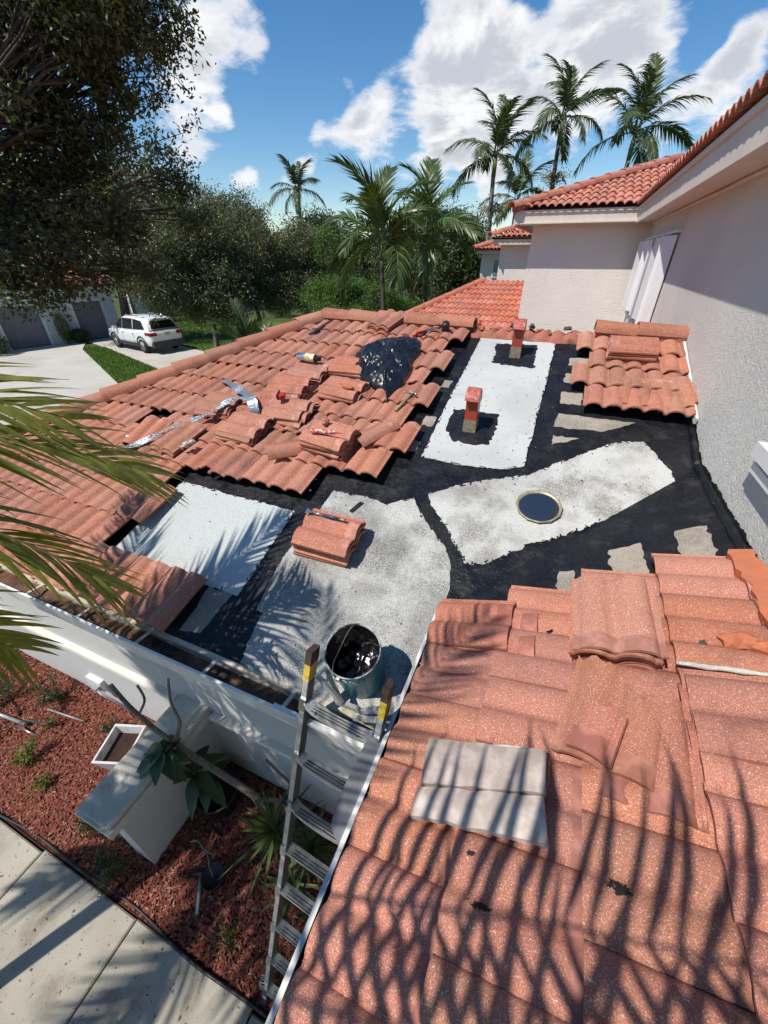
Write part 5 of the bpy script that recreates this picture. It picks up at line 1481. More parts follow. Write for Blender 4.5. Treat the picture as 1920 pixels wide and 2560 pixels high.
# --- two red gooseneck vents
def vent(x, y, label):
    Wm = frame_on('B', x, y, 0.008, 0)
    Wm = Matrix.Translation(Wm.translation)
    v = thing('roof_vent', label, 'roof vent', Wm.translation, 'red gooseneck roof vents')
    hw, d, h = 0.050, 0.055, 0.205
    b = MB(); b.box((0, 0, 0.035), (hw * 2 + 0.012, d * 2 + 0.012, 0.11), None, 0, 0.93); b.build('flashing', 'vent_base', v, Wm)
    b = MB(); b.box((0, 0, 0.045 + h / 2), (hw * 2, d * 2, h)); b.build('duct', 'vent_red', v, Wm)
    # curved hood turning down towards the eave
    P = [(d + 0.006, 0.235), (d + 0.004, 0.285), (d - 0.03, 0.335), (0.0, 0.352), (-0.05, 0.345), (-0.085, 0.315), (-0.105, 0.262)]
    Q = [(d - 0.004, 0.235), (d - 0.006, 0.282), (d - 0.036, 0.326), (0.0, 0.342), (-0.045, 0.335), (-0.076, 0.309), (-0.095, 0.262)]
    b = MB(); w = hw + 0.006
    b.grid([[(sx, y_, z_) for y_, z_ in P] for sx in (-w, w)], smooth=True, flip=True); b.grid([[(sx, y_, z_) for y_, z_ in Q] for sx in (-w, w)], smooth=True)
    for i in range(len(P) - 1):
        for sx, fl in ((-w, False), (w, True)):
            q = [(sx, *P[i]), (sx, *P[i + 1]), (sx, *Q[i + 1]), (sx, *Q[i])]
            b.add(q, [(0, 1, 2, 3) if fl else (3, 2, 1, 0)])
    b.add([(-w, *P[0]), (w, *P[0]), (w, *Q[0]), (-w, *Q[0])], [(0, 1, 2, 3)]); b.add([(-w, *P[-1]), (w, *P[-1]), (w, *Q[-1]), (-w, *Q[-1])], [(0, 1, 2, 3)])
    hood = b.build('hood', 'vent_faded', v, Wm)
    for sx in (-w + 0.004, w - 0.004):
        loop = [(sx, y_, z_) for y_, z_ in Q] + [(sx, -0.05, 0.245), (sx, d - 0.004, 0.225)]
        MB().prism(loop, (-0.002, 0, 0), (0.002, 0, 0)).build('cheek', 'vent_red', hood, Wm)
    return v


vent(-0.435, 4.63, 'red gooseneck roof vent nearer the ridge')
vent(-0.585, 3.33, 'red gooseneck roof vent nearer the round lid')

# --- scraper on the lone stack
SW = frame_on('B', -1.20, 1.945, h_bare + 0.012, -90)
sc = thing('scraper', 'small scraper with blue handle on the lone tile stack', 'scraper', SW.translation)
MB().tube([(0, -0.04, 0), (0, 0.02, 0.002), (0, 0.08, 0)], [0.008, 0.011, 0.008], 8).build('grip', 'blue_plastic', sc, SW)
MB().tube([(0, -0.04, 0), (0, -0.13, 0.002)], 0.005, 6).build('shaft', 'steel', sc, SW)
b = MB(); b.prism([(-0.006, -0.13, 0), (0.006, -0.13, 0), (0.022, -0.175, 0), (-0.022, -0.175, 0)], (0, 0, 0), (0, 0, 0.003)); b.build('blade', 'steel', sc, SW)
MB().tube([(0, 0.08, 0), (0, 0.125, 0.0)], [0.006, 0.012], 8).build('ferrule', 'brass', sc, SW)
# --- black shim on the membrane
o = MB().prism([(-0.015, -0.06, 0), (0.012, -0.06, 0), (0.02, 0.06, 0), (-0.012, 0.055, 0)], (0, 0, 0), (0, 0, 0.012)).build('plastic_shim', 'black_plastic', None, frame_on('B', -1.16, 2.22, 0.012, -18))
tag(o, 'black plastic shim lying behind the lone tile stack', 'shim')
# --- spray can
CW = frame_on('B', -2.45, 3.80, TOP_B + 0.135, -95)
CW = CW @ Matrix.Scale(1.25, 4)
can = thing('spray_can', 'silver spray can with printed label lying on tiles', 'spray can', CW.translation)
ry = Matrix.Rotation(R(-90), 3, 'X')
b = MB(); b.lathe([(0.0, -0.10), (0.028, -0.10), (0.032, -0.095), (0.032, -0.015)], (0, 0, 0), ry, 20); b.build('body', 'silver_can', can, CW)
b = MB(); b.lathe([(0.0325, -0.015), (0.0325, 0.075)], (0, 0, 0), ry, 20); b.build('label', 'label_print', can, CW)
b = MB(); b.lathe([(0.032, 0.075), (0.028, 0.088), (0.018, 0.095), (0.018, 0.125), (0.0, 0.127)], (0, 0, 0), ry, 20); b.build('cap', 'black_plastic', can, CW)
# --- tape measure
TW = frame_on('B', -2.30, 3.07, h_tape + 0.016, -70)
tm = thing('tape_measure', 'red and black tape measure on a tile stack', 'tape measure', TW.translation)
b = MB(); b.prism([(-0.035, -0.03, 0), (0.03, -0.034, 0), (0.04, 0.0, 0), (0.028, 0.034, 0), (-0.03, 0.032, 0)], (0, 0, 0.0), (0, 0, 0.04)); b.build('case', 'red_plastic', tm, TW)
b = MB(); b.prism([(-0.040, -0.036, 0), (0.035, -0.038, 0), (0.038, -0.02, 0), (-0.038, -0.014, 0)], (0, 0, 0.004), (0, 0, 0.046)); b.build('grip', 'black_plastic', tm, TW)
# --- sealant tube
SW = frame_on('B', -1.60, 2.66, h_s6 + 0.018, -84)
st = thing('sealant_tube', 'red and white sealant tube on the tall roof stack', 'sealant tube', SW.translation)
b = MB(); b.lathe([(0.0, -0.13), (0.017, -0.13), (0.017, 0.08), (0.008, 0.09)], (0, 0, 0), ry, 16); b.build('body', 'label_red', st, SW)
b = MB(); b.lathe([(0.008, 0.09), (0.005, 0.12), (0.003, 0.15)], (0, 0, 0), ry, 10); b.build('nozzle', 'red_plastic', st, SW)
rubble('mortar_lump', 'curved tile shard beside the sealant tube', on_b(-1.66, 2.78, h_s6 + 0.008), (0.045, 0.028, 0.03), 8, 'mortar_red', N_B)
rubble('mortar_lump', 'brown mortar block on the stack in front of bag', on_b(-1.80, 3.42, h_s4 + 0.004), (0.10, 0.03, 0.035), 9, 'mortar_orange', N_B)
# --- foil flashing strip, unrolled over the tiles
def ribbon(pts, widths, name, matname, parent, twist=None):
    b = MB(); L, Rr = [], []
    P = [Vector(p) for p in pts]
    for i, p in enumerate(P):
        d = (P[min(i + 1, len(P) - 1)] - P[max(i - 1, 0)]).normalized()
        s = d.cross(N_B).normalized()
        if twist: s = Matrix.Rotation(twist[i], 3, d) @ s
        L.append(p - s * widths[i] / 2); Rr.append(p + s * widths[i] / 2)
    n = Vector((0, 0, 0.0025))
    b.grid([L, Rr], flip=True); b.grid([[p - n for p in L], [p - n for p in Rr]])
    b.grid([[p - n for p in L], L], smooth=False); b.grid([Rr, [p - n for p in Rr]], smooth=False)
    return b.build(name, matname, parent)
def spline(pts, n=8):
    out = []
    P = [Vector(p) for p in pts]; P = [P[0]] + P + [P[-1]]
    for i in range(1, len(P) - 2):
        for t in np.linspace(0, 1, n, endpoint=False):
            a, b_, c, d_ = P[i - 1], P[i], P[i + 1], P[i + 2]
            out.append(0.5 * ((2 * b_) + (-a + c) * t + (2 * a - 5 * b_ + 4 * c - d_) * t * t + (-a + 3 * b_ - 3 * c + d_) * t ** 3))
    out.append(P[-2]); return out
foil = thing('foil_strip', 'crumpled silver foil flashing strip unrolled across the tiles', 'flashing', on_b(-2.7, 3.0, 0.2))
fp = spline([on_b(-3.32, 3.36, 0.14), on_b(-3.10, 3.27, 0.19), on_b(-2.90, 3.17, 0.20), on_b(-2.72, 3.08, 0.22), on_b(-2.63, 3.02, 0.24)])
ribbon(fp, [0.02 + 0.075 * min(1, i / 14) for i in range(len(fp))], 'folded_arm', 'foil', foil, [0.35 * math.sin(i * 0.5) for i in range(len(fp))])
fp = spline([on_b(-2.63, 3.02, 0.245), on_b(-2.575, 2.97, 0.23), on_b(-2.55, 2.93, 0.17), on_b(-2.54, 2.91, 0.11)])
ribbon(fp, [0.095] * len(fp), 'turned_end', 'foil', foil)
fp = spline([on_b(-2.64, 3.00, 0.235), on_b(-2.78, 3.00, 0.225), on_b(-2.86, 2.90, 0.22), on_b(-2.93, 2.80, 0.19), on_b(-3.07, 2.66, 0.17), on_b(-3.14, 2.52, 0.19), on_b(-3.25, 2.38, 0.18), on_b(-3.38, 2.26, 0.15), on_b(-3.52, 2.20, 0.13)])
ribbon(fp, [0.070] * len(fp), 'tail', 'foil_print', foil, [0.3 * math.sin(i * 0.32) for i in range(len(fp))])
tag(rubble('crumpled_foil', 'crumpled silver wrapper in the gap between the tiles', on_b(-3.62, 2.35, 0.10), (0.05, 0.04, 0.035), 33, 'foil', N_B), None, 'wrapper')
# --- hammer by the roof edge
HW = frame_on('B', -1.22, 3.42, TOP_B + 0.022, -10)
hm = thing('hammer', 'wooden handled hammer lying below the black bag', 'hammer', HW.translation)
MB().tube([(0, -0.17, 0), (0, -0.05, 0.004), (0, 0.13, 0)], [0.014, 0.012, 0.010], 8).build('handle', 'wood', hm, HW)
MB().tube([(0.05, 0.13, 0), (0.03, 0.145, 0.002), (-0.02, 0.15, 0.002), (-0.07, 0.135, 0)], [0.014, 0.012, 0.010, 0.003], 8).build('head', 'steel', hm, HW)
# --- flat black bar near the hip
BW = frame_on('B', -2.85, 4.70, TOP_B + 0.006, -12)
o = MB().prism([(-0.022, -0.20, 0), (0.022, -0.20, 0), (0.020, 0.20, 0), (-0.018, 0.20, 0)], (0, 0, 0), (0, 0, 0.012))
bar = thing('pry_bar', 'flat black pry bar lying near the hip caps', 'pry bar', BW.translation)
o.build('bar', 'dark_steel', bar, BW)
for q in (-0.12, 0.0, 0.10, 0.15): MB().lathe([(0.0, 0.0126), (0.006, 0.0126), (0.006, 0.011)], (0, q, 0), None, 8).build('bolt_hole', 'mortar_red', bar, BW)
# --- snips and cup by the ridge
PW = frame_on('B', -1.46, 4.74, TOP_B + 0.03, -25)
pl_ = thing('tin_snips', 'tin snips with red and black handles beside the bag', 'snips', PW.translation)
MB().tube([(-0.05, -0.16, 0), (-0.06, -0.08, 0.005), (-0.02, 0.0, 0.005)], [0.016, 0.018, 0.012], 8).build('handle', 'red_plastic', pl_, PW)
MB().tube([(0.03, -0.14, 0.01), (0.03, -0.06, 0.012), (0.01, 0.0, 0.008)], [0.012, 0.016, 0.012], 8).build('handle', 'black_plastic', pl_, PW)
b = MB(); b.prism([(-0.02, 0.0, 0), (0.02, -0.01, 0), (0.06, 0.10, 0), (0.075, 0.17, 0), (0.03, 0.11, 0)], (0, 0, 0.0), (0, 0, 0.022)); b.build('jaw', 'steel', pl_, PW)
QW = frame_on('B', -1.27, 4.86, TOP_B - 0.004, 20)
cup = thing('black_cup', 'small black plastic cap standing by the ridge caps', 'plastic cap', QW.translation)
b = MB(); b.lathe([(0.0, 0.0), (0.045, 0.0), (0.047, 0.01), (0.044, 0.10), (0.038, 0.115), (0.0, 0.117)], (0, 0, 0), Matrix.Rotation(R(20), 3, 'X'), 18); b.build('shell', 'black_plastic', cup, QW)
b = MB(); b.lathe([(0.022, -0.004), (0.030, -0.004), (0.030, 0.001)], (0, 0, 0), Matrix.Rotation(R(20), 3, 'X'), 14); b.build('ring', 'plate_grey', cup, QW)

# --- black plastic bag draped over something
def bag():
    outl = [(-2.07, 4.04), (-2.03, 4.28), (-1.93, 4.48), (-1.70, 4.56), (-1.49, 4.57), (-1.40, 4.42), (-1.37, 4.05), (-1.34, 3.72), (-1.37, 3.55), (-1.39, 3.38), (-1.48, 3.56), (-1.64, 3.60), (-1.90, 3.78)]
    sp = []
    n0 = len(outl)
    for i in range(n0):
        a, b_, c, d_ = [Vector(outl[(i + k) % n0]) for k in (-1, 0, 1, 2)]
        for t in np.linspace(0, 1, 16, endpoint=False):
            sp.append(0.5 * ((2 * b_) + (-a + c) * t + (2 * a - 5 * b_ + 4 * c - d_) * t * t + (-a + 3 * b_ - 3 * c + d_) * t ** 3))
    c = Vector((-1.70, 4.08))
    rows = []
    K = 60
    for k in range(K + 1):
        t = k / K
        row = []
        for i, p in enumerate(sp + sp[:1]):
            q = c.lerp(p, t)
            hgt = 0.135 * max(0.0, 1 - t ** 3.0) ** 0.7 * (1.0 + 0.25 * mnoise.noise(Vector((q.x * 3, q.y * 3, 7))))
            a = i / len(sp) * 2 * math.pi
            def rdg(v): return 0.5 - 1.4 * abs(mnoise.noise(v))
            fold = 0.030 * rdg(Vector((q.x * 4.2 + q.y * 2.5, q.y * 3.6 - q.x, 1))) + 0.022 * rdg(Vector((q.x * 10 + q.y * 6, q.y * 4, 4))) + 0.012 * rdg(Vector((q.x * 19 - q.y * 6, q.y * 11 + q.x * 5, 6))) + 0.004 * mnoise.noise(Vector((q.x * 40, q.y * 36, 3)))
            ridge = 0.018 * t * rdg(Vector((math.cos(a) * 4, math.sin(a) * 4, t * 0.8)))
            amp = 0.35 + 0.65 * math.sin(math.pi * min(1, t * 0.9 + 0.1))
            hh = TOP_B - 0.01 + hgt + (fold * 1.3 + ridge) * amp
            row.append(on_b(q.x, q.y, max(TOP_B - 0.03, hh)))
        rows.append(row)
    b = MB(); b.grid(rows, flip=True)
    return b.build('plastic_bag', 'bag_black')
tag(bag(), 'crumpled black plastic sack draped over a tile stack', 'plastic sack')

# ================================================================ LADDER
LF = Vector((-0.888, 0.10, 0.03)); LG = Vector((-0.771, 0.815, 2.245))
ld = (LG - LF).normalized(); lx = Vector((1, -0.05, 0.0)); lx = (lx - ld * lx.dot(ld)).normalized(); ln = lx.cross(ld)
if ln.y > 0: ln = -ln
LWID = 0.385; LTOP = (LG - LF).length + 0.42
ladder = thing('ladder', 'aluminium ladder leaning on the front gutter beside the bucket', 'ladder', LF)
def lp(t, s, n=0.0): return LF + ld * t + lx * s + ln * n
for s in (0.0, LWID):
    rail = MB()
    rail.beam(lp(0, s), lp(LTOP - 0.10, s), 0.026, 0.058, ln)
    top_s = 0.02 if s == 0 else -0.0
    rail.beam(lp(LTOP - 0.10, s), lp(LTOP, s + 0.0, -0.0), 0.026, 0.058, ln)
    rail = rail.build('rail', 'aluminium', ladder)
    sg = 1 if s == 0 else -1
    MB().beam(lp(0.02, s + 0.0145 * sg, 0), lp(LTOP - 0.16, s + 0.0145 * sg, 0), 0.003, 0.052, ln).build('rail_web', 'rail_dark', rail)
    MB().beam(lp(LTOP - 0.15, s), lp(LTOP - 0.06, s), 0.031, 0.063, ln).build('yellow_sleeve', 'yellow_plastic', rail)
    MB().beam(lp(LTOP - 0.06, s), lp(LTOP + 0.012, s), 0.033, 0.066, ln).build('end_cap', 'brown_plastic', rail)
    b = MB(); b.beam(lp(-0.05, s), lp(0.05, s), 0.045, 0.085, ln); b.build('foot', 'black_plastic', rail)
RS = 0.333
ts = [LTOP - 0.285 - RS * k for k in range(8)]
for k, t in enumerate(ts):
    if t < 0.1: continue
    bow = 0.035 if k < 3 else 0.0
    P = []
    for u in np.linspace(0, 1, 9):
        e = math.sin(math.pi * u) ** 0.5 if bow else 0
        P.append(lp(t - bow * e * 0.35, 0.012 + (LWID - 0.024) * u, 0.026 + bow * e * 0.4))
    b = MB()
    L1 = [p + ld * 0.016 + ln * 0.014 for p in P]; L2 = [p + ld * 0.016 - ln * 0.044 for p in P]; L3 = [p - ld * 0.014 - ln * 0.040 for p in P]; L4 = [p - ld * 0.014 + ln * 0.006 for p in P]
    b.grid([L1, L2, L3, L4, L1], smooth=False)
    b.add([L1[0], L2[0], L3[0], L4[0]], [(3, 2, 1, 0)]); b.add([L1[-1], L2[-1], L3[-1], L4[-1]], [(0, 1, 2, 3)])
    rung = b.build('rung', 'aluminium', ladder)
    for g in range(3):
        q0 = 0.012 - 0.016 * g
        MB().beam(P[1] + ld * 0.017 + ln * q0, P[-2] + ld * 0.017 + ln * q0, 0.003, 0.003, ld).build('tread_rib', 'dark_steel', rung)
    for s in (0.0, LWID):
        MB().beam(lp(t - 0.035, s, 0.033), lp(t + 0.035, s, 0.033), 0.034, 0.008, ln).build('rung_bracket', 'steel', ladder)
# stabiliser brace folded behind the top
b = MB(); b.beam(lp(LTOP - 0.16, 0.02, -0.04), lp(LTOP - 0.30, 0.14, -0.10), 0.018, 0.022); b.build('brace', 'aluminium', ladder)
b = MB(); b.beam(lp(LTOP - 0.16, 0.03, -0.10), lp(LTOP - 0.33, 0.13, -0.13), 0.016, 0.020); b.build('brace', 'aluminium', ladder)
b = MB(); b.beam(lp(LTOP - 0.33, 0.10, -0.12), lp(LTOP - 0.30, 0.235, -0.11), 0.020, 0.022); b.build('brace', 'aluminium', ladder)
b = MB(); b.beam(lp(LTOP - 0.31, 0.235, -0.11), lp(LTOP - 0.18, LWID - 0.02, -0.06), 0.020, 0.022); b.build('brace', 'aluminium', ladder)
b = MB(); b.beam(lp(LTOP - 0.34, 0.22, -0.09), lp(LTOP - 0.22, LWID - 0.02, -0.03), 0.018, 0.020); b.build('brace', 'aluminium', ladder)
MB().box(lp(LTOP - 0.98, -0.022, 0.01), (0.03, 0.04, 0.11)).build('rung_lock', 'black_plastic', ladder)
# rope tied low on the ladder
b = MB()
for q in range(3):
    c = lp(0.16 + 0.03 * q, -0.025, 0.02)
    b.tube([c + Vector((0.03 * math.cos(a), 0.03 * math.sin(a) * 0.6, 0.03 * math.sin(a + q))) for a in np.linspace(0, 2 * math.pi, 14)], 0.004, 5)
tag(b.build('rope_coil', 'steel', ladder), None, None)

# ================================================================ GARDEN
gw = thing('garden_wall', 'low buttress wall with weathered stone cap in the mulch bed', 'garden wall', (-2.23, 0.7, 0))
MB().box((-2.23, 0.735, 0.40), (0.21, 0.85, 0.84)).build('pier', 'stucco_white', gw)
b = MB(); b.box((-2.23, 0.71, 0.915), (0.34, 0.97, 0.07)); b.box((-2.23, 0.72, 0.972), (0.30, 0.95, 0.045)); b.build('cap', 'cap_stone', gw)
b = MB(); b.box((-2.23, 0.725, 0.862), (0.28, 0.90, 0.04)); b.build('moulding', 'band_paint', gw)

# white square planter
def bedp(x, y, h=0.0): return Vector((x, y, bed_z(x, y) + h))
pw = Matrix.Translation(bedp(-3.03, 0.80)) @ Matrix.Rotation(R(20), 4, 'Z')
pl = thing('planter', 'square off-white planter with dark soil behind the buttress', 'planter', bedp(-3.03, 0.80))
w0, w1, hh, th = 0.105, 0.155, 0.27, 0.018
def ring(w, z): return [(-w, -w * 1.15, z), (w, -w * 1.15, z), (w, w * 1.15, z), (-w, w * 1.15, z)]
b = MB(); vs = ring(w0, 0) + ring(w1, hh) + ring(w1 - th, hh) + ring(w1 - th - 0.012, hh - 0.10)
fs = []
for r in range(3):
    for k in range(4): fs.append((r * 4 + k, r * 4 + (k + 1) % 4, r * 4 + 4 + (k + 1) % 4, r * 4 + 4 + k))
b.add(vs, fs); b.build('box', 'planter_white', pl, pw)
MB().add(ring(w1 - th - 0.010, hh - 0.095), [(0, 1, 2, 3)]).build('soil', 'soil', pl, pw)

# outlet box with conduit on the wall
ob = thing('outlet_box', 'white outdoor outlet box with grey cable low on the wall', 'outlet', (-3.75, 1.15, 0.3))
MB().box((-3.78, 1.135, 0.36), (0.22, 0.05, 0.15)).build('box', 'white_metal', ob)
MB().box((-3.72, 1.09, 0.36), (0.07, 0.06, 0.06)).build('plug', 'plate_grey', ob)
MB().tube(spline([(-3.70, 1.08, 0.36), (-3.60, 1.06, 0.37), (-3.50, 1.09, 0.27), (-3.44, 1.12, 0.13), (-3.42, 1.12, 0.03)]), 0.012, 6).build('cable', 'plate_grey', ob)

# bare plumeria leaning over the buttress
plum = thing('bare_plumeria', 'leafless grey plumeria leaning from the bed over the buttress', 'small tree', bedp(-1.36, 0.92))
def limb(pts, rads, parent, name='branch', m='bark_grey', n=8):
    sp = spline(pts, 6)
    rr_ = np.interp(np.linspace(0, 1, len(sp)), np.linspace(0, 1, len(rads)), rads)
    return MB().tube(sp, [r_ * (0.8 if m == 'bark_grey' else 1.0) for r_ in rr_], n).build(name, m, parent)
limb([bedp(-1.20, 0.95), (-1.34, 0.93, 0.22), (-1.55, 0.92, 0.42), (-1.78, 0.88, 0.66), (-1.98, 0.84, 0.88), (-2.14, 0.82, 1.05)], [0.030, 0.034, 0.034, 0.032, 0.030, 0.026], plum, 'trunk')
limb([(-2.12, 0.82, 1.03), (-2.20, 0.79, 1.22), (-2.30, 0.77, 1.45), (-2.38, 0.77, 1.66)], [0.022, 0.021, 0.019, 0.018], plum)
limb([(-2.26, 0.78, 1.36), (-2.22, 0.84, 1.48), (-2.26, 0.86, 1.60)], [0.013, 0.011, 0.010], plum)
limb([(-2.10, 0.83, 1.02), (-2.06, 0.90, 1.18), (-2.08, 0.92, 1.40), (-2.06, 0.95, 1.60), (-2.05, 0.96, 1.66)], [0.020, 0.017, 0.014, 0.012, 0.010], plum)
limb([(-1.50, 0.92, 0.37), (-1.35, 0.96, 0.44), (-1.18, 0.98, 0.45), (-1.02, 0.98, 0.40)], [0.026, 0.024, 0.022, 0.018], plum)
limb([(-1.15, 0.98, 0.45), (-1.26, 1.06, 0.56), (-1.42, 1.08, 0.66), (-1.50, 1.09, 0.72)], [0.016, 0.014, 0.012, 0.010], plum)
limb([(-1.62, 0.92, 0.50), (-1.50, 0.90, 0.28), (-1.43, 0.88, 0.10)], [0.020, 0.019, 0.018], plum)
limb([bedp(-1.46, 0.90, 0.02), (-1.36, 0.88, 0.07), bedp(-1.22, 0.86, 0.02)], [0.018, 0.018, 0.014], plum)

# potted plant with broad drooping leaves
def broad_leaf(base, d, L, w, droop, b, up=Vector((0, 0, 1))):
    d = Vector(d).normalized(); s = d.cross(up).normalized()
    rows = []
    for t in np.linspace(0, 1, 7):
        c = base + d * L * t + Vector((0, 0, -droop * L * t * t))
        ww = w * math.sin(math.pi * (0.06 + 0.94 * t) ** 0.8) * 0.5 + 0.002
        rows.append([c - s * ww + Vector((0, 0, ww * 0.35)), c, c + s * ww + Vector((0, 0, ww * 0.35))])
    b.grid(rows)


pp = thing('potted_plant', 'broad leaved plant in a black pot behind the buttress', 'potted plant', bedp(-1.92, 0.86))
pt = Matrix.Translation(bedp(-1.92, 0.86))
b = MB(); b.lathe([(0.0, 0.0), (0.13, 0.0), (0.165, 0.24), (0.178, 0.245), (0.178, 0.265), (0.162, 0.265), (0.155, 0.20), (0.0, 0.20)], n=28); b.build('pot', 'black_plastic', pp, pt)
limb([bedp(-1.92, 0.86, 0.2), (-1.97, 0.82, 0.55), (-2.06, 0.76, 0.86), (-2.10, 0.72, 1.02)], [0.012, 0.010, 0.009, 0.006], pp, 'stem', 'bark_dark')
rp = random.Random(3)
for (c, n_, L_) in (((-2.10, 0.72, 1.02), 9, 0.24), ((-1.99, 0.80, 0.66), 6, 0.24), ((-1.95, 0.84, 0.45), 5, 0.22)):
    for k in range(n_):
        a = 2 * math.pi * k / n_ + rp.uniform(-0.3, 0.3)
        b = MB(); broad_leaf(Vector(c) + Vector((0, 0, rp.uniform(-0.05, 0.05))), (math.cos(a), math.sin(a), rp.uniform(-0.25, 0.3)), L_ * rp.uniform(0.7, 1.1), 0.105, rp.uniform(0.35, 0.75), b)
        b.build('leaf', 'leaf_broad', pp)

# spiky dracaenas
def spiky(loc, n, L, label, seed, name='dracaena', matn='leaf_spiky', stem=0.22):
    rr_ = random.Random(seed)
    e = thing(name, label, 'plant', loc)
    top = Vector(loc) + Vector((0, 0, stem))
    MB().tube([loc, top], [0.018, 0.014], 7).build('stem', 'bark_grey', e)
    for k in range(n):
        a = 2.399 * k; el = R(8 + 62 * (k / n) + rr_.uniform(-8, 8)); l = L * rr_.uniform(0.75, 1.1)
        d = Vector((math.cos(a) * math.cos(el), math.sin(a) * math.cos(el), math.sin(el)))
        s = d.cross(Vector((0, 0, 1))).normalized(); rows = []
        for t in np.linspace(0, 1, 5):
            c = top + d * l * t + Vector((0, 0, -0.28 * l * t * t))
            w = 0.018 * (1 - t) ** 0.6 * min(1, t * 6 + 0.4) + 0.0008
            rows.append([c - s * w, c + Vector((0, 0, -w * 0.5)), c + s * w])
        MB().grid(rows).build('leaf', matn, e)
    return e


spiky(bedp(-1.27, 0.80), 34, 0.44, 'spiky green dracaena left of the ladder', 4, stem=0.30)
spiky(bedp(-0.98, 0.86), 30, 0.38, 'spiky dracaena behind the ladder rungs', 5, stem=0.14)
spiky(bedp(-1.02, 0.62), 20, 0.30, 'low spiky dracaena at the foot of the ladder', 6, stem=0.05)
# little black pot with a dry stick
sp_ = thing('nursery_pot', 'small black nursery pot holding a dry crooked stick', 'pot', bedp(-1.60, 0.42))
pt = Matrix.Translation(bedp(-1.60, 0.42))
b = MB(); b.lathe([(0.0, 0.0), (0.065, 0.0), (0.082, 0.12), (0.088, 0.125), (0.082, 0.128), (0.074, 0.10), (0.0, 0.10)], n=20); b.build('pot', 'black_plastic', sp_, pt)
limb([bedp(-1.60, 0.42, 0.10), (-1.615, 0.44, 0.28), (-1.62, 0.47, 0.42), (-1.635, 0.47, 0.50)], [0.008, 0.007, 0.006, 0.004], sp_, 'stick')
limb([(-1.80, 0.48, 0.42), (-1.72, 0.50, 0.49), (-1.64, 0.48, 0.50), (-1.56, 0.48, 0.49)], [0.005, 0.008, 0.008, 0.007], sp_, 'stick')
# grey hammer dropped in the mulch
gh_ = thing('garden_hammer', 'grey hammer lying in the mulch beside the small pot', 'hammer', bedp(-1.68, 0.33))
MB().tube([bedp(-1.60, 0.22, 0.025), bedp(-1.66, 0.31, 0.03), bedp(-1.73, 0.40, 0.035)], [0.014, 0.013, 0.011], 8).build('handle', 'plate_grey', gh_)
MB().tube([bedp(-1.68, 0.43, 0.04), bedp(-1.73, 0.405, 0.045), bedp(-1.80, 0.38, 0.03)], [0.018, 0.016, 0.006], 8).build('head', 'dark_steel', gh_)
# blue scrap, sticks, litter
tag(rubble('plastic_scrap', 'crumpled blue and white plastic wrapper in the shaded mulch', bedp(-1.33, 1.02, 0.012), (0.05, 0.032, 0.025), 71, 'blue_scrap'), None, 'wrapper')
tag(limb([bedp(-1.35, 0.58, 0.02), bedp(-1.22, 0.55, 0.06), bedp(-1.08, 0.60, 0.05), bedp(-1.00, 0.48, 0.03)], [0.004, 0.009, 0.009, 0.005], None, 'fallen_stick'), 'fallen crooked stick in the mulch under the dracaena', 'stick')
tag(limb([bedp(-1.48, 0.20, 0.015), bedp(-1.33, 0.20, 0.03), bedp(-1.18, 0.13, 0.02), bedp(-1.08, 0.10, 0.02)], [0.003, 0.004, 0.004, 0.003], None, 'fallen_twig'), 'thin curved twig in the shaded mulch', 'twig')
tag(MB().tube([bedp(-5.2, 0.50, 0.05), bedp(-4.25, 0.60, 0.06)], 0.018, 8).build('irrigation_pipe', 'plate_grey'), 'grey irrigation pipe lying at the edge of the mulch', 'pipe')
b = MB(); b.tube([bedp(-4.02, 0.70, 0.02), bedp(-4.28, 0.62, 0.09), bedp(-4.30, 0.55, 0.09), bedp(-4.02, 0.58, 0.02)], 0.008, 6)
tag(b.build('wire_stake', 'steel'), 'bent wire stake beside the irrigation pipe', 'stake')
tag(MB().tube([bedp(-4.25, 0.80, 0.03), bedp(-3.75, 0.86, 0.05)], 0.009, 6).build('drip_pipe', 'plate_grey'), 'thin grey pipe half buried in the mulch', 'pipe')
n = 260
C = np.empty((n, 3)); C[:, 0] = RNG.uniform(-6, -0.5, n); C[:, 1] = RNG.uniform(0.06, 1.12, n); C[:, 2] = [bed_z(x, y) + 0.02 for x, y in C[:, :2]]
V = leaf_quads(C, 0.05, 0.022, 2.5)
tag(put(bpy.data.objects.new('leaf_litter', quads_mesh('leaf_litter', V, 'leaf_litter'))), 'scattered dry leaves on the mulch', 'leaf litter', kind='stuff')


def shrub(loc, r, h, n, matn, label, seed, name='shrub', leaf=0.022):
    rg = np.random.default_rng(seed); e = thing(name, label, 'shrub', loc)
    b = MB(); C = []
    ns = 9
    for k in range(ns):
        a = rg.uniform(0, 6.28); rr_ = r * rg.uniform(0.3, 1.0)
        tip = Vector(loc) + Vector((math.cos(a) * rr_, math.sin(a) * rr_, h * rg.uniform(0.5, 1.0)))
        mid = Vector(loc) + (tip - Vector(loc)) * 0.5 + Vector((0, 0, h * 0.12))
        pts = spline([loc, mid, tip], 5); b.tube(pts, 0.004, 5)
        for _ in range(n // ns):
            t = rg.uniform(0.25, 1.0); p = pts[min(len(pts) - 1, int(t * (len(pts) - 1)))]
            C.append(np.array(p) + rg.normal(0, 0.022, 3))
    b.build('stems', 'bark_dark', e)
    put(bpy.data.objects.new('foliage', quads_mesh('foliage', leaf_quads(np.array(C), leaf, leaf * 0.55, 0.6, rg), matn)), e)
    return e


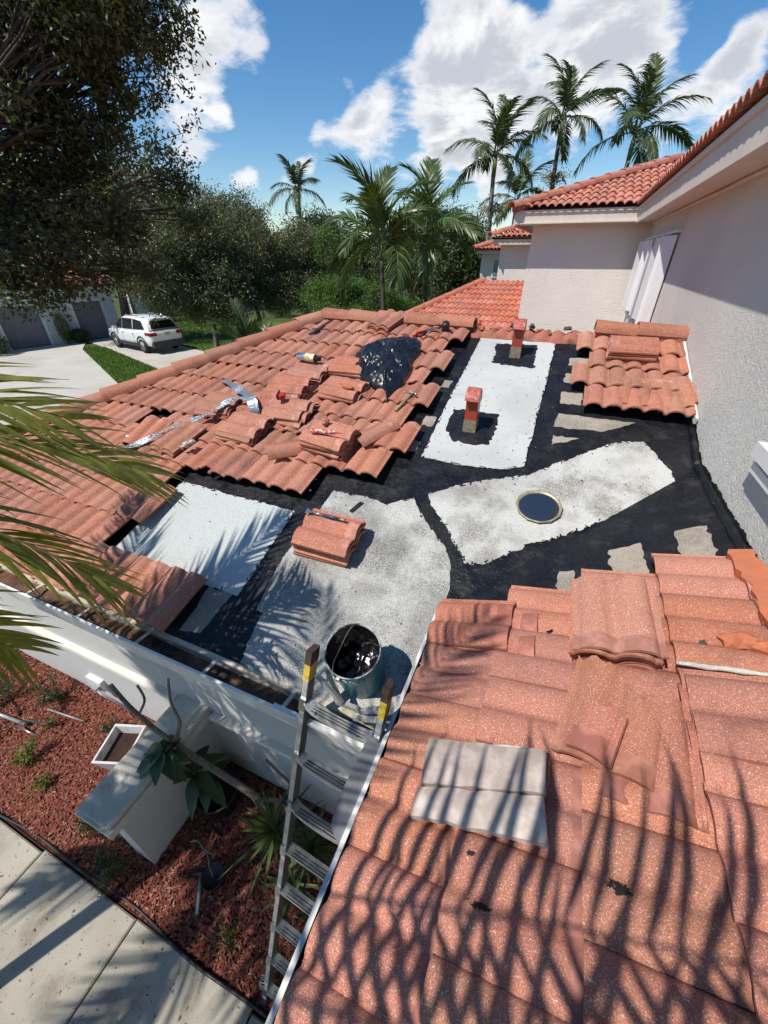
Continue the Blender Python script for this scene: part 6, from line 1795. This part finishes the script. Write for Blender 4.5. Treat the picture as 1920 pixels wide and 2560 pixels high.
shrub(bedp(-3.86, 0.40), 0.16, 0.26, 700, 'leaf_lime', 'lime and orange leaved shrub in the sunny mulch', 1)
shrub(bedp(-3.52, 0.33), 0.10, 0.16, 260, 'leaf_lime', 'small orange tinged sprig beside the lime shrub', 2)
shrub(bedp(-2.72, 0.30), 0.12, 0.34, 520, 'leaf_shrub', 'thin green shrub growing against the buttress end', 3)
shrub(bedp(-2.42, 0.12), 0.20, 0.26, 900, 'leaf_shrub', 'dark green shrub spilling over the edging', 4)
shrub(bedp(-4.25, 0.95), 0.28, 0.34, 900, 'leaf_shrub', 'dark shrub near the wall at the shaded end', 5)
shrub(bedp(-4.75, 0.70), 0.30, 0.40, 1000, 'leaf_shrub', 'large dark shrub at the shaded end of the bed', 6)
shrub(bedp(-4.55, 0.34), 0.20, 0.25, 600, 'leaf_shrub', 'low dark shrub beside the sidewalk edge', 7)
shrub(bedp(-3.35, 0.90), 0.13, 0.22, 320, 'leaf_shrub', 'leggy green shrub behind the white planter', 8)
shrub(bedp(-4.02, 0.70), 0.07, 0.16, 110, 'leaf_lime', 'orange flower sprig beside the wire stake', 9)
shrub(bedp(-1.33, 0.22), 0.12, 0.10, 160, 'leaf_lime', 'yellow green seedling in the shaded mulch by the edging', 10)

# ================================================================ PALMS
def frond_mesh(name, L, n, leaf_l, leaf_w, matn, seed, arch=0.55, vee=0.5, hang=0.5, sweep=55, stem_r=0.012, bare=0.16, segs=4):
    """feather frond along +Y, arching down; leaflets both sides"""
    rg = random.Random(seed)
    b = MB(); axis = []
    for t in np.linspace(0, 1, 15):
        axis.append(Vector((0.05 * L * math.sin(t * 2 + seed), L * (t - 0.16 * arch * t ** 3), L * (0.32 * t - arch * t ** 2.3))))
    b.tube(axis, [stem_r * (1 - 0.85 * t) + 0.0015 for t in np.linspace(0, 1, 15)], 6, 1)
    for k in range(n):
        t = bare + (1 - bare) * k / (n - 1)
        i = min(13, int(t * 14)); f = t * 14 - i
        p = axis[i].lerp(axis[i + 1], f); d = (axis[i + 1] - axis[i]).normalized()
        side0 = d.cross(Vector((0, 0, 1))).normalized(); up = side0.cross(d)
        prof = math.sin(math.pi * (0.14 + 0.80 * t)) ** 0.6
        for sg in (-1, 1):
            l = leaf_l * prof * rg.uniform(0.85, 1.1)
            sw = R(sweep * (1 - 0.45 * t) + rg.uniform(-6, 6))
            v = vee * rg.uniform(0.6, 1.2)
            ld_ = (d * math.cos(sw) + side0 * sg * math.sin(sw) * math.cos(v) + up * math.sin(sw) * math.sin(v)).normalized()
            wv = ld_.cross(up).normalized()
            wv = (wv + up * rg.uniform(-0.5, 0.5)).normalized()
            w = leaf_w * rg.uniform(0.8, 1.15); h = hang * rg.uniform(0.6, 1.5)
            rows = []
            for u in np.linspace(0, 1, segs + 1):
                c = p + ld_ * l * u + Vector((0, 0, -h * l * u * u))
                ww = 0.5 * w * (min(1, u * 5 + 0.35)) * (1 - u ** 2.2) + 0.0006
                rows.append([c - wv * ww, c + wv * ww])
            b.grid(rows, 0, True)
    return b.mesh(name, [matn, 'palm_shaft'])


def palm(name, label, base, top, crown_n, fr, trunk_r, trunk_mat='palm_trunk', shaft=0.0, group=None, seed=0, el=(75, -25), lean_mid=(0, 0), dry=0, fruit=0, az=None, skew=None):
    rg = random.Random(seed)
    e = thing(name, label, 'palm tree', base, group)
    base = Vector(base); top = Vector(top)
    mid = base.lerp(top, 0.5) + Vector((lean_mid[0], lean_mid[1], 0))
    pts = spline([base, mid, top], 8)
    rads = [trunk_r * (1.25 - 0.5 * i / (len(pts) - 1)) * (1 + 0.05 * (i % 2)) for i in range(len(pts))]
    MB().tube(pts, rads, 10).build('trunk', trunk_mat, e)
    if shaft:
        MB().tube([top + Vector((0, 0, -0.02)), top + Vector((0, 0, shaft * 0.5)), top + Vector((0, 0, shaft))], [trunk_r * 0.85, trunk_r * 0.9, trunk_r * 0.4], 10).build('crownshaft', 'palm_shaft', e)
    crown = top + Vector((0, 0, shaft * 0.9))
    for k in range(crown_n):
        a = az[k] if az else 2.399 * k + rg.uniform(-0.25, 0.25)
        t = k / max(1, crown_n - 1)
        ang = R(el[0] + (el[1] - el[0]) * t + rg.uniform(-7, 7))
        m = Matrix.Translation(crown) @ Matrix.Rotation(a, 4, 'Z') @ Matrix.Rotation(ang, 4, 'X') @ Matrix.Rotation(rg.uniform(-0.5, 0.5), 4, 'Y')
        s = rg.uniform(0.85, 1.08)
        put(bpy.data.objects.new('frond', fr[k % len(fr)]), e, m @ Matrix.Scale(s, 4))
    for k in range(dry):
        a = 2.1 * k + 0.6
        m = Matrix.Translation(top) @ Matrix.Rotation(a, 4, 'Z') @ Matrix.Rotation(R(-78), 4, 'X')
        put(bpy.data.objects.new('dry_frond', FR_DRY), e, m)
    if fruit:
        b = MB()
        for k in range(26):
            a = rg.uniform(0, 6.28); rr_ = fruit * rg.uniform(0.5, 1.0)
            c = top + Vector((0, 0, -0.25))
            p1 = c + Vector((math.cos(a) * rr_ * 0.6, math.sin(a) * rr_ * 0.6, rg.uniform(-0.1, 0.25)))
            p2 = c + Vector((math.cos(a) * rr_, math.sin(a) * rr_, rg.uniform(-0.45, 0.15)))
            b.tube([c, p1, p2], 0.018, 4)
        C = np.array([np.array(c) + RNG.normal(0, 1, 3) * np.array([0.45, 0.45, 0.22]) * fruit for _ in range(260)])
        b.build('fruit_stalk', 'fruit_stalk', e)
        put(bpy.data.objects.new('fruit', quads_mesh('fruit', leaf_quads(C, 0.10, 0.05), 'fruit_stalk')), e)
    return e


FR_TALL = [frond_mesh('tall_frond', 2.8, 44, 0.68, 0.066, 'leaf_palm_deep', s, 0.50, 0.45, 0.75, 62, 0.03) for s in (1, 2, 3)]
FR_MID = [frond_mesh('mid_frond', 2.3, 44, 0.72, 0.062, 'leaf_palm', s, 0.62, 0.55, 0.45, 58, 0.028) for s in (4, 5, 6)]
FR_BUSH = [frond_mesh('bush_frond', 2.2, 46, 0.50, 0.040, 'leaf_palm_deep', s, 0.40, 0.5, 0.25, 60, 0.02) for s in (7, 8)]
FR_SHADE = [frond_mesh('shade_frond', 1.75, 40, 0.48, 0.040, 'leaf_near', s, 0.55, 0.35, 0.45, 58, 0.014) for s in (9, 10)]
FR_SHADE2 = [frond_mesh('shade_frond', 2.7, 34, 0.60, 0.036, 'leaf_near', s, 0.26, 0.10, 0.60, 74, 0.007) for s in (9, 10)]
FR_DRY = frond_mesh('dry_frond', 1.7, 26, 0.30, 0.04, 'dry_frond', 12, 0.15, 0.2, 0.2, 30, 0.02)
# two Christmas palms behind the ridge
palm('middle_palm', 'nearer of two bushy palms right behind the ridge', (-5.75, 13.8, FAR_Z), (-5.88, 13.75, 4.05), 15, FR_MID, 0.075, 'palm_trunk_dark', 0.55, 'bushy palms behind the ridge', 1, (80, -30), dry=0)
palm('middle_palm', 'further bushy palm with a dry brown frond behind the ridge', (-5.35, 17.1, FAR_Z), (-5.45, 17.2, 4.35), 13, FR_MID, 0.085, 'palm_trunk_dark', 0.6, 'bushy palms behind the ridge', 5, (82, -28), dry=2)
# tall palms
TG = 'tall palms against the clouds'
palm('tall_palm', 'leftmost tall palm, its pale trunk crossing the end townhouse', (-4.75, 26.4, FAR_Z), (-5.05, 26.3, 7.55), 13, FR_TALL, 0.13, 'palm_trunk', 0.9, TG, 11, (78, -32), fruit=0.0)
palm('tall_palm', 'tallest palm with fruit stalks under its crown', (-2.3, 31.9, FAR_Z), (-2.62, 31.9, 9.6), 14, FR_TALL, 0.14, 'palm_trunk_dark', 1.1, TG, 12, (80, -30), fruit=0.0)
palm('tall_palm', 'rightmost tall palm rising behind the wing roof', (0.85, 26.0, FAR_Z), (1.0, 26.0, 7.8), 14, FR_TALL, 0.12, 'palm_trunk', 1.0, TG, 13, (78, -25))
palm('short_palm', 'short palm with yellowed fronds between the tall palms', (-4.7, 33.6, FAR_Z), (-4.75, 33.6, 6.5), 11, FR_TALL, 0.12, 'palm_trunk', 0.8, None, 14, (75, -35))
palm('distant_palm', 'lone distant palm rising above the grey trees', (-24.3, 38.0, FAR_Z), (-24.2, 37.9, 8.0), 13, FR_TALL, 0.16, 'palm_trunk', 1.1, None, 15, (80, -35))
# fruit stalks hanging on two of the trunks
def fruit_cluster(loc, r, label, seed):
    rg = random.Random(seed); e = thing('fruit_cluster', label, 'fruit cluster', loc); b = MB(); c = Vector(loc)
    for k in range(30):
        a = rg.uniform(0, 6.28); rr_ = r * rg.uniform(0.6, 1.0)
        b.tube([c, c + Vector((math.cos(a) * rr_ * 0.6, math.sin(a) * rr_ * 0.6, rg.uniform(-0.1, 0.3))), c + Vector((math.cos(a) * rr_, math.sin(a) * rr_, rg.uniform(-0.35, 0.2)))], 0.02, 4)
    b.build('stalk', 'fruit_stalk', e)
    C = np.array(c) + np.random.default_rng(seed).normal(0, 1, (420, 3)) * np.array([0.5, 0.5, 0.28]) * r
    put(bpy.data.objects.new('berries', quads_mesh('berries', leaf_quads(C, 0.12, 0.07), 'fruit_stalk')), e)['kind'] = 'stuff'
fruit_cluster((-2.55, 31.8, 8.0), 0.95, 'dry fruit stalks on the tallest palm trunk', 3)
fruit_cluster((-5.0, 26.2, 6.2), 0.75, 'dry fruit stalks on the leftmost tall palm', 4)
# clump palm beyond the hip
cp = thing('clump_palm', 'low clump palm with arching fronds beyond the hip caps', 'palm tree', (-10.6, 12.6, FAR_Z))
MB().tube([(-10.6, 12.6, FAR_Z), (-10.6, 12.6, FAR_Z + 0.7)], [0.16, 0.13], 10).build('trunk', 'palm_trunk_dark', cp)
rgp = random.Random(8)
for k in range(15):
    a = R(200 + 24 * k); an = R(rgp.uniform(28, 82))
    m = Matrix.Translation((-10.6 + rgp.uniform(-.5, .5), 12.6 + rgp.uniform(-.5, .5), FAR_Z + 0.6)) @ Matrix.Rotation(a, 4, 'Z') @ Matrix.Rotation(an, 4, 'X')
    o = bpy.data.objects.new('frond', FR_BUSH[k % 2]); put(o, cp, m @ Matrix.Scale(rgp.uniform(0.7, 1.0), 4))
    if k in (3, 7, 11): o.material_slots[0].link = 'OBJECT'; o.material_slots[0].material = MATS['leaf_palm']

# the palm whose fronds hang over the eave (trunk just out of the picture)
FN = [frond_mesh('eave_frond', 2.40, 36, 0.68, 0.034, 'leaf_near', s, 0.36, 0.25, 0.24, 46, 0.014, 0.12, 5) for s in (21, 22, 23)]
near = thing('eave_palm', 'palm with long yellow green fronds hanging over the eave', 'palm tree', (-3.05, -1.40, 0.0))
MB().tube(spline([(-3.05, -1.40, 0.0), (-3.08, -1.10, 1.9), (-2.82, -0.45, 3.72)], 8), 0.055, 10).build('trunk', 'palm_trunk', near)
NC = Vector((-2.80, -0.40, 3.74))
for k, (az_, el_, rl_, sc_) in enumerate(((-45, -9, 10, 0.84), (-55, -18, -15, 0.80), (-41, -2, 25, 0.74), (-61, -27, 0, 0.70), (-20, 30, 0, 0.7), (40, 35, 0, 0.7), (100, 40, 0, 0.7), (160, 35, 0, 0.7), (215, 30, 0, 0.7), (-120, 20, 0, 0.7), (-155, 25, 0, 0.7))):
    m = Matrix.Translation(NC) @ Matrix.Rotation(R(az_), 4, 'Z') @ Matrix.Rotation(R(el_), 4, 'X') @ Matrix.Rotation(R(rl_), 4, 'Y')
    put(bpy.data.objects.new('frond', FN[k % 3]), near, m @ Matrix.Scale(sc_, 4))
# palms behind the photographer: they throw the frond shadows
palm('shade_palm', 'palm behind the viewpoint whose trunk shadow crosses the sidewalk', (-2.00, -3.2, 0.0), (-3.15, -1.62, 4.3), 12, FR_SHADE, 0.06, 'palm_trunk', 0.4, 'palms behind the viewpoint', 41, (60, -35))
sp2 = thing('shade_palm', 'palm behind the viewpoint whose fronds stripe the side slope', 'palm tree', (-1.75, -1.75, 0.0), 'palms behind the viewpoint')
MB().tube(spline([(-1.75, -1.75, 0.0), (-1.80, -1.40, 2.2), (-1.62, -1.02, 4.25)], 8), 0.06, 10).build('trunk', 'palm_trunk', sp2)
for k, (az_, el_, rl_, sc_) in enumerate(((-86, 2, 0, 1.0), (-74, 3, 15, 1.0), (-30, 40, 0, 0.6), (30, 40, 0, 0.6), (90, 40, 0, 0.7), (150, 40, 0, 0.7), (-135, 25, 0, 0.8))):
    m = Matrix.Translation((-1.60, -1.00, 4.30)) @ Matrix.Rotation(R(az_), 4, 'Z') @ Matrix.Rotation(R(el_), 4, 'X') @ Matrix.Rotation(R(rl_), 4, 'Y')
    put(bpy.data.objects.new('frond', FR_SHADE2[k % 2]), sp2, m @ Matrix.Scale(sc_, 4))

# ================================================================ TREES
def in_poly(px, py, P):
    P = np.asarray(P); ins = np.zeros(len(px), bool); j = len(P) - 1
    for i in range(len(P)):
        xi, yi = P[i]; xj, yj = P[j]
        ins ^= ((yi > py) != (yj > py)) & (px < (xj - xi) * (py - yi) / (yj - yi + 1e-12) + xi); j = i
    return ins


def tree(name, label, base, fork, blobs, n_clump, per, leaf, matn, seed, bark='bark_dark', trunk_r=0.22, group=None, spread=0.26, droop=0.0, twigs=0.7, gap=0.42):
    """trunk, limbs to each crown mass, twigs to clumps, separate leaves. blobs: (centre, radii)"""
    rg = np.random.default_rng(seed); rr_ = random.Random(seed)
    e = thing(name, label, 'tree', base, group)
    base = Vector(base); fork = Vector(fork)
    b = MB()
    b.tube(spline([base, base.lerp(fork, 0.5) + Vector((rr_.uniform(-.15, .15), rr_.uniform(-.15, .15), 0)), fork], 6), [trunk_r * (1.3 - 0.5 * k / 12) for k in range(13)], 10)
    vol = np.array([r[0] * r[1] * r[2] for _, r in blobs]) ** 0.75; vol = vol / vol.sum()
    C = []
    for bi, (c, r) in enumerate(blobs):
        c = Vector(c)
        m1 = fork.lerp(c, 0.5) + Vector((rr_.uniform(-.2, .2), rr_.uniform(-.2, .2), rr_.uniform(-0.1, 0.25)))
        lim = spline([fork, m1, c], 6)
        b.tube(lim, [trunk_r * 0.38 * (1 - 0.8 * k / (len(lim) - 1)) + 0.010 for k in range(len(lim))], 7)
        k = 0; want = max(4, int(n_clump * vol[bi])); tries = 0
        while k < want and tries < want * 12:
            tries += 1
            d = rg.normal(size=3); d /= np.linalg.norm(d)
            q = np.array(c) + d * np.array(r) * rg.uniform(0.25, 1.0) ** 0.5
            if mnoise.noise(Vector(q) * 0.9 + Vector((seed, 0, 0))) < -0.22 + gap * 0.1: continue
            k += 1
            C.append(q)
            if rr_.random() < twigs:
                s0 = lim[rr_.randint(len(lim) // 2, len(lim) - 1)]
                mid = s0.lerp(Vector(q), 0.55) + Vector((rr_.uniform(-.1, .1), rr_.uniform(-.1, .1), rr_.uniform(-.05, .12)))
                b.tube([s0, mid, Vector(q)], [0.022, 0.014, 0.006], 4, caps=False)
    b.build('trunk', bark, e)
    C = np.array(C)
    ax = rg.normal(size=(len(C), 3)); ax[:, 2] = ax[:, 2] * 0.6 - 0.25; ax /= np.linalg.norm(ax, axis=1, keepdims=True)
    L = np.repeat(C, per, axis=0) + np.repeat(ax, per, axis=0) * rg.uniform(-spread * 2.2, spread * 2.2, (len(C) * per, 1)) + np.clip(rg.normal(0, 1, (len(C) * per, 3)), -1.7, 1.7) * spread * 0.5
    put(bpy.data.objects.new('crown', quads_mesh('crown', leaf_quads(L, leaf, leaf * 0.45, 0.5, rg, droop), matn)), e)
    return e


def dirp(az_px, el, dist):
    pass


# big live oak on the left; its crown reaches over the driveway
OAK = [((-7.46, 5.31, 6.69), (1.2, 1.0, 0.7)), ((-7.35, 6.15, 7.01), (1.2, 1.0, 0.7)), ((-7.17, 7.01, 7.25), (0.8, 0.8, 0.5)), ((-7.46, 5.48, 6.3), (1.1, 1.0, 0.6)), ((-7.46, 6.87, 6.87), (0.9, 0.9, 0.5)), ((-7.84, 5.15, 5.66), (1.2, 1.0, 0.6)), ((-7.73, 6.03, 6.12), (1.0, 1.0, 0.5)), ((-7.62, 6.94, 6.16), (0.8, 0.9, 0.45)), ((-8.13, 5.4, 5.06), (1.2, 1.1, 0.55)), ((-8.02, 6.63, 5.57), (1.0, 1.0, 0.45)), ((-7.9, 7.53, 5.52), (0.75, 0.9, 0.5)), ((-8.3, 4.82, 4.37), (1.2, 1.0, 0.5)), ((-8.34, 5.85, 4.57), (1.1, 1.1, 0.5)), ((-8.32, 7.16, 4.82), (1.0, 1.0, 0.45)), ((-8.2, 8.02, 5.01), (0.8, 0.8, 0.4)), ((-8.52, 5.23, 3.85), (1.0, 0.9, 0.35)), ((-8.71, 6.38, 3.88), (0.9, 0.9, 0.3)), ((-8.38, 4.45, 3.71), (0.9, 0.8, 0.35)), ((-8.23, 4.5, 5.69), (1.5, 1.2, 0.9)), ((-8.57, 4.1, 4.35), (1.2, 1.0, 0.7)), ((-7.77, 6.18, 7.58), (1.4, 1.2, 0.8)), ((-7.4, 7.24, 7.87), (1.2, 1.1, 0.7))]
tree('live_oak', 'big dark live oak whose branches hang over the driveway', (-9.7, 2.6, FAR_Z), (-9.6, 3.6, 3.9), OAK, 860, 60, 0.092, 'leaf_oak', 3, trunk_r=0.13, spread=0.17, twigs=0.6, gap=2.2)
# grey-green trees in front of the white house
GT = 'grey trees before the white house'
tree('grey_tree', 'grey green twiggy tree nearest the white SUV', (-15.0, 15.2, FAR_Z), (-14.8, 15.0, 2.4), [((-14.42, 12.35, 3.89), (1.7, 1.6, 0.95)), ((-14.41, 13.81, 4.55), (1.7, 1.6, 0.95)), ((-14.05, 12.79, 3.18), (1.7, 1.6, 0.95)), ((-16.04, 16.32, 5.56), (1.7, 1.6, 0.95))], 620, 66, 0.105, 'leaf_olive', 5, 'bark_grey', 0.10, GT, 0.27)
tree('grey_tree', 'grey green twiggy tree before the screened porch', (-14.2, 17.6, FAR_Z), (-14.0, 17.2, 2.2), [((-14.18, 15.43, 4.65), (1.6, 1.6, 0.95)), ((-13.92, 14.36, 3.56), (1.6, 1.6, 0.95)), ((-13.51, 14.05, 2.64), (1.6, 1.6, 0.95)), ((-13.80, 17.09, 4.46), (1.6, 1.6, 0.95)), ((-15.27, 18.38, 5.59), (1.6, 1.6, 0.95))], 700, 66, 0.11, 'leaf_olive', 6, 'bark_grey', 0.10, GT, 0.28)
tree('grey_tree', 'grey green twiggy tree right of the screened porch', (-13.0, 20.5, FAR_Z), (-13.0, 20.3, 2.0), [((-13.48, 16.10, 3.30), (1.5, 1.6, 0.85)), ((-13.39, 18.69, 3.93), (1.5, 1.6, 0.85)), ((-12.93, 17.79, 2.83), (1.5, 1.6, 0.85)), ((-12.94, 20.17, 4.60), (1.5, 1.6, 0.85)), ((-12.91, 20.23, 3.30), (1.5, 1.6, 0.85))], 640, 66, 0.115, 'leaf_olive', 7, 'bark_grey', 0.10, GT, 0.28)
tree('street_tree', 'tall dark tree standing behind the big oak', (-22.0, 16.0, FAR_Z), (-21.5, 16.2, 3.2), [((-21.5, 15.6, 5.6), (2.6, 2.2, 1.8)), ((-20.2, 17.2, 6.4), (2.2, 2.0, 1.6)), ((-23.2, 14.2, 5.8), (2.4, 2.0, 1.8))], 420, 60, 0.15, 'leaf_oak', 8, trunk_r=0.2, spread=0.36)
# trees along the street
BT = 'trees along the far street'
for k, (lab, x, y, h, r) in enumerate((('dark round tree behind the lone distant palm', -20.8, 36.5, 6.6, 2.9), ('dark street tree left of the bushy palms', -15.6, 37.0, 5.8, 2.8), ('tall dark tree between the two bushy palms', -12.0, 34.0, 6.4, 2.6),
                                  ('dense dark tree right of the bushy palms', -8.6, 30.5, 6.2, 2.7), ('dark tree beside the leftmost tall palm', -6.6, 27.5, 5.2, 1.6), ('pale dark tree far left of the distant palm', -27.0, 34.5, 5.6, 3.0), ('dense dark tree in front of the distant palm trunk', -17.6, 29.0, 6.0, 2.4))):
    tree('street_tree', lab, (x, y, FAR_Z), (x, y, 2.2), [((x, y, h * 0.55), (r, r, h * 0.28)), ((x + r * 0.35, y + 0.3, h * 0.82), (r * 0.7, r * 0.7, h * 0.20)), ((x - r * 0.4, y, h * 0.74), (r * 0.7, r * 0.7, h * 0.20)), ((x + 0.2, y - 0.3, h * 0.98), (r * 0.45, r * 0.45, h * 0.10))],
         420, 55, 0.20, 'leaf_back', 20 + k, trunk_r=0.2, group=BT, spread=0.42, twigs=0.3)
# lime green feathery tree
tree('feathery_tree', 'bright green feathery tree just behind the ridge', (-8.6, 16.6, FAR_Z), (-8.6, 16.6, 1.6), [((-9.0, 16.4, 2.9), (1.3, 1.1, 0.6)), ((-7.6, 16.8, 2.7), (1.2, 1.0, 0.55)), ((-9.9, 16.8, 2.7), (0.9, 0.9, 0.5)), ((-8.5, 15.8, 2.3), (1.3, 0.9, 0.4)), ((-9.8, 17.2, 4.2), (0.45, 0.45, 0.8)), ((-6.6, 17.0, 2.4), (0.9, 0.9, 0.4))], 520, 60, 0.085, 'leaf_fern', 31, trunk_r=0.09, spread=0.20)
# shrubs along the garage house and the white house
def bush(loc, r, h, n, matn, label, seed, leaf=0.09, name='hedge_bush', group=None):
    rg = np.random.default_rng(seed); e = thing(name, label, 'bush', loc, group)
    MB().tube([loc, Vector(loc) + Vector((0, 0, h * 0.6))], [0.04, 0.02], 6).build('stem', 'bark_dark', e)
    d = rg.normal(size=(n, 3)); d /= np.linalg.norm(d, axis=1, keepdims=True)
    C = np.array(loc) + np.array([0, 0, h * 0.5]) + d * np.array([r, r, h * 0.52]) * rg.uniform(0.55, 1.0, (n, 1))
    put(bpy.data.objects.new('foliage', quads_mesh('foliage', leaf_quads(C, leaf, leaf * 0.5, 0.5, rg), matn)), e)
bush(gp(2.35, 0.45, 0), 0.32, 1.55, 1500, 'leaf_lime', 'yellow green climber between the two garage doors', 1, 0.08)
bush(gp(2.95, 0.55, 0), 0.50, 0.70, 1400, 'leaf_shrub', 'dark low bush beside the second garage door', 2)
bush(gp(-0.75, 1.0, 0), 0.65, 0.95, 1600, 'leaf_shrub', 'dark bush at the corner of the first garage door', 3)
for k, (x, y, r, h, lab) in enumerate(((-26.2, 22.4, 0.9, 1.5, 'leafy bush at the near corner of the white house'), (-25.2, 24.2, 0.8, 1.2, 'dark bush under the white house wall'), (-24.4, 25.6, 0.7, 1.0, 'dark bush beside the screened porch'),
                                       (-20.5, 28.0, 1.2, 1.1, 'dark hedge below the white house windows'), (-18.8, 29.5, 1.2, 1.2, 'dark hedge beyond the white house windows'), (-13.0, 30.5, 1.3, 1.6, 'round dark hedge by the far street'), (-10.2, 28.5, 1.1, 1.8, 'tall hedge under the second bushy palm'), (-7.4, 24.0, 1.0, 1.7, 'leafy hedge left of the end townhouse'))):
    bush((x, y, FAR_Z), r, h, 1500, 'leaf_shrub', lab, 10 + k, 0.13, group='bushes around the houses')

# ================================================================ SMALL DEBRIS
def crumbs(name, label, fn, normal, areas, matname, seed, size):
    """scattered chips too small to count"""
    rg = np.random.default_rng(seed); V = []
    for (x0, x1, y0, y1, h, n_) in areas:
        for _ in range(n_):
            c = np.array(fn(rg.uniform(x0, x1), rg.uniform(y0, y1), h)); r_ = size * rg.uniform(0.4, 1.5)
            a = rg.normal(size=3); a /= np.linalg.norm(a); b_ = np.cross(a, rg.normal(size=3)); b_ /= np.linalg.norm(b_)
            k = np.cross(a, b_)
            P_ = [c + a * r_, c + b_ * r_ * 0.7, c - a * r_ * 0.8, c - b_ * r_ * 0.8, c + k * r_ * 0.6 + np.array(normal) * r_ * 0.3]
            V += [[P_[0], P_[1], P_[4]], [P_[1], P_[2], P_[4]], [P_[2], P_[3], P_[4]], [P_[3], P_[0], P_[4]]]
    o = put(bpy.data.objects.new(name, quads_mesh(name, np.array(V), matname, 3)))
    return tag(o, label, 'debris', kind='stuff')


crumbs('tile_crumbs', 'red tile crumbs scattered on the waterproofing', on_b, N_B, ((-2.7, -0.4, 1.0, 2.3, 0.013, 60), (-0.9, 0.9, 2.2, 3.4, 0.008, 50), (-1.0, 0.3, 3.0, 4.9, 0.008, 60)), 'mortar_red', 5, 0.006)
crumbs('mortar_crumbs', 'pale mortar crumbs scattered over the tiles', on_b, N_B, ((-3.4, -1.2, 2.2, 3.6, TOP_B - 0.008, 90),), 'mortar_white', 6, 0.007)
crumbs('roof_grit', 'small dark and pale grit on the side slope tiles', on_a, N_A, ((-0.2, 1.0, 0.3, 1.9, TOP_A - 0.028, 110),), 'bark_dark', 7, 0.004)
n = 90
C = np.empty((n, 3)); C[:, 0] = RNG.uniform(-4.5, -0.6, n); C[:, 1] = RNG.uniform(-0.9, 0.0, n); C[:, 2] = 0.042
V = leaf_quads(C, 0.028, 0.010, 3.0)
tag(put(bpy.data.objects.new('sidewalk_litter', quads_mesh('sidewalk_litter', V, 'leaf_litter'))), 'tiny dry leaves and chips on the sidewalk', 'leaf litter', kind='stuff')
